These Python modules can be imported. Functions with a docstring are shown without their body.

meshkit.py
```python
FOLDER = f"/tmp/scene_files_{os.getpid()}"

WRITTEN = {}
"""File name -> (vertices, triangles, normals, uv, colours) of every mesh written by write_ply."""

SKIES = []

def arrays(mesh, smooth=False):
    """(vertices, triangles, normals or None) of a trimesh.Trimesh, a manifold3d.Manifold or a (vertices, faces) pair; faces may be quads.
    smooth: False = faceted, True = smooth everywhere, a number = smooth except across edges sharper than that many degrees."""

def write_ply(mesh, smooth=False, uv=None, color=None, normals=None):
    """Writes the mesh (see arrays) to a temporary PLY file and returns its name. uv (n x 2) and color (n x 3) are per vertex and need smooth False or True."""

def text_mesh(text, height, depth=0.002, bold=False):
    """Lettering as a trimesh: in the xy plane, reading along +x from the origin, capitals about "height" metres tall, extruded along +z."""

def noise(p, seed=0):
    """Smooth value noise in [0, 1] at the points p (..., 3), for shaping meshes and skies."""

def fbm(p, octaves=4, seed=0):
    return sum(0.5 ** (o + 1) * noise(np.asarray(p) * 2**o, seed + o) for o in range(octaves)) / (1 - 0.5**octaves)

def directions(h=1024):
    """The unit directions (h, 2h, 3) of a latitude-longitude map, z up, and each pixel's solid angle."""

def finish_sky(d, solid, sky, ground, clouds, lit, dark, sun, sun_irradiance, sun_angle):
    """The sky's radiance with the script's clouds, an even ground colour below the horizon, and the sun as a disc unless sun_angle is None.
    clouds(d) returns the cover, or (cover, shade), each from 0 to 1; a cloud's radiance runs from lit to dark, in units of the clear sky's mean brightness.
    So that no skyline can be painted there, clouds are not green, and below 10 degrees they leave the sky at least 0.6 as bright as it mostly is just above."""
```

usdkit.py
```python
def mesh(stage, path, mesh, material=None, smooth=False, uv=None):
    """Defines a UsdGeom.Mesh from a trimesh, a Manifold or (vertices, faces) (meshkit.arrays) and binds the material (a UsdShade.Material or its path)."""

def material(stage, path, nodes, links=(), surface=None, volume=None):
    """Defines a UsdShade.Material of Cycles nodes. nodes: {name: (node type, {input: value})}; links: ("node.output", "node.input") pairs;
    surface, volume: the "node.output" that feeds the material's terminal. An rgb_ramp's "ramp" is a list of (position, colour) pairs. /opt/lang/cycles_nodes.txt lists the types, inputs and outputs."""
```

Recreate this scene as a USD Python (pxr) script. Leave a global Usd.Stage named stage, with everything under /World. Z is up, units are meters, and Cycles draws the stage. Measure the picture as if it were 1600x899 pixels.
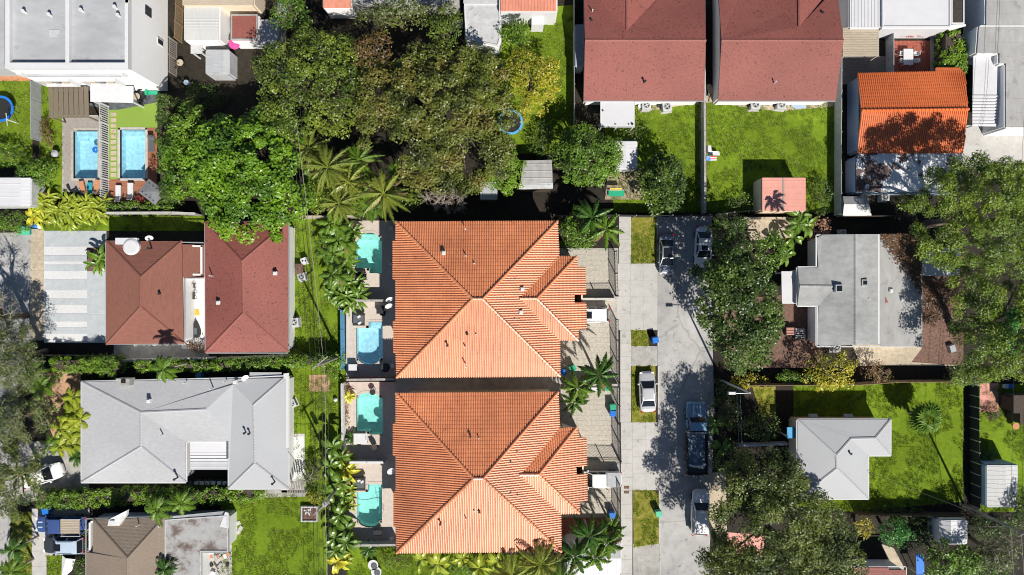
import math, random
import numpy as np
import mapbox_earcut as earcut
import usdkit, meshkit
from shapely.geometry import Polygon, LineString, Point
from shapely import contains_xy, distance, points as shp_points
from pxr import Usd, UsdGeom, UsdLux, UsdShade, Sdf, Gf, Vt

stage = Usd.Stage.CreateInMemory()
UsdGeom.SetStageUpAxis(stage, 'Z')
UsdGeom.SetStageMetersPerUnit(stage, 1.0)
UsdGeom.Xform.Define(stage, '/World')
UsdGeom.Scope.Define(stage, '/World/Looks')

# ---------------------------------------------------------------- camera (a drone looking straight down)
CAM_H, PPM = 82.0, 13.0                       # flying height in metres, picture pixels per metre of ground
cam = UsdGeom.Camera.Define(stage, '/World/camera')
cam.AddTranslateOp().Set(Gf.Vec3d(0, 0, CAM_H))
cam.CreateHorizontalApertureAttr(36.0)
cam.CreateFocalLengthAttr(36.0 * CAM_H / (1600 / PPM))
cam.CreateClippingRangeAttr(Gf.Vec2f(1.0, 3000.0))
cam.CreateFStopAttr(0.0)
cam.CreateExposureAttr(EXPOSURE := 0.35)

# ---------------------------------------------------------------- sun and sky
SUN_EL = math.radians(44.0)
SUN_XY = np.array([0.436, -0.900]); SUN_XY /= np.linalg.norm(SUN_XY)
sun_dir = np.array([SUN_XY[0] * math.cos(SUN_EL), SUN_XY[1] * math.cos(SUN_EL), math.sin(SUN_EL)])
sun = UsdLux.DistantLight.Define(stage, '/World/sun')
sun.CreateNormalizeAttr(True); sun.CreateIntensityAttr(1.25); sun.CreateAngleAttr(0.5)
sun.CreateColorAttr(Gf.Vec3f(1.0, 0.95, 0.87))
sun.AddTransformOp().Set(Gf.Matrix4d().SetRotate(Gf.Rotation(Gf.Vec3d(0, 0, 1), Gf.Vec3d(*map(float, sun_dir)))))
sky_m = usdkit.material(stage, '/World/Looks/sky_look', {
    'sky': ('sky_texture', {'sky_type': 'single_scattering', 'sun_disc': False, 'sun_elevation': SUN_EL,
                            'sun_rotation': math.atan2(SUN_XY[0], SUN_XY[1]), 'altitude': 0.0, 'aerosol_density': 0.3, 'ozone_density': 2.5}),
    'bg': ('background_shader', {'strength': 0.05})}, [('sky.color', 'bg.color')], surface='bg.background')
dome = UsdLux.DomeLight.Define(stage, '/World/sky')
UsdShade.MaterialBindingAPI.Apply(dome.GetPrim()).Bind(sky_m)

# ---------------------------------------------------------------- helpers
def at(px, py, z=0.0):
    """the point at height z that stands over the picture position (px, py) of the 1600 x 899 photograph"""
    k = (1 - z / CAM_H) / PPM
    return np.array([(px - 800.0) * k, (449.5 - py) * k, z])

_used = {}
def numbered(parent, name):
    k = (parent, name); n = _used.get(k, 0); _used[k] = n + 1
    return name if n == 0 else f'{name}_{n:03d}'

def tag(prim, label=None, cat=None, group=None, kind=None):
    for k, v in (('label', label), ('category', cat), ('group', group), ('kind', kind)):
        if v: prim.SetCustomDataByKey(k, v)

class MB:
    """collects shapes, in world coordinates, that become one mesh"""
    def __init__(s): s.V, s.F, s.n = [], [], 0
    def add(s, v, f):
        v = np.asarray(v, float); f = np.asarray(f, int)
        if f.size == 0: return s
        if f.shape[1] == 4: f = np.vstack([f[:, [0, 1, 2]], f[:, [0, 2, 3]]])
        s.V.append(v); s.F.append(f + s.n); s.n += len(v); return s
    def get(s): return np.vstack(s.V), np.vstack(s.F)
    def hexa(s, b, t):
        """b, t: four bottom and four top corners, counter-clockwise from above"""
        return s.add(np.vstack([b, t]), [[3, 2, 1, 0], [4, 5, 6, 7], [0, 1, 5, 4], [1, 2, 6, 5], [2, 3, 7, 6], [3, 0, 4, 7]])
    def box(s, x0, y0, z0, x1, y1, z1):
        x0, x1 = min(x0, x1), max(x0, x1); y0, y1 = min(y0, y1), max(y0, y1)
        q = [(x0, y0), (x1, y0), (x1, y1), (x0, y1)]
        return s.hexa([(*p, z0) for p in q], [(*p, z1) for p in q])
    def pbox(s, px0, py0, px1, py1, z0, z1):
        a, b = at(px0, py0, z1), at(px1, py1, z1)
        return s.box(a[0], a[1], z0, b[0], b[1], z1)
    def obox(s, c, lx, ly, z0, z1, ang=0.0, top=1.0):
        ca, sa = math.cos(ang), math.sin(ang); q = [(-1, -1), (1, -1), (1, 1), (-1, 1)]
        r = lambda k: [(c[0] + (u * lx * ca - v * ly * sa) / 2 * k, c[1] + (u * lx * sa + v * ly * ca) / 2 * k) for u, v in q]
        return s.hexa([(*p, z0) for p in r(1)], [(*p, z1) for p in r(top)])
    def poly(s, pts, flip=False):
        p = np.asarray(pts, float)
        f = np.asarray(earcut.triangulate_float64(p[:, :2].copy(), np.array([len(p)], np.uint32)), int).reshape(-1, 3)
        a = p[f[:, 1], :2] - p[f[:, 0], :2]; b = p[f[:, 2], :2] - p[f[:, 0], :2]
        cr = a[:, 0] * b[:, 1] - a[:, 1] * b[:, 0]
        f[cr < 0] = f[cr < 0][:, ::-1]
        return s.add(p, f[:, ::-1] if flip else f)
    def slab(s, pts, t):
        """a plate whose upper face is pts and which is t thick (downwards)"""
        p = np.asarray(pts, float)
        if np.sum(p[:, 0] * np.roll(p[:, 1], -1) - np.roll(p[:, 0], -1) * p[:, 1]) < 0: p = p[::-1]
        lo = p - [0, 0, t]
        s.poly(p); s.poly(lo, True)
        for i in range(len(p)):
            j = (i + 1) % len(p); s.add([lo[i], lo[j], p[j], p[i]], [[0, 1, 2, 3]])
        return s
    def prism(s, xy, z0, z1): return s.slab([(x, y, z1) for x, y in np.asarray(xy)[:, :2]], z1 - z0)
    def tube(s, pts, r, n=6):
        p = np.asarray(pts, float); r = np.broadcast_to(np.asarray(r, float), len(p))
        d = np.gradient(p, axis=0); d /= np.linalg.norm(d, axis=1, keepdims=True) + 1e-12
        ref = np.where(np.abs(d[:, 2:3]) > .9, [[1., 0, 0]], [[0., 0, 1]])
        u = np.cross(d, ref); u /= np.linalg.norm(u, axis=1, keepdims=True); w = np.cross(d, u)
        a = np.arange(n) / n * 2 * np.pi
        v = (p[:, None] + r[:, None, None] * (np.cos(a)[None, :, None] * u[:, None] + np.sin(a)[None, :, None] * w[:, None])).reshape(-1, 3)
        f = [[i * n + k, i * n + (k + 1) % n, (i + 1) * n + (k + 1) % n, (i + 1) * n + k] for i in range(len(p) - 1) for k in range(n)]
        s.add(v, f)
        m = len(p) - 1
        s.add(np.vstack([v[:n], p[:1]]), [[k, n, (k + 1) % n] for k in range(n)][::1])
        s.add(np.vstack([v[m * n:], p[m:]]), [[(k + 1) % n, n, k] for k in range(n)])
        return s
    def cyl(s, x, y, z0, z1, r, n=12, r1=None): return s.tube([(x, y, z0), (x, y, z1)], [r, r if r1 is None else r1], n)
    def disc(s, x, y, z, r, n=16):
        a = np.arange(n) / n * 2 * np.pi
        return s.poly(np.stack([x + r * np.cos(a), y + r * np.sin(a), np.full(n, z)], 1))
    def ring(s, x, y, z, r0, r1, h, n=20):
        a = np.arange(n) / n * 2 * np.pi; c, d = np.cos(a), np.sin(a)
        v = np.vstack([np.stack([x + r * c, y + r * d, np.full(n, zz)], 1) for r, zz in ((r0, z), (r1, z), (r1, z + h), (r0, z + h))])
        f = [[q * n + k, q * n + (k + 1) % n, ((q + 1) % 4) * n + (k + 1) % n, ((q + 1) % 4) * n + k] for q in range(4) for k in range(n)]
        return s.add(v, np.array(f)[:, ::-1])
    def move(s, off=(0, 0, 0), ang=0.0, sc=1.0):
        c, d = math.cos(ang), math.sin(ang); R = np.array([[c, -d, 0], [d, c, 0], [0, 0, 1]])
        s.V = [(v * sc) @ R.T + off for v in s.V]; return s

class Thing:
    """an Xform at the thing's base whose children are its parts"""
    def __init__(s, name, label, cat, origin=(0, 0, 0), group=None, kind=None, path=None):
        s.path = path or '/World/' + numbered('/World', name); s.o = np.asarray(origin, float)
        x = UsdGeom.Xform.Define(stage, s.path)
        if np.any(s.o): x.AddTranslateOp().Set(Gf.Vec3d(*map(float, s.o)))
        s.prim = x.GetPrim(); tag(s.prim, label, cat, group, kind)
    def p(s, name, mb, mat, smooth=False, label=None, kind=None, parent=None):
        v, f = mb.get() if isinstance(mb, MB) else mb
        root = parent or s.path
        path = root + '/' + numbered(root, name)
        m = usdkit.mesh(stage, path, (v - s.o, f), M(mat), smooth)
        tag(m.GetPrim(), label, None, None, kind)
        return path

def single(name, label, cat, mb, mat, smooth=False, group=None, kind=None):
    v, f = mb.get()
    path = '/World/' + numbered('/World', name)
    m = usdkit.mesh(stage, path, (v, f), M(mat), smooth)
    tag(m.GetPrim(), label, cat, group, kind); return path

def proto(name):
    """a class prim, built once, that copies refer to"""
    path = '/World/Kinds/' + name
    stage.CreateClassPrim('/World/Kinds'); stage.CreateClassPrim(path)
    t = Thing.__new__(Thing); t.path, t.o, t.prim = path, np.zeros(3), stage.GetPrimAtPath(path); return t

def copy(kind, name, label, cat, loc, rot=0.0, sc=1.0, group=None):
    path = '/World/' + numbered('/World', name)
    x = UsdGeom.Xform.Define(stage, path)
    x.AddTranslateOp().Set(Gf.Vec3d(*map(float, loc))); x.AddRotateZOp().Set(float(rot))
    sc = (sc,) * 3 if np.ndim(sc) == 0 else sc
    x.AddScaleOp().Set(Gf.Vec3f(*map(float, sc)))
    x.GetPrim().GetReferences().AddInternalReference(kind.path); x.GetPrim().SetInstanceable(True)
    tag(x.GetPrim(), label, cat, group); return path

# ---------------------------------------------------------------- materials
_mats = {}
def M(name): return _mats[name] if isinstance(name, str) else name

def look(name, col, rough=0.75, vary=0.15, scale=1.2, col2=None, big=0.12, bump=0.0, bscale=25.0, spec=0.3, metal=0.0, island=0.0, stretch=(1, 1, 1), coat=0.0, ramp=None, speck=None, crack=None):
    """a procedural surface: base colour with two sizes of mottling, optional per-piece tint, dark specks and fine relief"""
    c = np.array(col, float); lo = c * (1 - vary); hi = np.array(col2, float) if col2 is not None else np.minimum(c * (1 + vary), .95)
    N = {'g': ('geometry', {}), 'm': ('mapping', {'scale': stretch}),
         'n1': ('noise_texture', {'scale': scale, 'detail': 6.0, 'roughness': 0.65}),
         'r1': ('rgb_ramp', {'ramp': ramp or [(0.3, tuple(lo)), (0.7, tuple(hi))]}),
         'n2': ('noise_texture', {'scale': 0.13, 'detail': 3.0}),
         'k2': ('map_range', {'from_min': 0.3, 'from_max': 0.7, 'to_min': 1 - big, 'to_max': 1 + big}),
         'mul': ('mix_color', {'blend_type': 'multiply', 'fac': 1.0}), 'cc': ('combine_color', {}),
         'p': ('principled_bsdf', {'roughness': rough, 'specular_ior_level': spec, 'metallic': metal, 'coat_weight': coat})}
    L = [('g.position', 'm.vector'), ('m.vector', 'n1.vector'), ('n1.fac', 'r1.fac'), ('g.position', 'n2.vector'), ('n2.fac', 'k2.value')]
    k = 'k2.result'
    if island:
        N['ki'] = ('map_range', {'to_min': 1 - island, 'to_max': 1 + island}); N['ml'] = ('math', {'math_type': 'multiply'})
        L += [('g.random_per_island', 'ki.value'), (k, 'ml.value1'), ('ki.result', 'ml.value2')]; k = 'ml.value'
    if speck:
        N['n3'] = ('noise_texture', {'scale': speck[0], 'detail': 2.0}); N['k3'] = ('map_range', {'from_min': speck[1], 'from_max': speck[1] + .06, 'to_min': 1.0, 'to_max': speck[2], 'clamp': True}); N['ms'] = ('math', {'math_type': 'multiply'})
        L += [('g.position', 'n3.vector'), ('n3.fac', 'k3.value'), (k, 'ms.value1'), ('k3.result', 'ms.value2')]; k = 'ms.value'
    if crack:
        N['vw'] = ('noise_texture', {'scale': .8, 'detail': 4.0}); N['vm'] = ('mix_color', {'blend_type': 'linear_light', 'fac': .35}); N['v'] = ('voronoi_texture', {'scale': crack, 'feature': 'distance_to_edge'}); N['vk'] = ('map_range', {'from_min': .004, 'from_max': .012, 'to_min': .78, 'to_max': 1.0, 'clamp': True}); N['vx'] = ('math', {'math_type': 'multiply'})
        L += [('g.position', 'vw.vector'), ('g.position', 'vm.a'), ('vw.color', 'vm.b'), ('vm.result', 'v.vector'), ('v.distance', 'vk.value'), (k, 'vx.value1'), ('vk.result', 'vx.value2')]; k = 'vx.value'
    L += [(k, 'cc.r'), (k, 'cc.g'), (k, 'cc.b'), ('r1.color', 'mul.a'), ('cc.color', 'mul.b'), ('mul.result', 'p.base_color')]
    if bump:
        N['nb'] = ('noise_texture', {'scale': bscale, 'detail': 4.0}); N['b'] = ('bump', {'strength': 1.0, 'distance': bump})
        L += [('m.vector', 'nb.vector'), ('nb.fac', 'b.height'), ('b.normal', 'p.normal')]
    _mats[name] = usdkit.material(stage, '/World/Looks/' + name, N, L, surface='p.BSDF')

def leaf_look(name, cols, trans=0.16, rough=0.38, spec=0.5):
    """foliage: every leaf takes one of the colours; light comes through"""
    N = {'g': ('geometry', {}), 'r': ('rgb_ramp', {'ramp': [(i / max(1, len(cols) - 1), c) for i, c in enumerate(cols)]}),
         'n': ('noise_texture', {'scale': 0.3, 'detail': 3.0}), 'a': ('math', {'math_type': 'multiply_add', 'value2': 0.6, 'value3': -0.42}), 'kn': ('math', {'math_type': 'multiply_add', 'value2': 1.25}),
         'p': ('principled_bsdf', {'roughness': rough, 'specular_ior_level': spec}), 't': ('translucent_bsdf', {}), 'x': ('mix_closure', {'fac': trans})}
    L = [('g.random_per_island', 'a.value1'), ('g.position', 'n.vector'), ('n.fac', 'kn.value1'), ('a.value', 'kn.value3'), ('kn.value', 'r.fac'), ('r.color', 'p.base_color'), ('r.color', 't.color'),
         ('p.BSDF', 'x.closure1'), ('t.BSDF', 'x.closure2')]
    _mats[name] = usdkit.material(stage, '/World/Looks/' + name, N, L, surface='x.closure')

def paint(name, col, rough=0.25, coat=0.6, metal=0.0):
    _mats[name] = usdkit.material(stage, '/World/Looks/' + name, {'g': ('geometry', {}), 'n': ('noise_texture', {'scale': 3.0, 'detail': 3.0}),
        'k': ('rgb_ramp', {'ramp': [(0.3, tuple(np.array(col) * .93)), (0.7, col)]}),
        'p': ('principled_bsdf', {'roughness': rough, 'coat_weight': coat, 'coat_roughness': 0.05, 'metallic': metal})},
        [('g.position', 'n.vector'), ('n.fac', 'k.fac'), ('k.color', 'p.base_color')], surface='p.BSDF')

# setting
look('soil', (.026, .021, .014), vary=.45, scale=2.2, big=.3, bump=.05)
look('lawn_look', (.115, .150, .022), ramp=[(.25, (.085, .155, .010)), (.42, (.145, .24, .014)), (.6, (.195, .275, .022)), (.82, (.31, .31, .10))], scale=2.1, big=.24, bump=.09, bscale=22, rough=.9, spec=.1)
look('lawn_dry', (.15, .14, .04), ramp=[(.3, (.10, .12, .012)), (.5, (.24, .24, .035)), (.66, (.36, .29, .10)), (.8, (.44, .35, .2))], scale=1.8, big=.2, bump=.06, bscale=45, rough=.9, spec=.1)
look('turf', (.22, .33, .06), vary=.12, scale=30, big=.06, bump=.02, rough=.95, spec=.05)
look('asphalt', (.36, .35, .34), ramp=[(.25, (.27, .265, .26)), (.5, (.37, .362, .352)), (.75, (.43, .42, .405))], scale=.9, big=.2, bump=.012, bscale=60, speck=(1.3, .64, .62), crack=.10)
look('concrete', (.5, .49, .46), ramp=[(.25, (.41, .395, .37)), (.5, (.50, .485, .46)), (.8, (.56, .545, .52))], scale=1.0, big=.08, bump=.008, island=.09, speck=(1.6, .64, .74))
look('concrete_old', (.40, .385, .355), vary=.28, scale=1.3, big=.2, bump=.012, island=.08, speck=(2.6, .62, .7))
look('paver', (.46, .425, .36), vary=.22, scale=3.5, big=.08, bump=.01, island=.10)
look('paver_grey', (.36, .32, .29), vary=.2, scale=4, big=.1, bump=.01, island=.10)
look('deck_cream', (.52, .455, .40), vary=.1, scale=2, big=.06, bump=.006)
look('red_deck', (.36, .15, .085), vary=.2, scale=3, stretch=(.4, 6, 1), big=.08, island=.1)
look('red_tile', (.38, .11, .075), vary=.25, scale=3, big=.12, island=.12, speck=(5, .6, .6))
look('dirt', (.33, .26, .185), vary=.35, scale=1.6, big=.2, bump=.05, speck=(4, .6, .55))
look('sand', (.45, .38, .28), vary=.2, scale=2, big=.15, bump=.03, speck=(3, .64, .7))
look('slab_pale', (.46, .49, .51), vary=.1, scale=1.5, big=.08, bump=.006, island=.08)
look('peach', (.50, .31, .19), vary=.15, scale=2.5, big=.1, island=.1)
look('gravel', (.60, .60, .60), vary=.3, scale=14, big=.1, bump=.03)
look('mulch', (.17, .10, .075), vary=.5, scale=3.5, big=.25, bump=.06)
look('slate', (.10, .11, .12), vary=.5, scale=2, big=.2, rough=.5)
look('steel_grey', (.36, .37, .39), vary=.14, scale=2, big=.1, rough=.5)
# buildings
look('stucco', (.74, .735, .73), vary=.04, scale=2.5, big=.04, bump=.004)
look('stucco_bright', (.90, .895, .89), vary=.03, scale=2.5, big=.03, bump=.004)
look('stucco_cream', (.66, .55, .42), vary=.06, scale=2.5, big=.05, bump=.004)
look('white', (.60, .60, .615), vary=.05, scale=2.0, big=.03, rough=.5)
look('white_dirty', (.47, .475, .48), vary=.16, scale=1.6, big=.1, rough=.6, speck=(2.2, .64, .75))
look('tile_red', (.86, .325, .15), vary=.2, scale=.7, big=.16, island=.2, rough=.4, spec=1.0, speck=(1.7, .66, .72))
look('tile_orange', (.78, .165, .03), vary=.16, scale=1.5, big=.15, island=.2, rough=.45, spec=.7)
look('tile_pan', (.54, .155, .06), vary=.18, scale=2.0, big=.1, rough=.45, spec=.8)
look('shingle_red', (.268, .09, .073), vary=.27, scale=7, stretch=(1.6, 1, 1), big=.14, bump=.012, bscale=16, rough=.6, spec=.4, island=.07, speck=(4.6, .62, .5))
look('shingle_brown', (.25, .105, .078), vary=.22, scale=3.0, stretch=(.5, 5, 1), big=.07, bump=.012, bscale=16, rough=.9, island=.09)
look('shingle_brown_b', (.25, .105, .078), vary=.22, scale=3.0, stretch=(5, .5, 1), big=.07, bump=.012, bscale=16, rough=.9, island=.09)
look('shingle_grey', (.42, .425, .44), vary=.09, scale=2.2, stretch=(1, 2, 1), big=.08, bump=.008, bscale=16, rough=.85, island=.03, spec=.2)
look('shingle_light', (.43, .44, .455), vary=.09, scale=7, stretch=(1, 2, 1), big=.05, bump=.01, bscale=16, rough=.85, island=.04, spec=.2)
look('shingle_weathered', (.36, .365, .365), vary=.16, scale=1.1, stretch=(1, 1.6, 1), big=.22, bump=.01, bscale=16, rough=.9, island=.05)
look('shingle_tan', (.27, .215, .17), vary=.22, scale=5, stretch=(.6, 4, 1), big=.12, bump=.012, bscale=16, rough=.9, island=.07)
look('membrane', (.38, .39, .405), vary=.1, scale=.9, stretch=(.5, 1.2, 1), big=.12, rough=.7, speck=(.9, .66, .85))
look('flat_grey', (.36, .355, .345), vary=.14, scale=.9, stretch=(1.4, .5, 1), big=.16, rough=.8, speck=(1.1, .62, .82))
look('flat_stained', (.36, .345, .33), ramp=[(.28, (.09, .07, .06)), (.40, (.16, .125, .11)), (.49, (.34, .335, .33)), (.75, (.48, .478, .475))], scale=.42, big=.1, rough=.8)
look('peeling', (.7, .72, .74), ramp=[(.36, (.06, .045, .045)), (.47, (.11, .075, .07)), (.51, (.72, .73, .74)), (.8, (.80, .81, .82))], scale=.30, big=.03, rough=.6)
look('metal_roof', (.50, .50, .49), vary=.08, scale=2, stretch=(4, .3, 1), big=.08, rough=.5)
look('white_roof', (.58, .58, .60), vary=.04, scale=.8, big=.03, rough=.6)
look('black_roof', (.055, .045, .04), vary=.5, scale=6, big=.1, rough=.95)
look('salmon_roof', (.62, .25, .17), vary=.18, scale=2, stretch=(2, .5, 1), big=.08)
look('pink_roof', (.66, .31, .25), vary=.07, scale=1.5, big=.05, rough=.6)
look('trim_white', (.60, .60, .60), vary=.03, scale=3, big=.03, rough=.5)
look('window_dark', (.03, .04, .05), vary=.3, scale=1, rough=.08, spec=.6)
look('blue_wall', (.30, .38, .48), vary=.06, scale=2, big=.05)
look('wood', (.33, .23, .13), vary=.3, scale=3, stretch=(6, 6, .7), big=.12, island=.16)
look('wood_pale', (.50, .42, .32), vary=.2, scale=3, stretch=(.5, 7, 1), big=.1, island=.12)
look('wood_grey', (.34, .31, .28), vary=.3, scale=3, stretch=(.5, 7, 1), big=.12, island=.18)
look('wood_dark', (.085, .065, .05), vary=.3, scale=4, big=.12, island=.2)
look('pergola_brown', (.20, .165, .12), vary=.12, scale=3, stretch=(8, .4, 1), big=.06, island=.08)
look('wall_grey', (.34, .33, .31), vary=.22, scale=1.5, big=.15, bump=.01)
look('black_metal', (.025, .022, .02), vary=.2, scale=4, rough=.4)
look('galv', (.48, .49, .50), vary=.1, scale=5, rough=.4, metal=.5)
look('screen_black', (.022, .024, .024), vary=.2, scale=6, rough=.8)
look('blue_paint', (.10, .36, .62), vary=.2, scale=2, big=.1)
look('brick_red', (.36, .12, .08), vary=.2, scale=6, island=.14)
# small things
look('rubber', (.02, .02, .02), vary=.15, scale=6, rough=.7)
look('chrome', (.6, .6, .6), vary=.05, scale=4, rough=.25, metal=.9)
look('plastic_blue', (.02, .17, .60), vary=.08, scale=3, rough=.4)
look('plastic_green', (.03, .36, .20), vary=.08, scale=3, rough=.4)
look('plastic_mint', (.10, .50, .30), vary=.08, scale=3, rough=.4)
look('plastic_black', (.03, .03, .032), vary=.2, scale=3, rough=.5)
look('cushion', (.60, .60, .60), vary=.06, scale=4, rough=.9)
look('cushion_dark', (.10, .11, .12), vary=.15, scale=4, rough=.9)
look('canvas_white', (.74, .74, .73), vary=.05, scale=3, rough=.9)
look('canvas_teal', (.02, .30, .36), vary=.1, scale=3, rough=.8)
look('cloth_red', (.50, .06, .05), vary=.25, scale=4, rough=.9)
look('cloth_yellow', (.6, .42, .06), vary=.2, scale=4, rough=.9)
look('cloth_pink', (.62, .06, .24), vary=.2, scale=4, rough=.9)
look('cloth_purple', (.18, .08, .4), vary=.3, scale=6, rough=.9)
look('tarp_grey', (.12, .125, .13), vary=.2, scale=2, big=.08, rough=.7)
look('tarp_blue', (.10, .16, .22), ramp=[(.3, (.08, .12, .17)), (.6, (.14, .19, .25)), (.72, (.5, .5, .5))], scale=1.2, rough=.6)
look('cable', (.05, .05, .05), rough=.5)
look('cable_light', (.30, .29, .27), rough=.5)
look('bark', (.13, .10, .075), vary=.35, scale=8, stretch=(1, 1, .3), bump=.03)
look('bark_pale', (.36, .31, .26), vary=.25, scale=8, stretch=(1, 1, .3), bump=.02)
look('stone', (.34, .31, .27), vary=.3, scale=4, island=.2, bump=.02)
look('terracotta', (.50, .22, .11), vary=.15, scale=3)
look('lamp_glass', (.7, .7, .68), vary=.05, scale=3, rough=.2)
look('lamp_red', (.4, .02, .02), rough=.2)
look('pool_blue', (.56, .69, .78), vary=.22, scale=2.4, big=.05)
look('pool_teal', (.62, .74, .71), vary=.16, scale=2.2, big=.05)
look('flower_pink', (.55, .22, .26), vary=.2, scale=3)
# water: clear, tinted, rippled, mirrors the sky at its surface
def water(name, tint, ripple=0.012):
    _mats[name] = usdkit.material(stage, '/World/Looks/' + name, {'g': ('geometry', {}), 'n': ('noise_texture', {'scale': 2.4, 'detail': 2.0}), 'b': ('bump', {'distance': ripple}), 'f': ('fresnel', {'IOR': 1.33}),
        't': ('transparent_bsdf', {'color': tint}), 's': ('glossy_bsdf', {'roughness': .03, 'color': (1, 1, 1)}), 'x': ('mix_closure', {})},
        [('g.position', 'n.vector'), ('n.fac', 'b.height'), ('b.normal', 's.normal'), ('b.normal', 'f.normal'), ('f.fac', 'x.fac'), ('t.BSDF', 'x.closure1'), ('s.BSDF', 'x.closure2')], surface='x.closure')
water('water_blue', (.74, .95, .99)); water('water_teal', (.64, .97, .95))
_mats['glass'] = usdkit.material(stage, '/World/Looks/glass', {'p': ('principled_bsdf', {'base_color': (.012, .014, .018), 'roughness': .04, 'specular_ior_level': .7})}, [], surface='p.BSDF')
paint('car_silver', (.62, .62, .63), metal=.3); paint('car_white', (.82, .82, .82)); paint('car_grey', (.30, .33, .36), metal=.4)
paint('car_blue', (.05, .09, .25)); paint('car_black', (.04, .05, .06)); paint('car_paleblue', (.45, .55, .66)); paint('truck_blue', (.16, .30, .44))
# foliage (every leaf one of these colours)
leaf_look('leaf_bright', [(.06, .14, .010), (.14, .27, .012), (.22, .38, .018), (.29, .46, .024), (.37, .48, .04)])
leaf_look('leaf_olive', [(.06, .10, .012), (.14, .20, .018), (.22, .265, .03), (.27, .24, .05), (.20, .12, .05)])
leaf_look('leaf_maroon', [(.06, .08, .014), (.14, .165, .025), (.17, .16, .03), (.21, .14, .05), (.20, .09, .045), (.12, .055, .035)])
leaf_look('leaf_red', [(0.0875, 0.075, 0.016), (0.15, 0.0875, 0.028), (0.213, 0.1, 0.0358), (0.175, 0.075, 0.0319)])
leaf_look('leaf_yellow', [(0.242, 0.242, 0.0178), (0.409, 0.371, 0.0238), (0.557, 0.483, 0.0355), (0.594, 0.445, 0.0592)])
leaf_look('leaf_mid', [(0.0683, 0.136, 0.0125), (0.126, 0.234, 0.0174), (0.175, 0.312, 0.0249), (0.254, 0.37, 0.0372)])
leaf_look('leaf_dark', [(.04, .08, .014), (.09, .15, .02), (.15, .215, .028), (.21, .245, .05)])
leaf_look('leaf_dusky', [(.06, .09, .018), (.13, .17, .026), (.19, .21, .035), (.25, .22, .065)])
leaf_look('leaf_fine', [(.075, .13, .014), (.18, .26, .02), (.27, .34, .026), (.36, .38, .045)])
leaf_look('leaf_emerald', [(0.0375, 0.16, 0.0239), (0.0656, 0.244, 0.0299), (0.112, 0.319, 0.0358)])
leaf_look('leaf_grey', [(.08, .11, .03), (.14, .175, .05), (.20, .21, .09), (.28, .27, .20)])
leaf_look('leaf_hedge', [(0.0938, 0.179, 0.0143), (0.168, 0.291, 0.0191), (0.234, 0.375, 0.024), (0.263, 0.355, 0.0359)])
leaf_look('leaf_pink', [(0.154, 0.132, 0.0281), (0.55, 0.286, 0.183), (0.6, 0.374, 0.232), (0.55, 0.33, 0.196)])
leaf_look('leaf_magenta', [(0.066, 0.088, 0.0141), (0.495, 0.044, 0.0702), (0.6, 0.088, 0.175)])
leaf_look('leaf_brown', [(0.0875, 0.0438, 0.0175), (0.15, 0.075, 0.0319), (0.237, 0.125, 0.0598)], trans=.1)
leaf_look('leaf_purple', [(0.0375, 0.025, 0.016), (0.075, 0.0438, 0.028), (0.112, 0.0625, 0.0399)], trans=.1)
leaf_look('frond_green', [(0.0938, 0.175, 0.0179), (0.164, 0.281, 0.0269), (0.235, 0.351, 0.0447)])
leaf_look('frond_dark', [(0.0422, 0.106, 0.0149), (0.0703, 0.164, 0.021), (0.117, 0.224, 0.0299)])
leaf_look('frond_yellow', [(0.235, 0.305, 0.0239), (0.399, 0.445, 0.0374), (0.586, 0.562, 0.0598)])
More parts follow.
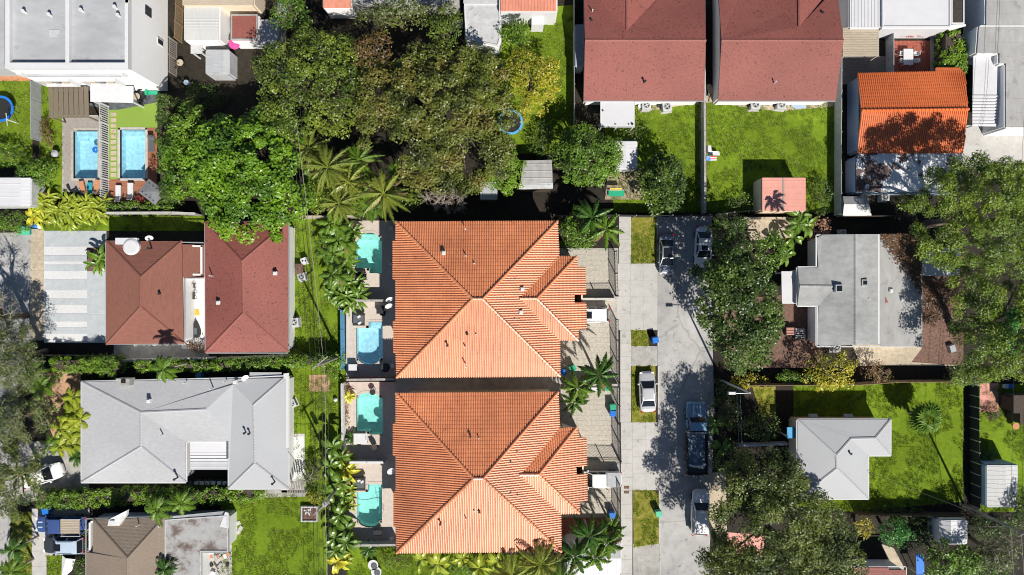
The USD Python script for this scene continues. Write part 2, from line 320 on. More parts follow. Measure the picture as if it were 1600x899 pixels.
leaf_look('frond_gold', [(0.516, 0.469, 0.0299), (0.6, 0.6, 0.0374), (0.6, 0.6, 0.0447)])
leaf_look('frond_dry', [(0.25, 0.175, 0.075), (0.375, 0.275, 0.125)], trans=.1)
leaf_look('frond_olive', [(0.14, 0.188, 0.0269), (0.281, 0.318, 0.0447), (0.423, 0.399, 0.0747)])
leaf_look('grass_look', [(0.112, 0.175, 0.0119), (0.175, 0.25, 0.016), (0.237, 0.281, 0.0239), (0.288, 0.275, 0.0478)])
# ---------------------------------------------------------------- builders: roofs, walls, fences
def pts(seq, z=None):
    """[(px, py) ...] at one height z, or [(px, py, z) ...]"""
    return [at(q[0], q[1], q[2] if len(q) > 2 else z) for q in seq]

def rect(x0, y0, x1, y1): return [(x0, y0), (x1, y0), (x1, y1), (x0, y1)]

def inset(poly, d):
    p = Polygon([tuple(q[:2]) for q in poly]).buffer(-d, join_style=2)
    return np.array(p.exterior.coords)[:-1]

def face_frame(p):
    p = np.asarray(p, float); n = np.zeros(3)
    for i in range(len(p)): n += np.cross(p[i], p[(i + 1) % len(p)])
    n /= np.linalg.norm(n); n = n if n[2] > 0 else -n
    up = np.array([0, 0, 1.]) - n * n[2]
    up = up / np.linalg.norm(up) if np.linalg.norm(up) > 1e-3 else np.array([0, 1., 0])
    return p[0], np.cross(up, n), up, n           # origin, across, uphill, normal

def tile_face(mb, face, pitch=0.26, width=0.175, rise=0.07, length=0.44, lift=0.025, rng=None):
    """barrel tiles, row after row, over one roof face"""
    o, a, up, n = face_frame(face)
    P = np.asarray(face) - o; uv = Polygon(np.stack([P @ a, P @ up], 1)).buffer(0)
    u0, v0, u1, v1 = uv.bounds; th = np.linspace(0, np.pi, 5)
    prof = np.stack([-np.cos(th) * width / 2, np.sin(th) * rise], 1)
    for u in np.arange(u0 + pitch / 2, u1, pitch):
        seg = uv.intersection(LineString([(u, v0 - 1), (u, v1 + 1)]))
        for g in getattr(seg, 'geoms', [seg]):
            if g.is_empty or g.length < .12: continue
            lo, hi = sorted((g.coords[0][1], g.coords[-1][1])); lo -= .05
            v = lo
            while v < hi - .08:
                e = min(v + length, hi); j = rng.normal(0, .003)
                rows = [o + np.outer(prof[:, 0] + u + j, a) + vv * up + np.outer(prof[:, 1] * s + h, n) for vv, h, s in ((v, lift, 1.0), (e + .03, 0.0, .86))]
                V = np.vstack([rows[0], rows[1], o + u * a + v * up])
                F = [[k, k + 1, 6 + k] for k in range(4)] + [[k, 6 + k, 5 + k] for k in range(4)] + [[10, k + 1, k] for k in range(4)]
                mb.add(V, F); v = e
    return mb

def ridge_caps(p, q, r=.17, step=.45):
    mb = MB(); p, q = np.asarray(p, float), np.asarray(q, float); L = np.linalg.norm(q - p); n = max(1, int(L / step)); d = (q - p) / n
    for i in range(n): mb.tube([p + d * i + [0, 0, .07], p + d * (i + 1.12) + [0, 0, .03]], [r * 1.08, r * .88], 7)
    return mb

def strip_cap(p, q, w=.30, t=.035):
    """a folded strip of shingles along a hip or ridge, one short piece after another"""
    mb = MB(); p, q = np.asarray(p, float), np.asarray(q, float); L = np.linalg.norm(q - p); n = max(1, int(L / .3)); d = (q - p) / n
    s = np.cross(d, [0, 0, 1.]); s /= np.linalg.norm(s); up = np.array([0, 0, 1.])
    for i in range(n):
        a, b = p + d * i + up * .03, p + d * (i + 1.15) + up * .012
        mb.add([a - s * w / 2 - up * .03, a + up * t, a + s * w / 2 - up * .03, b - s * w / 2 - up * .03, b + up * t, b + s * w / 2 - up * .03], [[0, 1, 4, 3], [1, 2, 5, 4]])
    return mb

def courses(face, step=.15):
    """a pitched face laid in shingle courses: each course a thin plate, lower edge proud of the one below"""
    o, a, up, n = face_frame(face); P = np.asarray(face) - o; uv = Polygon(np.stack([P @ a, P @ up], 1)).buffer(0)
    u0, v0, u1, v1 = uv.bounds; mb = MB(); v = v0
    from shapely.geometry import box as sbox
    while v < v1:
        cut = uv.intersection(sbox(u0 - 1, v, u1 + 1, v + step + .02))
        for g in getattr(cut, 'geoms', [cut]):
            if g.is_empty or g.geom_type != 'Polygon' or g.area < .01: continue
            c = np.array(g.exterior.coords)[:-1]
            lift = .012 * (1 - (c[:, 1] - v) / step) + .004
            mb.poly(o + np.outer(c[:, 0], a) + np.outer(c[:, 1], up) + np.outer(lift, n))
            e = c[np.abs(c[:, 1] - v) < 1e-6]
            if len(e) > 1:
                ua, ub = e[:, 0].min(), e[:, 0].max(); b0 = o + v * up
                mb.add([b0 + ua * a, b0 + ub * a, b0 + ub * a + n * .016, b0 + ua * a + n * .016], [[0, 1, 2, 3]])
        v += step
    return mb

_house_rng = np.random.default_rng(77)
def roof_parts(t, faces, mat, thick=.16, tiles=None, ridges=(), ridge_mat=None, shingle=False, cap=True):
    """each face a part of its own, with its covering and its ridge or hip caps"""
    for f in faces:
        p = f if np.asarray(f[0]).ndim and len(f[0]) == 3 and isinstance(f[0], np.ndarray) else pts(f)
        path = t.p('roof', MB().slab(p, thick), tiles and 'tile_pan' or mat)
        if tiles: t.p('roof_tiles', tile_face(MB(), p, rng=_house_rng, **tiles[1]), tiles[0], smooth=50, kind='stuff', parent=path)
        elif shingle: t.p('shingles', courses(p), mat, kind='stuff', parent=path)
    for a, b in ridges:
        A, B = (np.asarray(q) if isinstance(q, np.ndarray) else at(*q) for q in (a, b))
        t.p('ridge', ridge_caps(A, B) if tiles else strip_cap(A, B), ridge_mat or mat, smooth=50 if tiles else False)

def walls(t, poly_px, ze, mat, d=.45, z0=0.0, top=None):
    q = inset(pts(poly_px, ze), d)
    for i in range(len(q)):
        a, b = q[i], q[(i + 1) % len(q)]; e = b - a; L = np.linalg.norm(e)
        if L < .05: continue
        e /= L; nrm = np.array([e[1], -e[0]]) * .2
        # walls butt: each runs from its own corner to the next wall's inner face
        t.p('wall', MB().prism([a, b, b - nrm * 1.0, a - nrm * 1.0] if True else [], z0, (top or ze) - .17), mat)
    return q

def flat_roof(t, poly_px, z, mat, edge=None, eh=.12, ew=.15, name='roof'):
    p = pts(poly_px, z)
    path = t.p(name, MB().slab(p, .15), mat)
    if edge:
        outer = Polygon([q[:2] for q in p]); inner = outer.buffer(-ew, join_style=2)
        c, d = np.array(outer.exterior.coords)[:-1], np.array(inner.exterior.coords)[:-1]
        if len(c) == len(d):
            for i in range(len(c)):
                k = np.argmin(np.linalg.norm(d - c[i], axis=1)); k2 = np.argmin(np.linalg.norm(d - c[(i + 1) % len(c)], axis=1))
                t.p('roof_edge', MB().slab([(*q, z + eh) for q in (c[i], c[(i + 1) % len(c)], d[k2], d[k])], eh - .004), edge)
    return path

def ribs(x0, y0, x1, y1, z, pitch_px, r=.05, horiz=False, slope=0.0):
    """raised seams on a sheet-metal roof"""
    mb = MB()
    for u in np.arange((y0 if horiz else x0) + pitch_px / 2, y1 if horiz else x1, pitch_px):
        a, b = (at(x0, u, z), at(x1, u, z)) if horiz else (at(u, y0, z), at(u, y1, z))
        mb.tube([a, b], r, 4)
    return mb

def fence(name, label, line, h, mat, style='panel', post=2.4, post_mat=None, group=None, thick=.05, slat=.16, gap=.1, z0=0.0, rail_mat=None, cat='fence'):
    """line: picture positions of the fence's TOP; posts, rails and panels each a part"""
    P = [at(*q, h) for q in line]; t = Thing(name, label, cat, (P[0][0], P[0][1], 0), group)
    pm = post_mat or mat
    for a, b in zip(P[:-1], P[1:]):
        d = b - a; L = np.linalg.norm(d); n = max(1, round(L / post)); e = d / L; ang = math.atan2(e[1], e[0]); s = L / n
        for k in range(n + 1):
            if k == n and b is not P[-1]: continue
            c = a + e * s * k; t.p('post', MB().obox(c, .1, .1, z0, h + .05, ang), pm)
        for k in range(n):
            c = a + e * s * (k + .5); w = s - .1
            if style == 'panel': t.p('panel', MB().obox(c, w, thick, z0 + .03, h - .03, ang), mat)
            elif style == 'wall': t.p('panel', MB().obox(c, s - .004, .18, z0, h - .04, ang), mat); t.p('coping', MB().obox(c, s - .004, .26, h - .04, h, ang), rail_mat or mat)
            else:
                rm = rail_mat or mat
                for zz in (z0 + .15, h - .12): t.p('rail', MB().obox(c, w, .045, zz, zz + .05, ang), rm)
                if style == 'picket':
                    mb = MB()
                    for u in np.arange(-w / 2 + slat / 2, w / 2, slat + gap): mb.obox(c + e * u, slat, .025, z0 + .05, h, ang)
                    for_stuff = mb; t.p('pickets', for_stuff, mat, kind='stuff')
                elif style == 'mesh':
                    mb = MB()
                    for u in np.arange(-w / 2, w / 2, .35): mb.obox(c + e * u, .02, .02, z0 + .05, h - .06, ang)
                    t.p('wire_mesh', mb, mat, kind='stuff')
    return t

# ---------------------------------------------------------------- builders: foliage
def leaf_cloud(C, R, n, size, rng, up=.55, aspect=.55, fold=.12, zmin=-.35):
    """n folded leaves on each clump (centres C, radii R x 3)"""
    C = np.repeat(C, n, 0); R = np.repeat(R, n, 0); m = len(C)
    d = rng.normal(size=(m, 3)); d[:, 2] = np.where(d[:, 2] < zmin, -d[:, 2], d[:, 2]); d /= np.linalg.norm(d, axis=1, keepdims=True)
    p = C + d * R * rng.uniform(.55, 1.08, (m, 1))
    N = d * .55 + rng.normal(size=(m, 3)) * .42; N[:, 2] += up; N /= np.linalg.norm(N, axis=1, keepdims=True)
    T = np.cross(N, rng.normal(size=(m, 3))); T /= np.linalg.norm(T, axis=1, keepdims=True); S = np.cross(N, T)
    l = size * rng.uniform(.7, 1.3, (m, 1)); w = l * aspect
    v = np.stack([p - T * l / 2, p + S * w / 2 + N * w * fold, p + T * l / 2, p - S * w / 2 + N * w * fold], 1).reshape(-1, 3)
    i = np.arange(m)[:, None] * 4
    return v, np.vstack([i + [0, 1, 2], i + [0, 2, 3]])

def limb(mb, a, b, r0, r1, rng, n=5, sag=.08):
    a, b = np.asarray(a, float), np.asarray(b, float); s = np.linspace(0, 1, n)[:, None]; L = np.linalg.norm(b - a)
    p = a + (b - a) * s; p[1:-1] += rng.normal(0, L * .05, (n - 2, 3)); p[:, 2] += (np.sin(s[:, 0] * np.pi) * L * sag)
    mb.tube(p, np.linspace(r0, r1, n), 6)

def ell(cx, cy, rx, ry, n=18, wob=.12, seed=0):
    r = np.random.default_rng(seed + int(cx) * 7 + int(cy)); a = np.arange(n) / n * 2 * np.pi; k = 1 + wob * r.uniform(-1, 1, n)
    return [(cx + rx * c * q, cy + ry * s * q) for c, s, q in zip(np.cos(a), np.sin(a), k)]

def tree(name, label, outline, h, leaf, seed, base=.4, clump=1.15, size=.30, dens=80, cat='tree', group=None, bark='bark', aspect=.55, twigs=0, dome=.6, fill=1.2, flat=.75, twig_mat=None, up=.55, gaps=0.0):
    """trunk with limbs, and a crown of leaf clumps spread inside the outline (picture positions of the crown's edge)"""
    rng = np.random.default_rng(seed); zm = h * .72
    P = np.array([at(x, y, zm)[:2] for x, y in outline]); poly = Polygon(P).buffer(0); A = poly.area
    c0 = np.array(poly.representative_point().coords[0]) * .3 + np.array(poly.centroid.coords[0]) * .7
    n = max(5, int(fill * 2.1 * A / (math.pi * clump ** 2))); x0, y0, x1, y1 = poly.bounds
    q = rng.uniform((x0, y0), (x1, y1), (n * 6, 2)); q = q[contains_xy(poly.buffer(-clump * .35), q[:, 0], q[:, 1])]
    keep = []
    for a in q:
        if len(keep) >= n: break
        if not keep or np.min(np.linalg.norm(np.array(keep) - a, axis=1)) > clump * .62: keep.append(a)
    q = np.array(keep) if keep else np.array([c0])
    if gaps: q = q[meshkit.noise(np.stack([q[:, 0] * .45, q[:, 1] * .45, np.full(len(q), seed * 3.7)], 1)) > gaps * .55] if len(q) > 8 else q
    dist = distance(poly.exterior, shp_points(q)); dm = max(dist.max() / max(dome, .05), 1e-3)
    tt = np.clip(dist / dm, 0, 1); z = h * (base + (1 - base) * np.sqrt(1 - (1 - tt) ** 2)) - clump * .7 + rng.normal(0, .06 * h, len(q))
    C = np.column_stack([q, z]); rad = clump * rng.uniform(.65, 1.2, len(q)); R = np.column_stack([rad, rad, rad * flat])
    per = max(6, int(dens * A / len(q)))
    t = Thing(name, label, cat, (c0[0], c0[1], 0), group)
    mb = MB(); k0 = h * min(.42, base + .08); r0 = .03 * h + .02
    mb.tube([(*c0, -.1), (*(c0 + rng.normal(0, .1, 2)), k0 * .5), (*c0, k0)], [r0 * 1.3, r0, r0 * .85], 8)
    for i in rng.permutation(len(C))[:9]: limb(mb, (*c0, k0), C[i] - [0, 0, .1], r0 * .55, r0 * .14, rng)
    t.p('trunk', mb, bark, smooth=60)
    t.p('crown', leaf_cloud(C, R, per, size, rng, aspect=aspect, up=up), leaf)
    if twigs:
        mb = MB()
        for i in rng.integers(0, len(C), twigs):
            d = rng.normal(size=3); d[2] = abs(d[2]) * .6; d /= np.linalg.norm(d); limb(mb, C[i] - d * .4, C[i] + d * rad[i] * 1.3, .035, .012, rng, 4, 0)
        t.p('twigs', mb, twig_mat or bark, kind='stuff')
    return t

def shrub(name, label, outline, h, leaf, seed, cat='shrub', **k):
    k = dict(dict(base=.25, clump=.55, size=.2, dens=110, dome=.5), **k)
    return tree(name, label, outline, h, leaf, seed, cat=cat, **k)

def hedge(name, label, poly_px, h, leaf, seed, size=.22, dens=150, cat='hedge', group=None, bump=.25):
    rng = np.random.default_rng(seed); P = [at(x, y, h)[:2] for x, y in poly_px]; poly = Polygon(P).buffer(0); A = poly.area
    t = Thing(name, label, cat, (*np.array(poly.centroid.coords[0]), 0), group)
    inner = poly.buffer(-.22)
    for g in getattr(inner, 'geoms', [inner]):
        if not g.is_empty: t.p('stems', MB().prism(np.array(g.exterior.coords)[:-1], 0.0, h - .35), 'wood_dark')
    x0, y0, x1, y1 = poly.bounds; n = int(A * 3.2) + 4
    q = rng.uniform((x0, y0), (x1, y1), (n * 5, 2)); q = q[contains_xy(poly.buffer(-.1), q[:, 0], q[:, 1])][:n]
    e = [poly.exterior.interpolate(s) for s in np.arange(0, poly.exterior.length, .5)]
    E = np.array([(g.x, g.y, rng.uniform(.25, .85) * h) for g in e])
    C = np.vstack([np.column_stack([q, h - .3 + rng.normal(0, bump * .4, len(q))]), E]); r = rng.uniform(.3, .52, len(C)); R = np.column_stack([r, r, r * .8])
    t.p('foliage', leaf_cloud(C, R, max(6, int(dens * A / len(q))), size, rng), leaf)
    return t

def frond(L, w, droop, n=15, lw=.085, lift=.5, fold=.35, rng=None, feather=1.0):
    """one feather leaf along +x from the origin: rachis and leaflets"""
    mb = MB(); s = np.linspace(0, 1, 7)
    X = L * (s - .12 * droop * s ** 2); Z = L * (lift * s - (lift + droop) * .62 * s ** 2)
    R = np.column_stack([X, np.zeros(7), Z]); mb.tube(R, np.linspace(.045, .01, 7) * max(.6, L / 3), 4)
    for k in range(n):
        u = .12 + .88 * (k + .5) / n; p = np.array([np.interp(u, s, X), 0, np.interp(u, s, Z)])
        l = w * math.sin(math.pi * min(1, (u * .86 + .14)) ** .8) * feather + .12 * w
        for sd in (-1, 1):
            a = rng.uniform(.5, .8); d = np.array([a, sd * math.sqrt(1 - a * a), -fold * rng.uniform(.5, 1.4)]); d /= np.linalg.norm(d)
            b = np.array([lw * .5, 0, 0]); m = p + d * l * .5 + [0, 0, .05 * l]; e = p + d * l - [0, 0, .12 * l]
            mb.add([p - b, p + b, m + b * 1.1, m - b * 1.1, e], [[0, 1, 2], [0, 2, 3], [3, 2, 4]])
    return mb

def blade(L, w, droop, rng, lift=.6, n=7):
    """one broad leaf with a folded midrib along +x"""
    s = np.linspace(0, 1, n); X = L * (s - .15 * droop * s ** 2); Z = L * (lift * s - (lift + droop) * .6 * s ** 2)
    W = w * np.sin(np.pi * np.clip(s * .8 + .16, 0, 1)) ** .8 * np.where(s < .2, .35, 1); W[-1] = .02
    c = np.column_stack([X, np.zeros(n), Z]); j = rng.uniform(.85, 1.1, (2, n))
    l = c + np.column_stack([np.zeros(n), W * j[0] / 2, W * .18]); r = c + np.column_stack([np.zeros(n), -W * j[1] / 2, W * .18])
    V = np.vstack([c, l, r]); F = []
    for i in range(n - 1): F += [[i, i + 1, n + i + 1, n + i], [2 * n + i, 2 * n + i + 1, i + 1, i]]
    return MB().add(V, F)

def fan(L, rng, n=11):
    mb = MB(); a = np.linspace(-2.1, 2.1, n); q = L * .45; mb.tube([(0, 0, 0), (q, 0, q * .35)], [.03, .02], 4); c = np.array([q, 0, q * .35])
    for k in a:
        d = np.array([math.cos(k), math.sin(k), .08]); s = np.array([-d[1], d[0], 0]) * L * .085; m = c + d * L * .36; e = c + d * L * .62 - [0, 0, .12 * L]
        mb.add([c, m + s, e, m - s], [[0, 1, 2], [0, 2, 3]])
    return mb

def palm_proto(name, kind, h, L, n, mat, seed, w=.7, droop=.6, heads=1, spread=.5, trunk='bark_pale', r=.13, lw=.085, lift=(.1, 1.0), n_leaflets=15, fold=.35):
    rng = np.random.default_rng(seed); t = proto(name)
    for hd in range(heads):
        o = np.array([0, 0, h]) if heads == 1 else np.array([rng.uniform(-spread, spread), rng.uniform(-spread, spread), h * rng.uniform(.7, 1.1)])
        b = o * [.5, .5, 0]
        if h > .3: t.p('trunk', MB().tube([b, (b + o) / 2 + [.05, 0, 0], o], [r * 1.35, r, r * .85], 8), trunk, smooth=60)
        k = n // heads; ph = rng.uniform(0, 6)
        for i in range(k):
            a = ph + i * 2.39996; f = (i + .5) / k; lf = lift[1] + (lift[0] - lift[1]) * f; Lk = L * rng.uniform(.8, 1.08) * (.75 + .25 * math.sin(math.pi * min(1, f + .25)))
            if kind == 'feather': m = frond(Lk, w, droop * rng.uniform(.8, 1.2), n_leaflets, lw, lf, fold, rng)
            elif kind == 'blade': m = blade(Lk, w * rng.uniform(.8, 1.15), droop * rng.uniform(.7, 1.3), rng, lf)
            else: m = fan(Lk, rng); 
            if kind == 'fan':
                c, sn = math.cos(-(1.1 * f - .9)), math.sin(-(1.1 * f - .9)); m.V = [v @ np.array([[c, 0, sn], [0, 1, 0], [-sn, 0, c]]).T for v in m.V]
            if f > .82 and kind != 'fan' and n > 10: mt = 'frond_dry' if rng.random() < .5 else mat
            else: mt = mat
            t.p('frond' if kind != 'blade' else 'leaf', m.move((0, 0, 0), a + rng.normal(0, .18)).move(o), mt)
    return t

# ---------------------------------------------------------------- builders: vehicles (local: nose towards +x)
def loft_body(L, W, prof, ground=.22, taper=.15, n=30, round_=.5):
    """prof: [(x share from tail 0 to nose 1, deck height)]; a shell with rounded plan and shoulders"""
    x = -L / 2 + L * (1 - np.cos(np.linspace(0, np.pi, n))) / 2; s = (x + L / 2) / L; zd = np.interp(s, [q[0] for q in prof], [q[1] for q in prof])
    e = np.minimum(x + L / 2, L / 2 - x); hw = W / 2 * (1 - taper * np.abs(2 * s - 1) ** 3)
    k = np.clip(e / round_, 0, 1); hw = hw - round_ * .75 * (1 - np.sqrt(1 - (1 - k) ** 2)); zd = zd - .18 * (1 - np.sqrt(1 - (1 - np.clip(e / .2, 0, 1)) ** 2))
    rows = []
    for xi, w, z in zip(x, hw, zd):
        g = ground; pr = [(w * .86, g), (w * .97, g + .1), (w, g + (z - g) * .55), (w * .985, z - .1), (w * .93, z - .025), (w * .6, z + .012), (0, z + .025)]
        rows.append([(xi, a, b) for a, b in pr] + [(xi, -a, b) for a, b in pr[-2::-1]])
    m = len(rows[0]); V = np.array(rows).reshape(-1, 3); F = [[i * m + k, i * m + k + 1, (i + 1) * m + k + 1, (i + 1) * m + k] for i in range(n - 1) for k in range(m - 1)]
    F += [[i * m + m - 1, i * m, (i + 1) * m, (i + 1) * m + m - 1] for i in range(n - 1)]
    mb = MB().add(V, np.array(F)[:, ::-1])
    for i, fl in ((0, False), (n - 1, True)):
        c = V[i * m:(i + 1) * m].mean(0); mb.add(np.vstack([V[i * m:(i + 1) * m], c]), [[k, (k + 1) % m, m] if not fl else [(k + 1) % m, k, m] for k in range(m)])
    return mb

def cabin_parts(t, xb0, xr0, xr1, xb1, wb, wr, zb, zr, mat, sunroof=None, roof_mat=None, pre=''):
    """greenhouse: pillars and roof in body colour, a pane in every side. b: belt, r: roof, 0: rear, 1: front"""
    b = [(xb0, -wb, zb), (xb1, -wb, zb), (xb1, wb, zb), (xb0, wb, zb)]; r = [(xr0, -wr, zr), (xr1, -wr, zr), (xr1, wr, zr), (xr0, wr, zr)]
    ri = [(xr0 + .12, -wr + .14, zr + .06), (xr1 - .12, -wr + .14, zr + .06), (xr1 - .12, wr - .14, zr + .06), (xr0 + .12, wr - .14, zr + .06)]
    V = b + r + ri; F = [[0, 1, 5, 4], [1, 2, 6, 5], [2, 3, 7, 6], [3, 0, 4, 7], [4, 5, 9, 8], [5, 6, 10, 9], [6, 7, 11, 10], [7, 4, 8, 11], [8, 9, 10, 11]]
    t.p('cabin', MB().add(V, F), roof_mat or mat, smooth=28)
    b, r = np.array(b), np.array(r)
    for nm, q in (('windshield', (1, 2, 2, 1)), ('rear_window', (3, 0, 0, 3)), ('side_window', (0, 1, 1, 0)), ('side_window', (2, 3, 3, 2))):
        Q = np.array([b[q[0]], b[q[1]], r[q[2]], r[q[3]]]); n = np.cross(Q[1] - Q[0], Q[3] - Q[0]); n /= np.linalg.norm(n); c = Q.mean(0)
        if nm == 'side_window':
            for u0, u1 in ((.07, .47), (.53, .93)):
                pick = lambda u, v: (Q[0] * (1 - u) + Q[1] * u) * (1 - v) + (Q[3] * (1 - u) + Q[2] * u) * v
                t.p(nm, MB().add(np.array([pick(u0, .08), pick(u1, .08), pick(u1, .9), pick(u0, .9)]) + n * .012, [[0, 1, 2, 3]]), 'glass')
        else: t.p(nm, MB().add(c + (Q - c) * .9 + n * .014, [[0, 1, 2, 3]]), 'glass')
    if sunroof: t.p('sunroof', MB().box(sunroof[0], -sunroof[2], zr + .05, sunroof[1], sunroof[2], zr + .072), 'glass')

def wheels(t, xs, W, r=.33, tw=.22):
    for x in xs:
        for s in (-1, 1):
            y = s * (W / 2 - .1)
            path = t.p('wheel', MB().tube([(x, y - tw / 2, r), (x, y + tw / 2, r)], r, 16), 'rubber', smooth=40)
            t.p('rim', MB().tube([(x, y + s * (tw / 2 - .02), r), (x, y + s * (tw / 2 + .012), r)], r * .62, 12), 'chrome', parent=path)

def lights_mirrors(t, L, W, zf, zr, mat, xm, zm):
    for s in (-1, 1):
        t.p('headlight', MB().obox((L / 2 - .2, s * (W / 2 - .33)), .26, .34, zf - .13, zf - .01, s * -.35), 'lamp_glass')
        t.p('taillight', MB().obox((-L / 2 + .12, s * (W / 2 - .27)), .2, .36, zr - .16, zr - .03, s * .3), 'lamp_red')
        t.p('mirror', MB().obox((xm, s * (W / 2 + .06)), .16, .24, zm, zm + .16), mat)

def car(name, label, px, py, ang, mat, style='sedan', L=4.7, W=1.82, sunroof=False, roof_mat=None, cat='car', glass_roof=False, group=None):
    o = at(px, py, .5); t = Thing(name, label, cat, (o[0], o[1], 0), group); t.o = np.zeros(3)
    t.prim.GetAttribute('xformOp:translate').Set(Gf.Vec3d(o[0], o[1], .04)); UsdGeom.Xformable(t.prim).AddRotateZOp().Set(float(ang)); L, W = L * 1.02, W * 1.09
    if style == 'sedan':
        t.p('body', loft_body(L, W, [(0, .82), (.06, .96), (.2, .98), (.6, .98), (.72, .95), (.95, .74), (1, .62)]), mat, smooth=40)
        cabin_parts(t, -L * .36, -L * .19, L * .10, L * .27, W * .44, W * .35, .95, 1.40, mat, ((-.75, .35, .5) if glass_roof else ((-.1, .5, .36) if sunroof else None)), roof_mat)
        lights_mirrors(t, L, W, .74, .88, mat, L * .2, .92); wheels(t, (L * .31, -L * .29), W)
    else:
        t.p('body', loft_body(L, W, [(0, .85), (.04, 1.05), (.55, 1.08), (.7, 1.06), (.93, .94), (1, .75)]), mat, smooth=40)
        cabin_parts(t, -L * .475, -L * .40, L * .09, L * .24, W * .45, W * .38, 1.03, 1.66, mat, ((-.15, .55, .42) if sunroof else None), roof_mat)
        for s in (-1, 1): t.p('roof_rail', MB().tube([(-L * .33, s * W * .33, 1.70), (-L * .3, s * W * .33, 1.76), (L * .02, s * W * .33, 1.76), (L * .05, s * W * .33, 1.70)], .022, 5), 'chrome')
        lights_mirrors(t, L, W, .92, 1.0, mat, L * .2, 1.05); wheels(t, (L * .31, -L * .29), W, .36)
    t.p('bumper', MB().obox((L / 2 - .1, 0), .12, W * .72, .3, .48), 'plastic_black'); t.p('bumper', MB().obox((-L / 2 + .1, 0), .12, W * .72, .3, .48), 'plastic_black')
    return t
# ================================================================ THE SETTING: ground, road, pavements, lawns
# pool outlines (water's edge), cut out of the ground and decks
def arc(cx, cy, rx, ry, a0, a1, n=9): return [(cx + rx * math.cos(math.radians(a)), cy - ry * math.sin(math.radians(a))) for a in np.linspace(a0, a1, n)]
POOLS = {'a': rect(115, 204, 153, 279), 'b': rect(188, 203, 227, 279),
         'c': [(556, 419), (577, 419.2), (577.2, 427), (597, 427)] + [(597, 371)] + arc(577, 373, 15, 9, 10, 170)+ [(556, 380)],
         'd': [(557, 513), (576, 512.8), (576.2, 503), (598, 503), (598, 560)] + arc(577, 560, 17, 10, 0, -180) + [(557, 560)],
         'e': [(557, 674), (577, 674.2), (577.2, 679), (598, 679), (598, 622)] + arc(576, 622, 17, 8, 0, 180) + [(557, 622)],
         'f': [(558, 769), (575, 768.8), (575.2, 757), (597, 757), (597, 813)] + arc(577, 813, 17, 11, 0, -180) + [(558, 813)]}
POOL_CUT = [Polygon([q[:2] for q in pts(p, 0.0)]).buffer(0) for p in POOLS.values()]
from shapely.ops import unary_union
POOL_CUT = unary_union(POOL_CUT)
def region(poly, z, t):
    """a sheet over a shapely area, holes left open"""
    mb = MB()
    for g in getattr(poly, 'geoms', [poly]):
        rings = [np.array(g.exterior.coords)[:-1]] + [np.array(r.coords)[:-1] for r in g.interiors]; p = np.vstack(rings)
        f = np.asarray(earcut.triangulate_float64(p.copy(), np.cumsum([len(r) for r in rings]).astype(np.uint32)), int).reshape(-1, 3)
        a = p[f[:, 1]] - p[f[:, 0]]; b = p[f[:, 2]] - p[f[:, 0]]; cr = a[:, 0] * b[:, 1] - a[:, 1] * b[:, 0]; f[cr < 0] = f[cr < 0][:, ::-1]
        mb.add(np.column_stack([p, np.full(len(p), z)]), f)
        for r in rings:
            for i in range(len(r)): j = (i + 1) % len(r); mb.add([(*r[i], z - t), (*r[j], z - t), (*r[j], z), (*r[i], z)], [[0, 1, 2, 3]])
    return mb
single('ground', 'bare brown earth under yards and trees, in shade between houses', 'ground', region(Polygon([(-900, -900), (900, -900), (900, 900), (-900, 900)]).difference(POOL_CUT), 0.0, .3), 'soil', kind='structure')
LAWNS = []
def sheet(name, label, poly, mat, k, cat=None, kind='structure', grass=False):
    p = pts(poly, 0.0); z = .006 * k
    single(name, label, cat or name, region(Polygon([q[:2] for q in p]).buffer(0).difference(POOL_CUT), z, z + .05), mat, kind=kind)
    if grass: LAWNS.append((Polygon([q[:2] for q in p]).buffer(0), z))

def paved(name, label, x0, y0, x1, y1, nx, ny, mat, k, joint=.02, jag=0.0, piece='slab', cat='pavement', kind='structure', seed=0, skew=0.0):
    """slabs one by one, joints between them"""
    t = Thing(name, label, cat, at((x0 + x1) / 2, (y0 + y1) / 2), kind=kind); r = np.random.default_rng(seed)
    a, b = at(x0, y1), at(x1, y0); w, d = (b[0] - a[0]) / nx, (b[1] - a[1]) / ny
    t.p('bed', MB().box(a[0], a[1], -.05, b[0], b[1], .006 * k - .003), 'concrete_old')
    for i in range(nx):
        for j in range(ny):
            z = .006 * k + .012 + r.uniform(0, .006)
            sh = skew * (j / ny - .5)
            t.p(piece, MB().box(a[0] + i * w + joint / 2 + sh, a[1] + j * d + joint / 2, -.04, a[0] + (i + 1) * w - joint / 2 + sh, a[1] + (j + 1) * d - joint / 2, z), mat)
    return t

sheet('road', 'pale worn asphalt street running past parked cars', [(1026, 338), (1112, 338), (1113, 520), (1116, 640), (1112, 760), (1106, 960), (1031, 960), (1028, 640)], 'asphalt', 2)
sheet('road', 'pale street corner at left edge of the striped driveway', [(-90, 366), (48, 363), (48, 532), (30, 600), (8, 960), (-90, 960)], 'asphalt', 2)
paved('pavement', 'pale concrete footpath beside the street and driveway aprons', 967, 338, 986, 412, 1, 4, 'concrete', 3, seed=1)
paved('pavement', 'concrete footpath slabs outside the upper tile house gates', 969, 516, 986, 660, 1, 7, 'concrete', 3, seed=2)
paved('pavement', 'concrete footpath slabs outside the lower tile house gates', 970, 660, 988, 960, 1, 14, 'concrete', 3, seed=3)
paved('pavement', 'narrow concrete footpath between street corner and striped driveway', 48, 358, 69, 532, 1, 8, 'sand', 3, seed=4)
paved('pavement', 'narrow concrete footpath beside the blue flatbed truck', 50, 795, 73, 930, 1, 6, 'concrete', 3, seed=5)
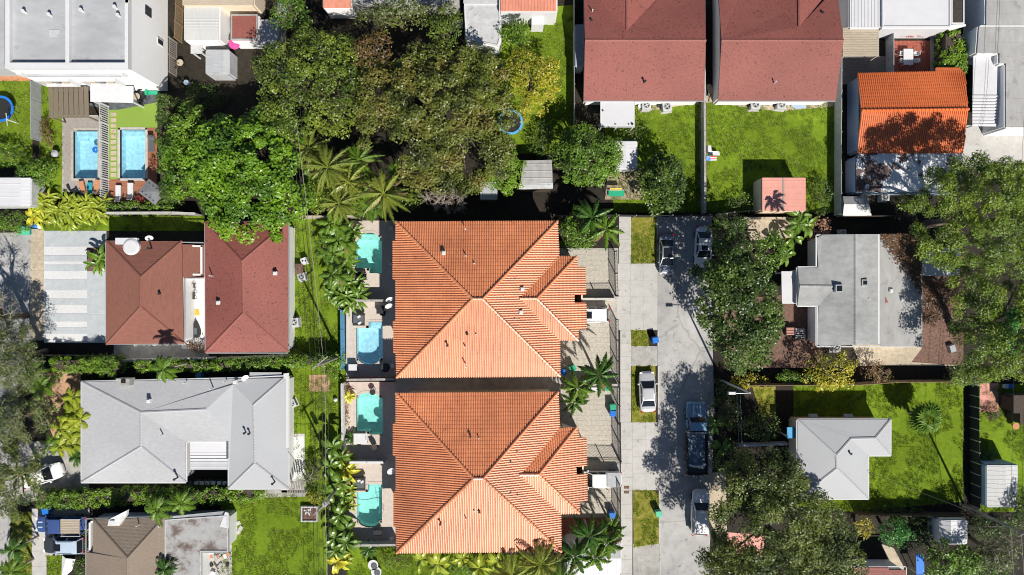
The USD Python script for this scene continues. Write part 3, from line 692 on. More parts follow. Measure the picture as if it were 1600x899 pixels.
paved('driveway_apron', 'broad pale concrete apron between upper tile house and street', 964, 412, 1027, 516, 3, 4, 'concrete', 4, joint=.012, cat='driveway', seed=6)
paved('driveway_apron', 'broad pale concrete apron between lower tile house and street', 988, 660, 1030, 766, 2, 4, 'concrete', 4, joint=.012, cat='driveway', seed=7)
sheet('driveway_apron', 'small dirty concrete strip with a drain by the silver sedan', [(986, 541), (1027, 541), (1027, 572), (986, 572)], 'concrete_old', 3, cat='driveway')
sheet('verge', 'sandy bare verge between footpath and street at bottom', [(989, 850), (1031, 850), (1031, 960), (990, 960)], 'concrete_old', 2)

def pavers(name, label, poly, mat, k, step=.62, seed=0, cat='driveway'):
    """a paved yard whose blocks are real pieces, joined as stuff because they are only a few pixels across"""
    p = Polygon([q[:2] for q in pts(poly, 0.0)]).difference(POOL_CUT); x0, y0, x1, y1 = p.bounds; mb = MB(); r = np.random.default_rng(seed)
    t = Thing(name, label, cat, (*np.array(p.centroid.coords[0]), 0), kind='structure'); t.p('bed', region(p, .006 * k - .003, .05), 'concrete_old')
    for j, y in enumerate(np.arange(y0, y1, step)):
        for x in np.arange(x0 - step, x1, step):
            xx = x + (j % 2) * step / 2
            if contains_xy(p, xx + step / 2, y + step / 2) and contains_xy(p, xx + .03, y + .03) and contains_xy(p, xx + step - .03, y + step - .03): mb.box(xx + .012, y + .012, 0, xx + step - .012, y + step - .012, .006 * k + .006 + r.uniform(0, .008))
    t.p('pavers', mb, mat, kind='stuff'); return t
pavers('paved_yard', 'beige paver forecourt in front of the upper tile house', [(872, 388), (966, 388), (966, 600), (872, 600)], 'paver', 3, seed=1)
pavers('paved_yard', 'beige paver forecourt in front of the lower tile house', [(872, 606), (967, 606), (969, 818), (872, 818)], 'paver', 3, seed=2)
pavers('brick_path', 'red brick strip below the lower tile house forecourt', [(876, 806), (952, 806), (952, 845), (876, 845)], 'red_tile', 5, .35, 3, cat='path')

# striped driveway at left: concrete bands with white gravel between
t = Thing('striped_driveway', 'pale driveway of concrete bands and white gravel strips', 'driveway', at(117, 450), kind='structure')
t.p('gravel', MB().slab([(*q[:2], .012) for q in pts(rect(69, 361, 166, 536), 0)], .06), 'gravel')
for y0, y1 in ((361, 386), (399, 409), (414, 424), (437, 454), (467, 477), (490, 503), (512, 522)):
    a, b = at(69.5, y1), at(136, y0); t.p('slab', MB().box(a[0], a[1], -.03, b[0], b[1], .035), 'slab_pale')
for y0, y1 in ((361, 386), (425, 460), (461, 490), (491, 536)):
    a, b = at(136.4, y1), at(165.5, y0); t.p('slab', MB().box(a[0], a[1], -.03, b[0], b[1], .04), 'slab_pale')
a, b = at(136, 424), at(165, 387); t.p('planting_bed', MB().box(a[0], a[1], -.03, b[0], b[1], .03), 'mulch')

for label, poly, mat, k in (
    ('bright lawn with trampoline at the far left edge', [(-60, 126), (52, 126), (50, 262), (-60, 262)], 'lawn_look', 1),
    ('narrow lawn strip between slatted fence and left pool deck', [(62, 132), (100, 132), (98, 310), (62, 310)], 'lawn_look', 1),
    ('sunny yellow-green lawn below the white porch', [(725, 20), (898, 8), (898, 240), (790, 240), (725, 120)], 'lawn_look', 1),
    ('lawn behind the left one of two red shingle houses', [(940, 160), (1094, 160), (1095, 332), (960, 332)], 'lawn_look', 1),
    ('wide lawn behind the right one of two red shingle houses', [(1104, 160), (1306, 160), (1306, 332), (1104, 332)], 'lawn_look', 1),
    ('dry grass strip between footpath and grey car', [(986, 340), (1026, 340), (1027, 412), (986, 412)], 'lawn_dry', 3),
    ('tiny dry grass patch beside the blue street bin', [(986, 516), (1012, 516), (1014, 541), (986, 541)], 'lawn_dry', 3),
    ('grass strip under the silver sedan', [(987, 572), (1024, 572), (1025, 660), (987, 660)], 'lawn_dry', 3),
    ('grass strip with rounded corner beside the green street bin', [(989, 766), (1020, 766), (1029, 774), (1030, 850), (1012, 852), (990, 856)], 'lawn_dry', 3),
    ('lawn with worn patch between red roof and pool fence', [(455, 338), (533, 338), (533, 556), (453, 556)], 'lawn_look', 1),
    ('lawn with small peach patio right of the white roof', [(448, 566), (540, 566), (540, 775), (470, 775), (448, 700)], 'lawn_look', 1),
    ('large rough lawn in the bottom yard with a pole shadow', [(345, 772), (512, 772), (512, 960), (345, 960)], 'lawn_look', 1),
    ('thin lawn strip above the striped driveway', [(60, 338), (320, 338), (320, 361), (60, 361)], 'lawn_look', 1),
    ('lawn right of the light grey hip roof', [(1240, 598), (1505, 598), (1505, 784), (1330, 800), (1240, 790)], 'lawn_look', 1),
    ('small sunny grass patch below the street lamp', [(1176, 606), (1212, 604), (1212, 650), (1190, 652)], 'lawn_dry', 1),
    ('bright lawn at the right edge beside the grey shed', [(1528, 600), (1680, 600), (1680, 800), (1528, 800)], 'lawn_look', 1),
    ('small grass strip left of the bottom footpath', [(20, 800), (50, 800), (50, 960), (8, 960)], 'lawn_dry', 3),
    ('small grass square below the dark SUV', [(74, 868), (102, 868), (100, 960), (74, 960)], 'lawn_look', 1),
    ('narrow garden lawn below the lower pools', [(545, 848), (700, 864), (860, 870), (880, 960), (540, 960)], 'lawn_look', 1)):
    sheet('lawn', label, poly, mat, k, grass=True)
sheet('artificial_lawn', 'flat artificial turf square above the right blue pool', [(184, 172), (246, 160), (246, 200), (184, 200)], 'turf', 3, cat='lawn')
sheet('artificial_lawn', 'narrow turf strip with stepping stones beside the slat fence', [(170, 172), (184, 172), (184, 281), (170, 281)], 'turf', 3, cat='lawn')
sheet('patio', 'dark slate patio under the white canopy', [(140, 140), (246, 140), (246, 172), (170, 172), (140, 165)], 'slate', 2)
pavers('pool_deck', 'pinkish paver deck round the leftmost pool', [(97, 180), (160, 180), (160, 300), (97, 300)], 'paver_grey', 3, .45, 5, cat='patio')
sheet('path', 'pale concrete path right of the red roofed house', [(444, 356), (461, 356), (461, 432), (455, 436), (455, 534), (444, 534)], 'concrete', 4)
sheet('courtyard', 'white concrete court between the two red-brown roofs', [(284, 425), (326, 425), (326, 545), (284, 545)], 'stucco', 4)
sheet('patio', 'grey shaded patio strip below the red-brown roofs', [(178, 530), (326, 530), (326, 566), (178, 566)], 'concrete_old', 3)
sheet('path', 'peach paved path left of the white-grey roof', [(68, 582), (126, 580), (132, 720), (90, 700), (66, 640)], 'peach', 2)
sheet('patio', 'pinkish concrete patio right of the white-grey roof', [(440, 678), (476, 678), (478, 770), (440, 770)], 'concrete', 4)
sheet('patio', 'small square peach patio on the lawn beside the poles', [(483, 586), (515, 586), (515, 612), (483, 612)], 'peach', 4)
sheet('path', 'broken concrete strip below the long hedge', [(405, 766), (480, 766), (478, 776), (400, 778)], 'concrete_old', 4)
sheet('driveway', 'pale concrete drive under the blue truck and dark SUV', [(60, 795), (140, 795), (140, 866), (74, 868), (60, 866)], 'concrete', 6)
sheet('driveway', 'pale gravelly drive under the white car at left', [(20, 690), (128, 690), (140, 768), (16, 790)], 'concrete_old', 7)
sheet('pool_deck', 'cream deck round the two pools of the upper tile house', [(541, 345), (618, 345), (618, 592), (541, 592)], 'deck_cream', 3, cat='patio')
sheet('pool_deck', 'cream deck round the two pools of the lower tile house', [(538, 597), (618, 597), (618, 852), (536, 852)], 'deck_cream', 3, cat='patio')
sheet('side_passage', 'dark concrete passage between the two tile houses', [(618, 588), (876, 588), (876, 618), (618, 618)], 'concrete_old', 5, cat='path')
sheet('yard', 'pale sandy strip with air conditioners behind the red houses', [(985, 150), (1312, 150), (1312, 166), (1220, 174), (1180, 170), (1110, 160), (1060, 166), (1000, 176)], 'sand', 3)
sheet('yard', 'dirt strip along the wall between the two lawns', [(1092, 150), (1100, 150), (1101, 332), (1093, 332)], 'dirt', 3)
paved('patio', 'red tiled patio with a pale table', 1397, 64, 1453, 114, 8, 7, 'red_tile', 3, piece='tile', cat='patio', seed=11)
sheet('path', 'pale path beside the red patio', [(1453, 44), (1476, 44), (1476, 114), (1453, 114)], 'concrete', 3)
t = Thing('plank_deck', 'dark shaded plank deck above the orange tiled roof', 'deck', at(1350, 110), kind='structure')
for j in range(17):
    a, b = at(1315, 88 + (j + 1) * 2.6), at(1384, 88 + j * 2.6); t.p('plank', MB().box(a[0], a[1] + .012, 0, b[0], b[1] - .012, .06), 'wood_grey')
sheet('yard', 'pale concrete yard with scraps below the white awning', [(1508, 196), (1660, 196), (1660, 250), (1500, 262)], 'concrete', 3)
sheet('yard', 'pale sandy strip below the grey flat roof', [(1330, 536), (1500, 536), (1500, 572), (1345, 572)], 'sand', 3)
sheet('yard', 'brown mulch and debris ground right of the grey flat roof', [(1436, 420), (1505, 400), (1505, 572), (1424, 566), (1440, 545)], 'mulch', 4)
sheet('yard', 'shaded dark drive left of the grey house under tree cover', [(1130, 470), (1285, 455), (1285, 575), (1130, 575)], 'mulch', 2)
sheet('patio', 'tan flagstone patio below the pink shed roof', [(1162, 340), (1240, 340), (1240, 372), (1172, 376)], 'sand', 3)
paved('patio', 'pink paved rectangle on the lawn at right edge', 1531, 599, 1560, 644, 3, 5, 'pink_roof', 3, piece='slab', cat='patio', seed=12)
sheet('path', 'curved tan path in the shaded bottom right yard', [(1376, 850), (1396, 856), (1412, 886), (1416, 930), (1400, 930), (1390, 880)], 'sand', 3)
sheet('patio', 'terrace of terracotta tiles at the white house corner', [(-30, 100), (48, 100), (48, 127), (-30, 127)], 'terracotta', 3)
sheet('patio', 'littered pale patio beside the brown stained roof', [(310, 858), (362, 848), (364, 960), (310, 960)], 'concrete', 3)
sheet('yard', 'dirt ground under the climbing frame', [(950, 270), (1005, 262), (1005, 312), (945, 312)], 'dirt', 3)

sheet('patio', 'reddish paved patch glimpsed under the large dusky tree', [(1136, 832), (1196, 836), (1192, 872), (1138, 868)], 'pink_roof', 3)
sheet('verge', 'dry sandy verge beside the white SUV', [(1107, 740), (1134, 735), (1136, 830), (1108, 830)], 'sand', 3)

# grass blades on every lawn
rng = np.random.default_rng(5); P, Z = [], []
for poly, z in LAWNS:
    x0, y0, x1, y1 = poly.bounds; x0, x1, y0, y1 = max(x0, -66), min(x1, 66), max(y0, -38), min(y1, 38)
    n = int(max(0, (x1 - x0) * (y1 - y0)) * 24); q = rng.uniform((x0, y0), (x1, y1), (n, 2)); q = q[contains_xy(poly, q[:, 0], q[:, 1])]
    q = q[meshkit.fbm(np.column_stack([q * .6, np.zeros(len(q))]), 3, 4) > .42]; P.append(np.column_stack([q, np.full(len(q), z)]))
P = np.vstack(P)
pi = UsdGeom.PointInstancer.Define(stage, '/World/grass'); tag(pi.GetPrim(), 'short uneven grass tufts growing over all the lawns', 'grass', kind='stuff')
protos = []
for k in range(3):
    mb = MB()
    for i in range(9):
        a = rng.uniform(0, 6.28); c = np.array([math.cos(a), math.sin(a), 0]); b = c * rng.uniform(.01, .1); s = np.array([-c[1], c[0], 0]) * .022; e = b + c * rng.uniform(.05, .13) + [0, 0, rng.uniform(.05, .11)]
        mb.add([b - s, b + s, e], [[0, 1, 2]])
    usdkit.mesh(stage, f'/World/grass/tuft_{k:03d}' if k else '/World/grass/tuft', mb.get(), M('grass_look')); protos.append(f'/World/grass/tuft_{k:03d}' if k else '/World/grass/tuft')
pi.CreatePrototypesRel().SetTargets([Sdf.Path(x) for x in protos])
pi.CreateProtoIndicesAttr(Vt.IntArray.FromNumpy(rng.integers(0, 3, len(P)).astype(np.int32)))
pi.CreatePositionsAttr(Vt.Vec3fArray.FromNumpy(P.astype(np.float32)))
a = rng.uniform(0, np.pi, len(P)); s = rng.uniform(.7, 1.6, len(P)).astype(np.float32)
pi.CreateOrientationsAttr(Vt.QuathArray([Gf.Quath(float(math.cos(x)), 0, 0, float(math.sin(x))) for x in a]))
pi.CreateScalesAttr(Vt.Vec3fArray.FromNumpy(np.stack([s, s, s], 1)))

t = Thing('kerb', 'low concrete edge strip between street and verge', 'kerb', at(1029, 620), kind='structure')
for y0, y1 in ((338, 412), (516, 541), (572, 660), (766, 850), (850, 940)):
    n = max(1, round((y1 - y0) / 20))
    for k in range(n):
        a, b = y0 + (y1 - y0) * k / n + .15, y0 + (y1 - y0) * (k + 1) / n - .15; x = 1026.5 + (y0 - 338) / 130
        t.p('kerb_stone', MB().pbox(x - .3, a, x + 1.8, b, -.05, .06), 'concrete')
# ================================================================ HOUSES
def vents(t, spots, z):
    for x, y, *k in spots:
        c = at(x, y, z + .25); kind = k[0] if k else 'pipe'
        if kind == 'pipe': t.p('roof_vent', MB().cyl(c[0], c[1], z - .5, z + .42, .07, 8), 'trim_white')
        elif kind == 'hood':
            t.p('roof_vent', MB().obox(c, .34, .34, z - .5, z + .12).obox(c, .46, .46, z + .16, z + .3, 0, .6).cyl(c[0], c[1], z + .1, z + .18, .12, 8), 'trim_white')
        elif kind == 'dark': t.p('roof_vent', MB().cyl(c[0], c[1], z - .5, z + .34, .09, 8).cyl(c[0], c[1], z + .34, z + .42, .15, 8), 'plastic_black')

def wall_window(t, a, b, z0, z1, normal, panes=2, frame='trim_white'):
    """a framed window standing 3 cm proud of the wall between points a and b"""
    a, b = np.asarray(a[:2], float), np.asarray(b[:2], float); e = b - a; L = np.linalg.norm(e); e /= L; n = np.asarray(normal, float); ang = math.atan2(e[1], e[0]); c = (a + b) / 2 + n * .04
    w = t.p('window', MB().obox(c, L, .08, z0 - .08, z0, ang).obox(c, L, .08, z1, z1 + .08, ang).obox(c - e * (L / 2 - .04), .08, .08, z0, z1, ang).obox(c + e * (L / 2 - .04), .08, .08, z0, z1, ang), frame)
    for k in range(panes):
        u = -L / 2 + .08 + (L - .16) * (k + .5) / panes
        t.p('pane', MB().obox(c + e * u, (L - .16) / panes - .05, .03, z0 + .005, z1 - .005, ang), 'window_dark', parent=w)

ZE, ZR, ZW = 6.0, 8.5, 7.33
def tile_house(label, dy, o):
    """o: picture positions of the roof's corners"""
    t = Thing('tile_roof_house', label, 'house', (*at(740, 467 + dy, ZE)[:2], 0))
    e = lambda k: (*o[k], ZE)
    ra, rb, va, wr = (*o['ra'], ZR), (*o['rb'], ZR), (*o['va'], ZW), (*o['wr'], ZW)
    west = [e('nw')] + [(*q, ZE) for q in o['weave']] + [e('sw'), ra]
    # the eave line of each face keeps its steps; the plane dips a little where the eave stands out
    def faces_on(p):      # put every vertex on the plane of the first three world points, so that the face is flat
        q = np.array([at(*v) for v in p]); return [x for x in q]
    fN = [e('nw'), e('ne'), rb, ra]; fS = [e('sw'), e('se'), rb, ra]
    fE = [rb, e('ne'), (*o['wn'], ZE), va, (*o['ws'], ZE), e('se')]
    fWN = [(*o['wn'], ZE), (*o['wne'], ZE), wr, va]; fWS = [va, wr, (*o['wse'], ZE), (*o['ws'], ZE)]
    fWE = [wr, (*o['wne'], ZE)] + [(*q, ZE) for q in o['eeave']] + [(*o['wse'], ZE)]
    main = dict(pitch=.256, width=.172)
    flat = []
    for f, ref in ((west, (0, -2, -1)), (fN, (0, 1, 2)), (fS, (0, 1, 2)), (fE, (0, 1, 5)), (fWN, (0, 1, 2)), (fWS, (1, 2, 3)), (fWE, (0, 1, -1))):
        q = [at(*v) for v in f]; A, B, C = (q[k] for k in ref); n = np.cross(B - A, C - A); n /= n[2]
        flat.append([np.array([v[0], v[1], A[2] - n[0] * (v[0] - A[0]) - n[1] * (v[1] - A[1])]) for v in q])
    roof_parts(t, flat, 'tile_pan', .18, tiles=('tile_red', main),
               ridges=[(ra, rb), (ra, e('nw')), (ra, e('sw')), (rb, e('ne')), (rb, e('se')), (va, wr), (wr, (*o['wne'], ZE)), (wr, (*o['wse'], ZE))], ridge_mat='tile_red')
    q = walls(t, [e('nw'), e('ne'), e('se'), e('sw')], ZE, 'stucco_cream', .75)
    walls(t, [(*o['wn'],), (*o['eeave'][1],), (*o['eeave'][-2],), (*o['ws'],)], ZE, 'stucco_cream', .5, top=ZE - .42)
    a, b = q.min(0), q.max(0)
    for y in np.linspace(a[1] + 2.5, b[1] - 2.5, 4): wall_window(t, (a[0], y + .7), (a[0], y - .7), 3.6, 4.9, (-1, 0)); wall_window(t, (a[0], y + .9), (a[0], y - .9), .6, 2.3, (-1, 0))
    for x in np.linspace(a[0] + 3, b[0] - 3, 4): wall_window(t, (x - .5, b[1]), (x + .5, b[1]), 3.7, 4.7, (0, 1)); wall_window(t, (x - .6, a[1]), (x + .6, a[1]), 3.7, 4.8, (0, -1))
    t.p('gutter', MB().tube([at(*e('nw')) + [-.05, 0, -.12], at(*e('sw')) + [-.05, 0, -.12]], .07, 6), 'trim_white')
    vents(t, [(x, y + dy, k) for x, y, k in o['vents']], 7.3)
    return t
tile_house('upper of the two large orange-red tile roofed houses beside the pools', 0, dict(nw=(619, 347), ne=(871, 346), se=(875, 588), sw=(620, 590),
    weave=[(618.5, 376), (614, 376.2), (614, 437), (618.5, 437.2), (618.5, 501), (614.5, 501.2), (615, 552), (619, 552.2)], ra=(738.5, 467.5), rb=(754, 467.5), va=(812, 467), wr=(839, 467),
    wn=(873.5, 401), wne=(901, 401), ws=(874.5, 532), wse=(903, 532), eeave=[(903, 417), (915, 417.2), (915.5, 461), (897, 461.2), (897, 473), (916, 473.2), (916.5, 514), (903.5, 514.2)],
    vents=[(693, 395, 'hood'), (728, 400, 'pipe'), (741, 412, 'pipe'), (727, 358, 'pipe'), (816, 452, 'hood'), (814, 488, 'hood'), (806, 437, 'pipe'), (805, 499, 'pipe'), (730, 522, 'dark'), (744, 523, 'pipe'), (699, 540, 'dark'), (727, 543, 'pipe'), (728, 574, 'pipe')]))
tile_house('lower of the two large orange-red tile roofed houses with palm shadow', 267, dict(nw=(619, 615), ne=(872, 613), se=(877, 862), sw=(620, 864),
    weave=[(619, 661), (614.5, 661.2), (614.5, 713), (619, 713.2), (619, 768), (615, 768.2), (615, 824), (619.5, 824.2)], ra=(740, 748), rb=(755, 748), va=(812, 742), wr=(842, 742),
    wn=(874.5, 670), wne=(901, 668), ws=(876, 803), wse=(905, 802), eeave=[(905.5, 685), (916.5, 685.2), (917, 729), (900, 729.2), (900, 741), (917.5, 741.2), (918, 784), (906, 784.2)],
    vents=[(735, 682 - 267, 'dark'), (748, 685 - 267, 'pipe'), (797, 720 - 267, 'dark'), (809, 708 - 267, 'pipe'), (797, 769 - 267, 'dark'), (783, 733 - 267, 'pipe'), (809, 775 - 267, 'pipe'), (741, 799 - 267, 'pipe'), (749, 800 - 267, 'dark'), (728, 811 - 267, 'pipe'), (688, 819 - 267, 'dark')]))

def plain_house(name, label, outline, ze, faces, mat, wall='stucco', ridges=(), ins=.45, vent=(), cat='house', vz=None, shingle=True, mats=None, gutters=None):
    c = np.mean(pts(outline, ze), axis=0); t = Thing(name, label, cat, (c[0], c[1], 0))
    for i, f in enumerate(faces): roof_parts(t, [f], mats[i] if mats else mat, .16, shingle=shingle)
    for a, b in ridges: t.p('ridge', strip_cap(at(*a), at(*b)), mat if isinstance(mat, str) else mat)
    P = pts(outline, ze); PG = Polygon([q[:2] for q in P])
    for i in (range(len(P)) if gutters is None else gutters):
        a, b = P[i], P[(i + 1) % len(P)]; d = b - a; L = np.linalg.norm(d); e = d / L; n = np.array([-e[1], e[0], 0])
        if PG.contains(Point(*((a + b) / 2 + n * .2)[:2])): n = -n
        t.p('gutter', MB().tube([a + n * .06 + e * .02 - [0, 0, .12], b + n * .06 - e * .02 - [0, 0, .12]], .075, 6), 'galv' if 'grey' not in name else 'trim_white')
    walls(t, outline, ze, wall, ins); vents(t, vent, vz or ze + .8); return t

# the two red shingle houses at the top, gable ends left and right, a cross gable each
for label, x0, xr0, x1, xr1, ga, gd, vent in (
    ('left one of two red shingle houses above the green lawns', 912, 914, 1100, 1103, (980, 47), 1027, [(924, 32, 'dark'), (926, 16, 'pipe'), (925, 80, 'pipe'), (1008, 127, 'dark'), (950, 81, 'pipe')]),
    ('right one of two red shingle houses above the green lawns', 1122, 1127.5, 1306, 1318, (1249, 42), 1292, [(1285, 20, 'dark'), (1212, 128, 'pipe'), (1302, 38, 'pipe'), (1301, 68, 'pipe')])):
    ze, zr, zt = 3.0, 5.0, 3.05; s = (xr1 - xr0) / 2; gx, gy = ga
    k = lambda x: x
    t = plain_house('red_shingle_house', label, [(x0, -120), (x1, -120), (x1, 157), (x0, 157)], ze,
        [[(x0, 157, ze), (x1, 157, ze), (xr1, 63, zr), (xr0, 63, zr)],
         [(xr0, 63, zr), (xr1, 63, zr), (x1 + 1, -20, 3.2), (gd + 20, -20, 2.5), (gx, gy, 4.6), (gx - (gd - gx) - 20, -20, 2.5), (x0, -20, 3.2)],
         [(gx, gy, 4.6), (gd + 20, -20, 2.5), (gx, -20, 4.65)], [(gx, gy, 4.6), (gx, -20, 4.65), (gx - (gd - gx) - 20, -20, 2.5)]],
        'shingle_red', gutters=(2,), ridges=[((xr0, 63, zr), (xr1, 63, zr)), ((gx, gy, 4.63), (gx, -18, 4.68))], vent=vent, vz=3.9)

# red-brown hip roof at left, the red one beside it
plain_house('brown_roof_house', 'red-brown hip roofed house beside the striped driveway', [(165, 378), (318, 380), (318, 434), (287, 434), (287, 537), (166, 537)], 3.4,
    [[(166, 377, 3.4), (284, 377, 3.4), (220, 433, 4.9)], [(166, 538, 3.4), (287, 537, 3.4), (219, 480, 4.9)], [(166, 377, 3.4), (220, 433, 4.9), (219, 480, 4.9), (166, 538, 3.4)],
     [(284, 377, 3.4), (287, 537, 3.4), (219, 480, 4.9), (220, 433, 4.9)], [(285, 382, 3.42), (318, 383, 3.0), (318, 434, 3.0), (286, 434, 3.42)]],
    'shingle_brown', mats=['shingle_brown', 'shingle_brown', 'shingle_brown_b', 'shingle_brown_b', 'shingle_brown_b'],
    ridges=[((220, 433, 4.93), (219, 480, 4.93)), ((220, 433, 4.93), (166, 377, 3.43)), ((220, 433, 4.93), (284, 377, 3.43)), ((219, 480, 4.93), (166, 538, 3.43)), ((219, 480, 4.93), (287, 537, 3.43))], vent=[(232, 388, 'dark'), (249, 459, 'dark')], vz=4.2)
plain_house('red_roof_house', 'red hip roofed house partly under the bright green tree', [(320, 347), (450, 347), (450, 551), (321, 551)], 3.3,
    [[(320, 347, 3.3), (450, 347, 3.3), (378, 408, 4.9)], [(321, 551, 3.3), (450, 550, 3.3), (380, 489, 4.9)], [(320, 347, 3.3), (378, 408, 4.9), (380, 489, 4.9), (321, 551, 3.3)], [(450, 347, 3.3), (450, 550, 3.3), (380, 489, 4.9), (378, 408, 4.9)]],
    'shingle_red', ridges=[((378, 408, 4.93), (380, 489, 4.93)), ((378, 408, 4.93), (320, 347, 3.33)), ((378, 408, 4.93), (450, 347, 3.33)), ((380, 489, 4.93), (321, 551, 3.33)), ((380, 489, 4.93), (450, 550, 3.33))],
    vent=[(328, 431), (340, 473, 'hood'), (395, 448, 'hood'), (429, 427, 'hood'), (397, 432, 'dark'), (455, 434)][:5], vz=4.1)

# white-grey house with two hip blocks
t = plain_house('white_grey_house', 'large white-grey hip roofed house between two hedges', [(127, 597), (385, 591), (450, 588), (450, 764), (357, 764), (357, 690), (290, 690), (290, 754), (127, 754)], 3.0,
    [[(127, 597, 3), (127, 754, 3), (220, 698, 3.7), (220, 645, 3.7)], [(127, 754, 3), (290, 754, 3), (220, 698, 3.7)], [(220, 645, 3.7), (290, 690, 3), (290, 754, 3), (220, 698, 3.7)],
     [(127, 597, 3), (390, 592, 3), (364, 601, 3.25), (322, 640, 3.7), (220, 645, 3.7)], [(220, 645, 3.7), (322, 640, 3.7), (357, 674, 3.2), (357, 690, 3), (290, 690, 3)],
     [(322, 640, 3.7), (364, 601, 3.25), (396, 633, 3.7), (398, 724, 3.7), (357, 764, 3), (357, 674, 3.2)], [(364, 601, 3.25), (390, 592, 3), (444, 591, 3), (396, 633, 3.7)],
     [(444, 591, 3), (450, 590, 3), (450, 764, 3), (398, 724, 3.7), (396, 633, 3.7)], [(357, 764, 3), (450, 764, 3), (398, 724, 3.7)]],
    'shingle_grey', shingle=False, mats=['shingle_grey', 'shingle_grey', 'shingle_grey', 'shingle_grey', 'shingle_grey', 'shingle_light', 'shingle_light', 'shingle_light', 'shingle_light'],
    ridges=[((220, 645, 3.73), (220, 698, 3.73)), ((220, 645, 3.73), (322, 640, 3.73)), ((220, 645, 3.73), (127, 597, 3.03)), ((220, 698, 3.73), (127, 754, 3.03)), ((220, 698, 3.73), (290, 754, 3.03)), ((396, 633, 3.73), (398, 724, 3.73)), ((398, 724, 3.73), (357, 764, 3.03)), ((398, 724, 3.73), (450, 764, 3.03)), ((396, 633, 3.73), (444, 591, 3.03))],
    vent=[(231, 627, 'hood'), (287, 599), (350, 597), (329, 608), (382, 677, 'dark'), (389, 678, 'dark'), (251, 681), (426, 756, 'dark'), (366, 597, 'hood'), (273, 749, 'dark')], vz=3.7)
p = t.p('chimney', MB().pbox(181, 592, 202, 603, 2.8, 4.0), 'wall_grey'); t.p('flue', MB().pbox(189, 594, 195, 599, 4.0, 4.2), 'black_metal', parent=p)
t.p('roof_edge', MB().slab(pts([(443, 584, 3.04), (451, 583, 3.04), (451, 700, 3.04), (444, 700, 3.04)]), .2), 'trim_white')
t.p('roof', MB().slab(pts([(390, 582, 2.75), (440, 582, 2.75), (440, 592, 2.85), (390, 592, 2.85)]), .1), 'shingle_light')
mr = t.p('patio_roof', MB().slab(pts([(297, 688, 2.9), (357, 688, 2.9), (357, 734, 2.55), (297, 734, 2.55)]), .06), 'white_roof')
t.p('roof_seams', ribs(297, 690, 357, 733, 2.75, 5, .035, horiz=True), 'white_roof', parent=mr)
t.p('skylight', MB().slab(pts([(353.5, 685, 3.02), (357, 685, 3.02), (357, 716, 2.95), (353.5, 716, 2.95)]), .05), 'slate')
for k in range(7): t.p('window', MB().pbox(294 + k * 9, 752, 300 + k * 9, 758, .3, 1.5), 'window_dark')

# brown house at the bottom with a stained flat part
t = plain_house('brown_shingle_house', 'tan-brown shingle house with stained flat roof beside blue truck', [(134, 812), (357, 806), (357, 863), (314, 863), (314, 990), (134, 990)], 3.0,
    [[(145, 812, 3), (257, 809, 3), (199, 873, 4.5)], [(145, 812, 3), (199, 873, 4.5), (199, 990, 4.5), (134, 990, 2.9), (134, 863, 2.9), (145, 863, 3.05)], [(257, 809, 3), (258, 990, 3), (199, 990, 4.5), (199, 873, 4.5)]],
    'shingle_tan', ridges=[((199, 873, 4.53), (145, 812, 3.03)), ((199, 873, 4.53), (257, 809, 3.03)), ((199, 873, 4.53), (199, 980, 4.53))], vent=[(214, 822), (249, 823)], vz=3.5)
flat_roof(t, [(258, 812), (356, 805), (357, 862), (315, 862), (315, 990), (258, 990)], 3.02, 'flat_stained', 'white_dirty', .1, .12)
t.p('roof', MB().slab(pts([(258, 808, 3.0), (350, 799, 2.9), (345, 806, 3.05), (258, 812, 3.05)]), .08), 'white_dirty')
t.p('roof', MB().slab(pts([(343, 823, 3.1), (352, 800, 3.1), (357, 802, 3.1), (357, 826, 3.1)]), .1), 'white')
d = t.p('dormer', MB().slab(pts([(168, 822, 3.6), (170, 812, 4.1), (198, 798, 4.3), (197, 806, 3.9), (186, 822, 3.6)]), .5), 'white_dirty'); t.p('skylight', MB().pbox(171, 814, 178, 819, 4.1, 4.2), 'trim_white', parent=d)

# grey house at right: hip wing, low gable, flat part
t = plain_house('grey_roof_house', 'weathered grey roofed house between two large trees', [(1276, 368), (1440, 368), (1440, 541), (1276, 541), (1276, 478), (1246, 478), (1246, 418), (1276, 418)], 3.0,
    [[(1276, 372, 3), (1286, 367, 3.05), (1337, 366, 3.9), (1337, 539, 3.9), (1277, 541, 3), (1279, 478, 3.05), (1306, 448, 3.5), (1279, 418, 3.05)],
     [(1337, 366, 3.9), (1373, 366, 3.4), (1373, 539, 3.4), (1337, 539, 3.9)], [(1246, 418, 3), (1279, 418, 3.05), (1306, 448, 3.5), (1250, 447, 3.5)], [(1250, 447, 3.5), (1306, 448, 3.5), (1279, 478, 3.05), (1246, 478, 3)]],
    'shingle_weathered', shingle=False, ridges=[((1337, 366, 3.93), (1337, 539, 3.93)), ((1250, 447, 3.53), (1306, 448, 3.53))], vent=[(1358, 467), (1342, 435, 'dark'), (1393, 454, 'hood'), (1411, 468, 'hood')], vz=3.3)
flat_roof(t, [(1373.5, 367), (1440, 367), (1440, 542), (1380, 542), (1373.5, 539)], 3.36, 'flat_grey')
t.p('flashing', MB().slab(pts([(1371.5, 366, 3.45), (1374.5, 366, 3.45), (1374.5, 538, 3.45), (1371.5, 538, 3.45)]), .06), 'trim_white')
for x0, y0, x1, y1 in ((1306, 445, 1318, 457), (1347, 437, 1357, 447)):
    f = t.p('skylight', MB().pbox(x0, y0, x1, y1, 3.3, 3.95), 'galv'); t.p('pane', MB().pbox(x0 + 2, y0 + 2, x1 - 2, y1 - 2, 3.96, 3.98), 'glass', parent=f)
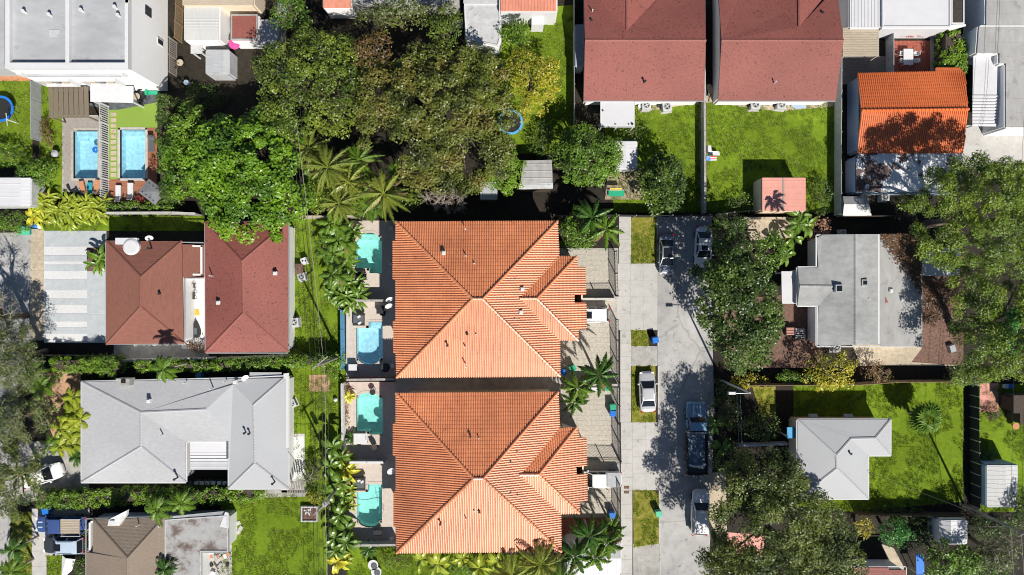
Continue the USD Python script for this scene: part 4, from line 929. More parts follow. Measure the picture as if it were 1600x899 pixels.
for (x0, y0, x1, y1) in ((1274.5, 370, 1276.5, 417), (1247, 416.5, 1277, 418.5), (1246, 477, 1278, 479), (1276, 479, 1278, 540)): t.p('gutter', MB().pbox(x0, y0, x1, y1, 2.86, 3.0), 'trim_white')
a, b = at(1262, 500, .0), at(1262, 512, .0)
t.p('patch', MB().slab(pts([(1383, 464, 3.39), (1388, 472, 3.39), (1384, 474, 3.39)]), .02), 'red_tile')

# light grey hip roof at right
plain_house('light_grey_house', 'light grey hip roofed house standing alone on the right lawn', [(1246, 656), (1392, 656), (1392, 712), (1357, 712), (1357, 780), (1246, 780)], 3.1,
    [[(1246, 656, 3.1), (1392, 656, 3.1), (1368, 685, 3.55), (1330, 686, 3.6), (1307, 712, 4.0)], [(1246, 656, 3.1), (1307, 712, 4.0), (1308, 732, 4.0), (1246, 780, 3.1)], [(1246, 780, 3.1), (1357, 780, 3.1), (1308, 732, 4.0)],
     [(1357, 712, 3.1), (1357, 780, 3.1), (1308, 732, 4.0), (1307, 712, 4.0), (1330, 686, 3.6)], [(1357, 712, 3.1), (1392, 712, 3.1), (1368, 685, 3.55), (1330, 686, 3.6)], [(1392, 656, 3.1), (1392, 712, 3.1), (1368, 685, 3.55)]],
    'shingle_light', wall='stucco_cream', shingle=False, ridges=[((1368, 685, 3.58), (1330, 686, 3.63)), ((1330, 686, 3.63), (1307, 712, 4.03)), ((1307, 712, 4.03), (1308, 732, 4.03)), ((1368, 685, 3.58), (1392, 656, 3.13)), ((1368, 685, 3.58), (1392, 712, 3.13)), ((1308, 732, 4.03), (1357, 780, 3.13)), ((1308, 732, 4.03), (1246, 780, 3.13)), ((1307, 712, 4.03), (1246, 656, 3.13))], vent=[(1329, 709, 'dark')], vz=3.55)
for x, w in ((1263, 'left'), (1318, 'right')): single('window_awning', w + ' one of two blue-white window awnings at the top wall of the light grey house', 'awning', MB().slab(pts([(x, 647, 2.0), (x + 14, 647, 2.0), (x + 17, 657, 2.5), (x + 2, 657, 2.5)]),   .05), 'white_dirty')

# orange tiled gable house with peeling extension
t = Thing('orange_tile_house', 'orange barrel tile gable house with peeling white lean-to roof', 'house', (*at(1425, 170, 3)[:2], 0))
fN = pts([(1340, 115, 3.0), (1462, 112, 3.0), (1462.2, 106, 2.9), (1500, 106, 2.9), (1508, 117, 3.05), (1513, 171, 4.2), (1346, 173, 4.2)]); fS = pts([(1346, 173, 4.2), (1513, 171, 4.2), (1505, 239, 2.9), (1340, 239, 2.9)])
roof_parts(t, [fN, fS], 'tile_pan', .16, tiles=('tile_orange', dict(pitch=.235, width=.15)), ridges=[((1346, 173, 4.22), (1513, 171, 4.22))], ridge_mat='tile_orange')
q = walls(t, rect(1340, 115, 1506, 239), 2.9, 'blue_wall', .4)
p = t.p('lean_to_roof', MB().slab(pts([(1338, 240, 2.75), (1506, 240, 2.75), (1500, 300, 2.5), (1338, 300, 2.5)]), .1), 'peeling')
t.p('roof_seam', MB().slab(pts([(1441.5, 240, 2.79), (1443, 240, 2.79), (1442.5, 300, 2.54), (1441, 300, 2.54)]), .03), 'trim_white', parent=p)
walls(t, rect(1338, 244, 1500, 300), 2.5, 'blue_wall', .15)
for y in (156, 208): wall_window(t, at(1344, y + 8, 2.9)[:2] + [.36, 0], at(1344, y - 8, 2.9)[:2] + [.36, 0], 1.0, 2.1, (-1, 0), 2)

# white modern house at the top left: tall, flat roofed, parapets; its east wall leans into the picture
t = Thing('white_modern_house', 'tall white flat roofed house with parapets above the two pools', 'house', (*at(100, 40, 8.5)[:2], 0)); zt = 8.5
body = np.array(pts([(8, -60), (200, -60), (200, 107), (8, 107)], zt))[:, :2]
t.p('wall', MB().prism(body, 0, zt - .7), 'stucco_bright')
for x0, x1 in ((15, 102), (108, 195)):
    t.p('roof', MB().slab(pts(rect(x0, -60, x1, 98), zt - .55), .14), 'membrane')
for x0, y0, x1, y1 in ((8, -60, 15, 107), (102, -60, 108, 98), (195, -60, 200, 107), (15, 98, 195, 107)): t.p('parapet', MB().pbox(x0, y0, x1, y1, zt - .7, zt), 'white')
for x, y in ((35, 17), (178, 10), (75, 22), (183, 23), (125, 15), (198, 2)): c = at(x, y, zt); t.p('roof_vent', MB().cyl(c[0], c[1], zt - .6, zt - .1, .13, 8).cyl(c[0], c[1], zt - .1, zt, .2, 8), 'trim_white')
t.p('roof_hatch', MB().pbox(77, 47, 92, 57, zt - .58, zt - .5), 'white_dirty')
se, sw = body[2] if False else at(200, 107, zt)[:2], at(8, 107, zt)[:2]; ys = se[1]; k = lambda px, z: (px - 800) * (1 - z / CAM_H) / PPM
t.p('balcony', MB().box(k(38, 6.6), ys - .28, 6.35, k(187, 6.6), ys, 6.6), 'membrane')
for x0, x1 in ((30, 38), (187, 195)): t.p('balcony_wall', MB().box(k(x0, 6.9), ys - .3, 6.3, k(x1, 6.9), ys, 7.4), 'white')
for x0, x1 in ((66, 119), (135, 190)):
    b = t.p('window', MB().box(k(x0, 4), ys - .45, 5.2, k(x1, 4), ys, 5.35).box(k(x0, 4), ys - .45, 3.2, k(x1, 4), ys, 3.35).box(k(x0, 4), ys - .45, 3.35, k(x0, 4) + .12, ys, 5.2).box(k(x1, 4) - .12, ys - .45, 3.35, k(x1, 4), ys, 5.2), 'white')
    for i in range(4): u0, u1 = (k(x0, 4) * (1 - s) + k(x1, 4) * s for s in (i / 4, (i + 1) / 4)); t.p('pane', MB().box(u0 + .16, ys - .12, 3.4, u1 - .06, ys - .06, 5.15), 'window_dark' if i % 2 else 'wood_pale', parent=b)
xe = se[0]; wall_window(t, (xe, at(0, 25, 4.5)[1]), (xe, at(0, 11, 4.5)[1]), 3.9, 5.0, (1, 0), 2, 'plastic_black')
wall_window(t, (xe, at(0, 70, 2)[1]), (xe, at(0, 60, 2)[1]), 1.2, 2.4, (1, 0), 1)
single('white_roof', 'grey-blue flat roof strip at the picture edge left of the tall white house', 'roof', MB().slab(pts(rect(-60, -60, 7, 101), 5.0), .2).prism(np.array(pts(rect(-56, -56, 3, 98), 5.0))[:, :2], 0, 4.79), 'membrane')

def box_building(name, label, poly, z, mat, wall='stucco', ins=.12, ribs_=None, edge=None, cat='shed', rib_mat=None, group=None, t=None):
    c = np.mean(pts(poly, z), axis=0); t = t or Thing(name, label, cat, (c[0], c[1], 0), group)
    path = flat_roof(t, poly, z, mat, edge)
    if ribs_: t.p('roof_ribs', ribs(*ribs_[0], z + .005, ribs_[1], ribs_[2], ribs_[3]), rib_mat or mat, kind='stuff', parent=path)
    q = inset(pts(poly, z), ins); walls(t, poly, z, wall, ins, top=z + .01); return t

def gable(name, label, x0, y0, x1, y1, ridge, ze, zr, mat, wall='white_dirty', vertical=True, cat='shed', shift=0.0, ins=.12, rb=None):
    t = Thing(name, label, cat, (*at((x0 + x1) / 2, (y0 + y1) / 2, ze)[:2], 0))
    if vertical: fs = [[(x0, y0, ze), (ridge, y0, zr), (ridge, y1, zr), (x0, y1, ze)], [(ridge, y0, zr), (x1, y0, ze), (x1, y1, ze), (ridge, y1, zr)]]
    else: fs = [[(x0, y0, ze), (x1, y0, ze), (x1, ridge, zr), (x0, ridge, zr)], [(x0, ridge, zr), (x1, ridge, zr), (x1, y1, ze), (x0, y1, ze)]]
    for f in fs:
        p = t.p('roof', MB().slab(pts(f), .06), mat); o, a, up, n = face_frame(pts(f)); P = np.array(pts(f)) - o; u, v = P @ a, P @ up; mb = MB()
        for s in np.arange(u.min() + .25, u.max(), rb or .5): mb.tube([o + a * s + up * (v.min() + .02) + n * .005, o + a * s + up * (v.max() - .02) + n * .005], .022, 4)
        t.p('roof_ribs', mb, mat, kind='stuff', parent=p)
    q = inset(pts(rect(x0, y0, x1, y1), ze), ins); walls(t, rect(x0, y0, x1, y1), ze, wall, ins, top=ze + .1)
    return t

# buildings along the top edge
t = box_building('grey_shed_house', 'small house with grey sheet roof and pale green side wall', rect(288, 10, 342, 63), 3.2, 'metal_roof', 'stucco', .1, ((288, 10, 342, 63), 4.5, .03, True), cat='house')
t.p('porch_roof', MB().pbox(298, 64, 316, 84, 2.2, 2.3), 'white_dirty'); t.p('porch_post', MB().pbox(299, 81, 301, 83, 0, 2.19), 'white'); t.p('porch_post', MB().pbox(313, 81, 315, 83, 0, 2.19), 'white')
box_building('tan_roof_house', 'pale tan roof strip at the top edge behind the grey sheet roof', rect(285, -60, 396, 8), 3.6, 'wood_pale', 'stucco_cream', cat='house')
box_building('brown_flat_shed', 'small flat red-brown roof dappled by leaf shade', rect(361, 23, 403, 63), 2.6, 'shingle_red', 'stucco', .1, edge='wall_grey')
box_building('lean_to', 'blue-grey sheet lean-to beside the small brown roof', rect(404, 31, 436, 70), 2.3, 'membrane', 'white_dirty')
box_building('teal_wall_block', 'narrow grey-blue roof piece at the top edge behind banana leaves', rect(433, -40, 446, 24), 3.0, 'steel_grey', 'blue_wall')
gable('blue_grey_shed', 'shaded blue-grey garden shed left of the large olive tree', 322, 78, 358, 116, 349, 2.2, 2.6, 'membrane', 'membrane')
box_building('pink_roof_house', 'pale pinkish flat roof at the top edge above dark trees', [(505, -60), (548, -60), (548, 12), (505, 12)], 3.0, 'salmon_roof', 'stucco', cat='house')
box_building('dark_roof_house', 'dark shaded roof along the top edge behind the maroon tree', [(552, -60), (716, -60), (716, 6), (552, 6)], 3.0, 'wall_grey', 'wall_grey', cat='house')
t = box_building('grey_flat_house', 'pale grey flat roofed house beside the salmon roof', [(725, 6), (782, 6), (782, 62), (778, 73), (728, 62)], 3.0, 'flat_grey' if False else 'white_dirty', 'stucco', cat='house', edge='white')
t.p('parapet', MB().slab(pts([(724, -60), (781, -60), (781, 5), (724, 5)], 3.1), .2), 'white_dirty')
t = Thing('salmon_roof_house', 'house with salmon roof edge and white wall facing the lawn', 'house', (*at(825, 0, 3.8)[:2], 0))
p = flat_roof(t, rect(782, -60, 869, 17), 3.8, 'salmon_roof'); t.p('roof_ribs', ribs(783, -60, 868, 16, 3.805, 5, .04), 'salmon_roof', kind='stuff', parent=p)
walls(t, rect(782, -60, 869, 17), 3.8, 'white', .04)
a = at(830, 17, 3.8); t.p('porch', MB().box(a[0] + .1, a[1] - 1.0, 0, a[0] + 1.5, a[1], 2.2), 'white'); t.p('window', MB().box(a[0] - 2.8, a[1] - .06, 1.0, a[0] - 1.4, a[1] + .02, 2.2), 'window_dark')
t = Thing('porch', 'bright white flat porch roof on the left red shingle house', 'porch', (*at(965, 178, 2.6)[:2], 0))
flat_roof(t, rect(938, 158, 992, 199), 2.6, 'white_roof', 'trim_white', .05, .08)
for x, y in ((940, 197), (964, 197), (990, 197)): t.p('post', MB().pbox(x - 1, y - 1, x + 1, y + 1, 0, 2.44), 'white')
for x, y in ((942, 173), (962, 195), (983, 195), (988, 194)): c = at(x, y, 2.7); t.p('fixing', MB().cyl(c[0], c[1], 2.6, 2.75, .13 if x == 988 else .09, 8), 'plastic_black' if x in (942, 988) else 'galv')
box_building('lean_to', 'narrow grey lean-to roof along the left red shingle house', [(899, 39), (912, 38), (912, 104), (899, 104)], 2.4, 'steel_grey', 'white_dirty')

# top right corner
t = box_building('ribbed_roof_house', 'white ribbed sheet roof at the top right beside wooden slats', rect(1328, -60, 1375, 43), 3.0, 'white_roof', 'white', .1, ((1328, -60, 1375, 43), 5.2, .05, False), cat='house')
t = box_building('white_flat_house', 'broad white flat roof with a black end above the red patio', [(1378, -60), (1485, -60), (1485, 43), (1378, 43)], 3.2, 'white_roof', 'white', .1, cat='house', edge='trim_white')
flat_roof(t, rect(1485.5, -60, 1506, 38), 3.1, 'black_roof', 'trim_white')
t.p('roof', MB().slab(pts([(1478, 43, 3.0), (1486, 39, 3.0), (1509, 38, 3.0), (1509, 41, 2.9), (1484, 48, 2.9)]), .08), 'white')
t = box_building('grey_block_house', 'large grey flat roofed house with blue shaded wall at top right', [(1541, -60), (1700, -60), (1700, 199), (1572, 199), (1572, 99), (1562, 99), (1562, 83), (1527, 83), (1530, 41), (1541, 41)], 3.8, 'flat_grey', 'stucco', .06, cat='house')
xw = at(1541, 0, 3.8)[0] + .06
t.p('roof_step', MB().slab(pts([(1532, 39.5), (1700, 39.5), (1700, 42), (1531, 42)], 3.83), .05), 'trim_white')
for y in range(0, 200, 22): t.p('roof_seam', MB().slab(pts([(1574 if y > 80 else 1545, y), (1660, y), (1660, y + .8), (1574 if y > 80 else 1545, y + .8)], 3.812), .03), 'concrete_old')
wall_window(t, (xw, at(0, 38, 2)[1]), (xw, at(0, 22, 2)[1]), 1.2, 2.3, (-1, 0)); xw2 = at(1528, 60, 3.8)[0] + .06; wall_window(t, (xw2, at(0, 72, 2)[1]), (xw2, at(0, 56, 2)[1]), 1.2, 2.3, (-1, 0))
t = Thing('white_awning', 'white awning with ribbed lower half beside the grey flat roof', 'awning', (*at(1546, 140, 2.8)[:2], 0))
p = t.p('roof', MB().slab(pts([(1521, 83, 3.0), (1560, 84, 3.0), (1560, 99, 3.0), (1571, 99, 3.0), (1571, 148, 2.95), (1520, 147, 2.95)]), .1), 'white_roof')
p = t.p('roof', MB().slab(pts([(1520, 147.5, 2.9), (1571, 148.5, 2.9), (1570, 198, 2.6), (1519, 197, 2.6)]), .08), 'white_roof')
for j in range(10): t.p('roof_slat', MB().slab(pts([(1519.5, 149 + j * 4.9, 3.0 - j * .03), (1570.5, 149.5 + j * 4.9, 3.0 - j * .03), (1570.5, 152 + j * 4.9, 3.0 - j * .03), (1519.5, 151.5 + j * 4.9, 3.0 - j * .03)]), .05), 'white')
for x, y in ((1522, 196), (1568, 197), (1522, 90)): t.p('post', MB().pbox(x - .8, y - .8, x + .8, y + .8, 0, 2.5), 'white')
t = Thing('slatted_roof', 'pale weathered wooden slat roof beside the red shingle house', 'pergola', (*at(1345, 66, 2.6)[:2], 0))
for j in range(12): t.p('slat', MB().pbox(1317, 43.5 + j * 3.75, 1373.5, 46.8 + j * 3.75, 2.5, 2.56), 'wood_pale')
for x in (1319, 1345, 1371): t.p('beam', MB().pbox(x - 1, 43, x + 1, 88, 2.34, 2.495), 'wood_pale')
for x, y in ((1319, 45), (1371, 45), (1319, 87), (1371, 87)): t.p('post', MB().pbox(x - 1, y - 1, x + 1, y + 1, 0, 2.335), 'wood_pale')

# sheds
t = Thing('small_shed', 'small shed with dark shingles above and white sheet below by orange house', 'shed', (*at(1338, 320, 2.2)[:2], 0))
t.p('roof', MB().slab(pts([(1317, 307, 2.2), (1354, 307, 2.2), (1358, 319, 2.6), (1319, 319, 2.6)]), .06), 'shingle_weathered'); t.p('roof', MB().slab(pts([(1319, 319.2, 2.6), (1358, 319.2, 2.6), (1362, 337, 2.1), (1317, 337, 2.1)]), .06), 'metal_roof')
walls(t, rect(1319, 309, 1357, 336), 2.1, 'white_dirty', .1)
gable('grey_shed', 'grey ribbed garden shed under wires at the right edge', 1542, 727, 1590, 792, 1572, 2.5, 2.85, 'metal_roof', 'blue_wall')
gable('white_shed', 'white garden shed with pitched roof in the bottom right shade', 1470, 813, 1511, 850, 1486, 2.4, 3.0, 'white_roof', 'white')
gable('white_sheet_shed', 'white ribbed shed at the left edge beside a round bush', -40, 278, 48, 322, 33, 2.4, 2.5, 'white_roof', 'white_dirty')
t = box_building('pink_shed', 'pink flat roofed shed dappled by palm shade on the lawn edge', rect(1191, 278, 1259, 330), 2.9, 'pink_roof', 'stucco_cream', .15, ((1191, 278, 1259, 330), 10, .02, True))
t.p('roof_seam', MB().pbox(1223, 278, 1225.5, 330, 2.9, 2.94), 'wall_grey')
t = box_building('corrugated_shed', 'grey corrugated shed roof between two green trees', [(818, 251), (862, 250), (864, 294), (812, 295)], 2.6, 'flat_grey', 'wood_dark', .15, ((818, 251, 862, 294), 11, .05, True))
t.p('roof_edge', MB().slab(pts([(812, 287, 2.63), (864, 286, 2.63), (864, 295, 2.6), (811, 296, 2.6)]), .03), 'white_dirty')
gable('tarp_shed', 'small white roofed shed in leaf shade right of the green tree', 962, 221, 995, 263, 978, 2.3, 2.45, 'white_roof', 'white')
box_building('shaded_shed', 'dark blue-grey shed roof under the maroon tree', rect(750, 284, 777, 312), 2.2, 'steel_grey', 'wood_dark')
t = Thing('white_lean_to', 'white lean-to roof on the left side of the grey house', 'porch', (*at(1233, 450, 2.5)[:2], 0))
flat_roof(t, [(1221, 424), (1246, 424), (1246, 475), (1222, 475)], 2.4, 'white_roof', None)
for y in (427, 472): t.p('post', MB().pbox(1222, y - 1, 1224, y + 1, 0, 2.24), 'white')
gable('white_carport', 'white pitched carport under the dark palms at the bottom', 886, 848, 970, 898, 873, 2.7, 3.2, 'white_roof', 'white', vertical=False, cat='carport')
t = plain_house('red_roof_cottage', 'corner of a red roofed cottage at the bottom edge', [(1330, 887), (1416, 887), (1416, 990), (1330, 990)], 3.0, [[(1330, 887, 3), (1389, 887, 3), (1389, 990, 3.8), (1330, 990, 3.8)], [(1389, 891, 3), (1416, 891, 3), (1416, 990, 3.8), (1389, 990, 3.8)]], 'shingle_red')
box_building('white_tree_shed', 'white sheet roof glimpsed under the big yellow-green tree', [(1438, 388), (1500, 388), (1500, 430), (1442, 430)], 2.4, 'white_roof', 'white_dirty')
box_building('dark_gazebo', 'black flat canopy roof at the right edge above the lawn', [(1584, 618), (1640, 618), (1640, 664), (1594, 664), (1594, 646), (1584, 646)], 2.5, 'wood_dark', 'wood_dark', .3)
t = Thing('open_shelter', 'flat white roofed lean-to with awning on the blue trim beside light grey house', 'porch', (*at(1238, 672, 2.5)[:2], 0))
flat_roof(t, rect(1230, 668, 1246, 685), 2.5, 'blue_paint'); t.p('post', MB().pbox(1231, 682, 1233, 684, 0, 2.34), 'white')
# ================================================================ POOLS
def pool(key, label, wall, wat, coping='concrete', ladder=False, steps=None, depth=1.3, skip=()):
    P = np.array([q[:2] for q in pts(POOLS[key], 0.0)]); g = Polygon(P).buffer(0)
    P = np.array(g.exterior.coords)[:-1]; 
    if Polygon(P).exterior.is_ccw is False: P = P[::-1]
    t = Thing('swimming_pool', label, 'pool', (*P.mean(0), 0)); mb = MB()
    for i in range(len(P)):
        a, b = P[i], P[(i + 1) % len(P)]; mb.add([(*b, -depth), (*a, -depth), (*a, .05), (*b, .05)], [[0, 1, 2, 3]])
    mb.poly([(*q, -depth) for q in P]); t.p('basin', mb, wall)
    t.p('water', MB().poly([(*q, -.10) for q in np.array(g.buffer(.004).exterior.coords)[:-1]]), wat)
    outer = np.array(g.buffer(.32, join_style=2).exterior.coords)[:-1]
    for i in range(len(P)):
        a, b = P[i], P[(i + 1) % len(P)]; e = b - a; L = np.linalg.norm(e)
        if L < .05: continue
        e /= L; n = np.array([e[1], -e[0]]) * .3; m = max(1, round(L / .8))
        for k in range(m):
            u, v = a + e * (L * k / m + .006), a + e * (L * (k + 1) / m - .006)
            t.p('coping', MB().slab([(*u, .052), (*v, .052), (*(v + n), .052), (*(u + n), .052)], .05), coping)
    for x0, y0, x1, y1, z in steps or ():
        a, b = at(x0, y1, 0), at(x1, y0, 0); t.p('step', MB().box(a[0], a[1], -depth + .002, b[0], b[1], z), wall)
    if ladder:
        x, y = ladder; c = at(x, y)
        for d in (-.22, .22): t.p('ladder_rail', MB().tube([(c[0] + .35, c[1] + d, .02), (c[0] + .3, c[1] + d, .75), (c[0] - .1, c[1] + d, .8), (c[0] - .3, c[1] + d, -.5)], .025, 6), 'chrome')
    return t
pool('a', 'left blue pool beside the white slat fence', 'pool_blue', 'water_blue', 'paver', steps=[(116, 205, 152, 212, -.5), (116, 212, 130, 218, -.8)])
pool('b', 'right blue pool on the red-brown deck with loungers', 'pool_blue', 'water_blue', 'concrete', steps=[(189, 204, 226, 211, -.5), (215, 211, 226, 218, -.8)])
pool('c', 'turquoise pool with rounded top, uppermost of the tile house pools', 'pool_teal', 'water_teal', 'deck_cream', steps=[(560, 366, 592, 375, -.4)])
pool('d', 'blue pool with rounded lower end beside the black daybed', 'pool_blue', 'water_blue', 'deck_cream', steps=[(578, 504, 597, 509, -.4), (578, 509, 597, 514, -.8)])
pool('e', 'turquoise pool with rounded top, beside the white patio table', 'pool_teal', 'water_teal', 'deck_cream', steps=[(561, 615, 592, 624, -.4)])
pool('f', 'turquoise pool with rounded lower end, lowest of the tile house pools', 'pool_teal', 'water_teal', 'deck_cream', steps=[(577, 758, 596, 763, -.4)], ladder=(596, 795))
a = [at(x, y, -.1) + [0, 0, .12] for x, y in ((560, 779), (567, 780), (575, 780), (584, 778), (590, 777), (596, 779))]
single('pool_hose', 'thin dark hose floating across the lowest turquoise pool', 'hose', MB().tube(a, .035, 6), 'cable')
single('pool_float', 'small blue float on the left blue pool', 'pool float', MB().ring(*at(149, 234)[:2], -.12, .12, .38, .14, 16), 'plastic_blue', smooth=40)
t = Thing('timber_deck', 'red-brown timber deck round the right blue pool', 'deck', at(206, 295), kind='structure')
for j in range(19): t.p('plank', region(Polygon([q[:2] for q in pts(rect(170, 280.5 + j * 2, 245, 282.3 + j * 2), 0)]), .045, .04), 'red_deck')
for j in range(9): t.p('plank', region(Polygon([q[:2] for q in pts(rect(230.5 + j * 1.7, 200, 231.9 + j * 1.7, 280), 0)]), .045, .04), 'red_deck')
t = Thing('stepping_stones', 'row of square pale stepping stones on the turf strip', 'path', at(177, 230), kind='structure')
for j in range(12): t.p('stone', MB().pbox(173, 176 + j * 8.6, 181.5, 182 + j * 8.6, 0, .06), 'sand')

# ================================================================ FENCES AND WALLS
fence('grey_fence', 'blue-grey panel fence right of the trampoline lawn', [(47, 126), (48, 216)], 1.9, 'steel_grey')
fence('picket_fence', 'white slatted fence between the two blue pools', [(155, 160), (156, 306)], 1.95, 'white', 'picket', slat=.12, gap=.14, post=2.2)
fence('picket_fence', 'tan wooden picket fence between the white house and grey sheet roof', [(275, -20), (272, 58)], 2.0, 'wood', 'picket', slat=.14, gap=.08, post=2.2)
fence('picket_fence', 'weathered grey picket fence at the white house corner', [(264, 58), (264, 112)], 2.0, 'wood_grey', 'picket', slat=.14, gap=.1, post=2.2)
fence('garden_wall', 'low pale wall above the shaded lawn strip', [(166, 333), (268, 332.5), (305, 334)], 1.7, 'wall_grey', 'wall', rail_mat='concrete')
fence('garden_wall', 'pale wall above the worn lawn beside the red roof', [(464, 339), (552, 338)], 1.7, 'wall_grey', 'wall', rail_mat='wood_pale')
fence('grey_fence', 'tall grey fence right of the yellow-green lawn', [(898, -20), (898, 192)], 1.9, 'wall_grey')
fence('screen_fence', 'black screened fence closing off the street end', [(866, 336), (967, 336), (1022, 337), (1110, 335), (1186, 328)], 1.8, 'screen_black', post_mat='galv')
fence('white_fence', 'long white panel fence between the green lawn and orange roof', [(1316, 46), (1315, 334)], 1.9, 'white_dirty')
fence('garden_wall', 'grey wall with pale cap between the two green lawns', [(1101, -20), (1102, 333)], 1.5, 'wall_grey', 'wall', rail_mat='concrete_old')
fence('wooden_fence', 'tan-topped wooden fence above the right lawn', [(1168, 603), (1346, 602), (1400, 598), (1503, 597)], 2.0, 'wood')
fence('screen_fence', 'dark screened fence with pale posts left of the grey shed', [(1530, 603), (1532, 796)], 1.7, 'screen_black', post_mat='galv', post=1.35)
fence('blue_fence', 'blue painted fence beside the blue pool deck', [(532, 486), (533, 578)], 1.9, 'blue_paint')
fence('garden_wall', 'pale wall with planting beside the turquoise pool and white table', [(534, 600), (535, 704)], 1.6, 'stucco', 'wall', rail_mat='white_dirty')
GF = dict(style='picket', slat=.035, gap=.13, post=2.3)
fence('metal_gate', 'black metal gate between upper tile house forecourt and wide apron', [(964, 392), (966, 462)], 1.9, 'black_metal', cat='gate', **GF)
fence('metal_fence', 'dark metal fence beside the footpath, right of the white carport car', [(966, 500), (969, 600)], 1.9, 'black_metal', **GF)
fence('metal_fence', 'dark metal fence beside the green and blue bin pair', [(969, 607), (969, 664)], 1.9, 'black_metal', **GF)
fence('metal_gate', 'black metal gate above the white pickup truck', [(969, 666), (971, 722)], 1.9, 'black_metal', cat='gate', **GF)
fence('metal_fence', 'dark metal fence below the white pickup truck', [(968, 757), (971, 842)], 1.9, 'black_metal', **GF)
fence('metal_fence', 'black picket railing crossing the forecourt above the white carport car', [(905, 464), (966, 463)], 1.8, 'black_metal', **GF)
fence('metal_fence', 'black picket railing crossing the forecourt above the white pickup', [(919, 723), (970, 724)], 1.9, 'black_metal', **GF)
fence('garden_wall', 'pale low wall beside the white carport car', [(901, 467.5), (962, 467.5)], 1.2, 'concrete', 'wall')
fence('garden_wall', 'grey wall dividing the two tile house forecourts', [(880, 602), (967, 602)], 1.5, 'wall_grey', 'wall', rail_mat='concrete_old')
fence('garden_wall', 'dark wall below the red brick strip', [(880, 846), (950, 846)], 1.6, 'wall_grey', 'wall')
fence('garden_wall', 'grey wall between the topmost turquoise pool and the black daybed', [(556, 470), (604, 470)], 1.6, 'wall_grey', 'wall')
fence('garden_wall', 'reddish wall between the two tile house pool yards', [(541, 594), (618, 593)], 1.7, 'red_tile', 'wall', rail_mat='wall_grey')
fence('garden_wall', 'white topped wall above the lowest turquoise pool', [(546, 723), (600, 723)], 1.7, 'wall_grey', 'wall', rail_mat='white')
fence('garden_wall', 'grey wall below the lowest turquoise pool', [(536, 853), (618, 852)], 1.6, 'wall_grey', 'wall')
fence('grey_fence', 'dark fence below the striped driveway', [(62, 556), (181, 558)], 1.6, 'wood_dark')
fence('garden_wall', 'grey wall between the long thin hedge and the shaded patio strip', [(184, 564), (330, 560)], 1.5, 'wall_grey', 'wall')
fence('garden_wall', 'pale wall behind the red roofed house above the hedge', [(338, 561), (452, 556)], 1.3, 'concrete_old', 'wall')
fence('chain_link_fence', 'chain link fence beside the street lamp', [(1157, 612), (1160, 700)], 1.5, 'galv', 'mesh')
fence('garden_wall', 'low pale wall left of the light grey house', [(1156, 697), (1232, 694)], 1.2, 'white_dirty', 'wall')
fence('wooden_fence', 'dark shaded fence below the light grey house', [(1345, 806), (1512, 808)], 1.7, 'wood_dark')
fence('grey_fence', 'blue-grey shaded fence left of the red patio', [(1397, 44), (1397, 113)], 1.8, 'white_dirty')
fence('chain_link_fence', 'chain link fence behind the areca palms by the worn lawn', [(532, 342), (529, 484)], 1.5, 'galv', 'mesh')
fence('garden_wall', 'pale low wall topped tan above the flagstone patio', [(1163, 341), (1238, 341)], 1.4, 'wood_pale', 'wall')
fence('wooden_fence', 'dark fence between orange house yard and grey house', [(1318, 338), (1415, 337)], 1.8, 'wood_dark', rail_mat='concrete')

# ================================================================ VEHICLES
car('sedan', 'grey sedan with black roof parked by the dry grass strip', 1041, 398, -90, 'car_grey', 'sedan', 4.75, 1.75, glass_roof=True)
car('sedan', 'white sedan with sunroof in tree shade, half under leaves', 1098, 386, -92, 'car_white', 'sedan', 4.85, 1.85, sunroof=True)
car('sedan', 'silver sedan parked half on grass by the pavement', 1011, 612, 92, 'car_silver', 'sedan', 4.75, 1.85)
car('suv', 'white SUV parked below the flatbed truck', 1093, 800, 88, 'car_white', 'suv', 5.3, 1.95)
car('suv', 'white SUV with sunroof half under the upper tile house carport', 921, 492, 180, 'car_white', 'suv', 4.6, 1.8, sunroof=True)
car('suv', 'dark SUV with pale roof beside the blue truck', 103, 850, 180, 'car_black', 'suv', 4.9, 1.85, sunroof=True, roof_mat='car_paleblue')
car('sedan', 'white sedan parked aslant under the grey leaved trees', 68, 742, 18, 'car_white', 'sedan', 4.9, 1.85)

def truck_base(name, label, px, py, ang, cat='truck'):
    o = at(px, py, .6); t = Thing(name, label, cat, (o[0], o[1], 0)); t.o = np.zeros(3)
    t.prim.GetAttribute('xformOp:translate').Set(Gf.Vec3d(o[0], o[1], .04)); UsdGeom.Xformable(t.prim).AddRotateZOp().Set(float(ang)); return t
# flatbed truck on the street: nose up in the picture
t = truck_base('flatbed_truck', 'big flatbed truck with white stripes on its hood and tarp load', 1086, 683, 90); L = 8.6
t.p('body', MB().add(*(lambda b: b.get())(loft_body(3.3, 2.35, [(0, 1.5), (.35, 1.5), (.5, 1.45), (.95, 1.2), (1, .9)], .5, .06).move((2.6, 0, 0)))), 'truck_blue', smooth=40)
cabin_parts(t, .95, 1.05, 2.0, 2.55, 1.05, .95, 1.45, 2.15, 'truck_blue')
for s in (-1, 1):
    t.p('hood_stripe', MB().obox((3.15, s * .42), 1.7, .16, 1.42, 1.5, -s * .06), 'white'); t.p('mirror', MB().obox((2.4, s * 1.35), .16, .3, 1.5, 1.85), 'plastic_black')
    t.p('headlight', MB().obox((4.12, s * .85), .2, .35, .85, 1.05), 'lamp_glass')
    t.p('cargo_side', MB().box(-4.25, s * 1.22 - .04, .95, .75, s * 1.22 + .04, 1.75), 'black_metal'); t.p('taillight', MB().box(-4.36, s * .95 - .1, .7, -4.3, s * .95 + .1, .85), 'lamp_red')
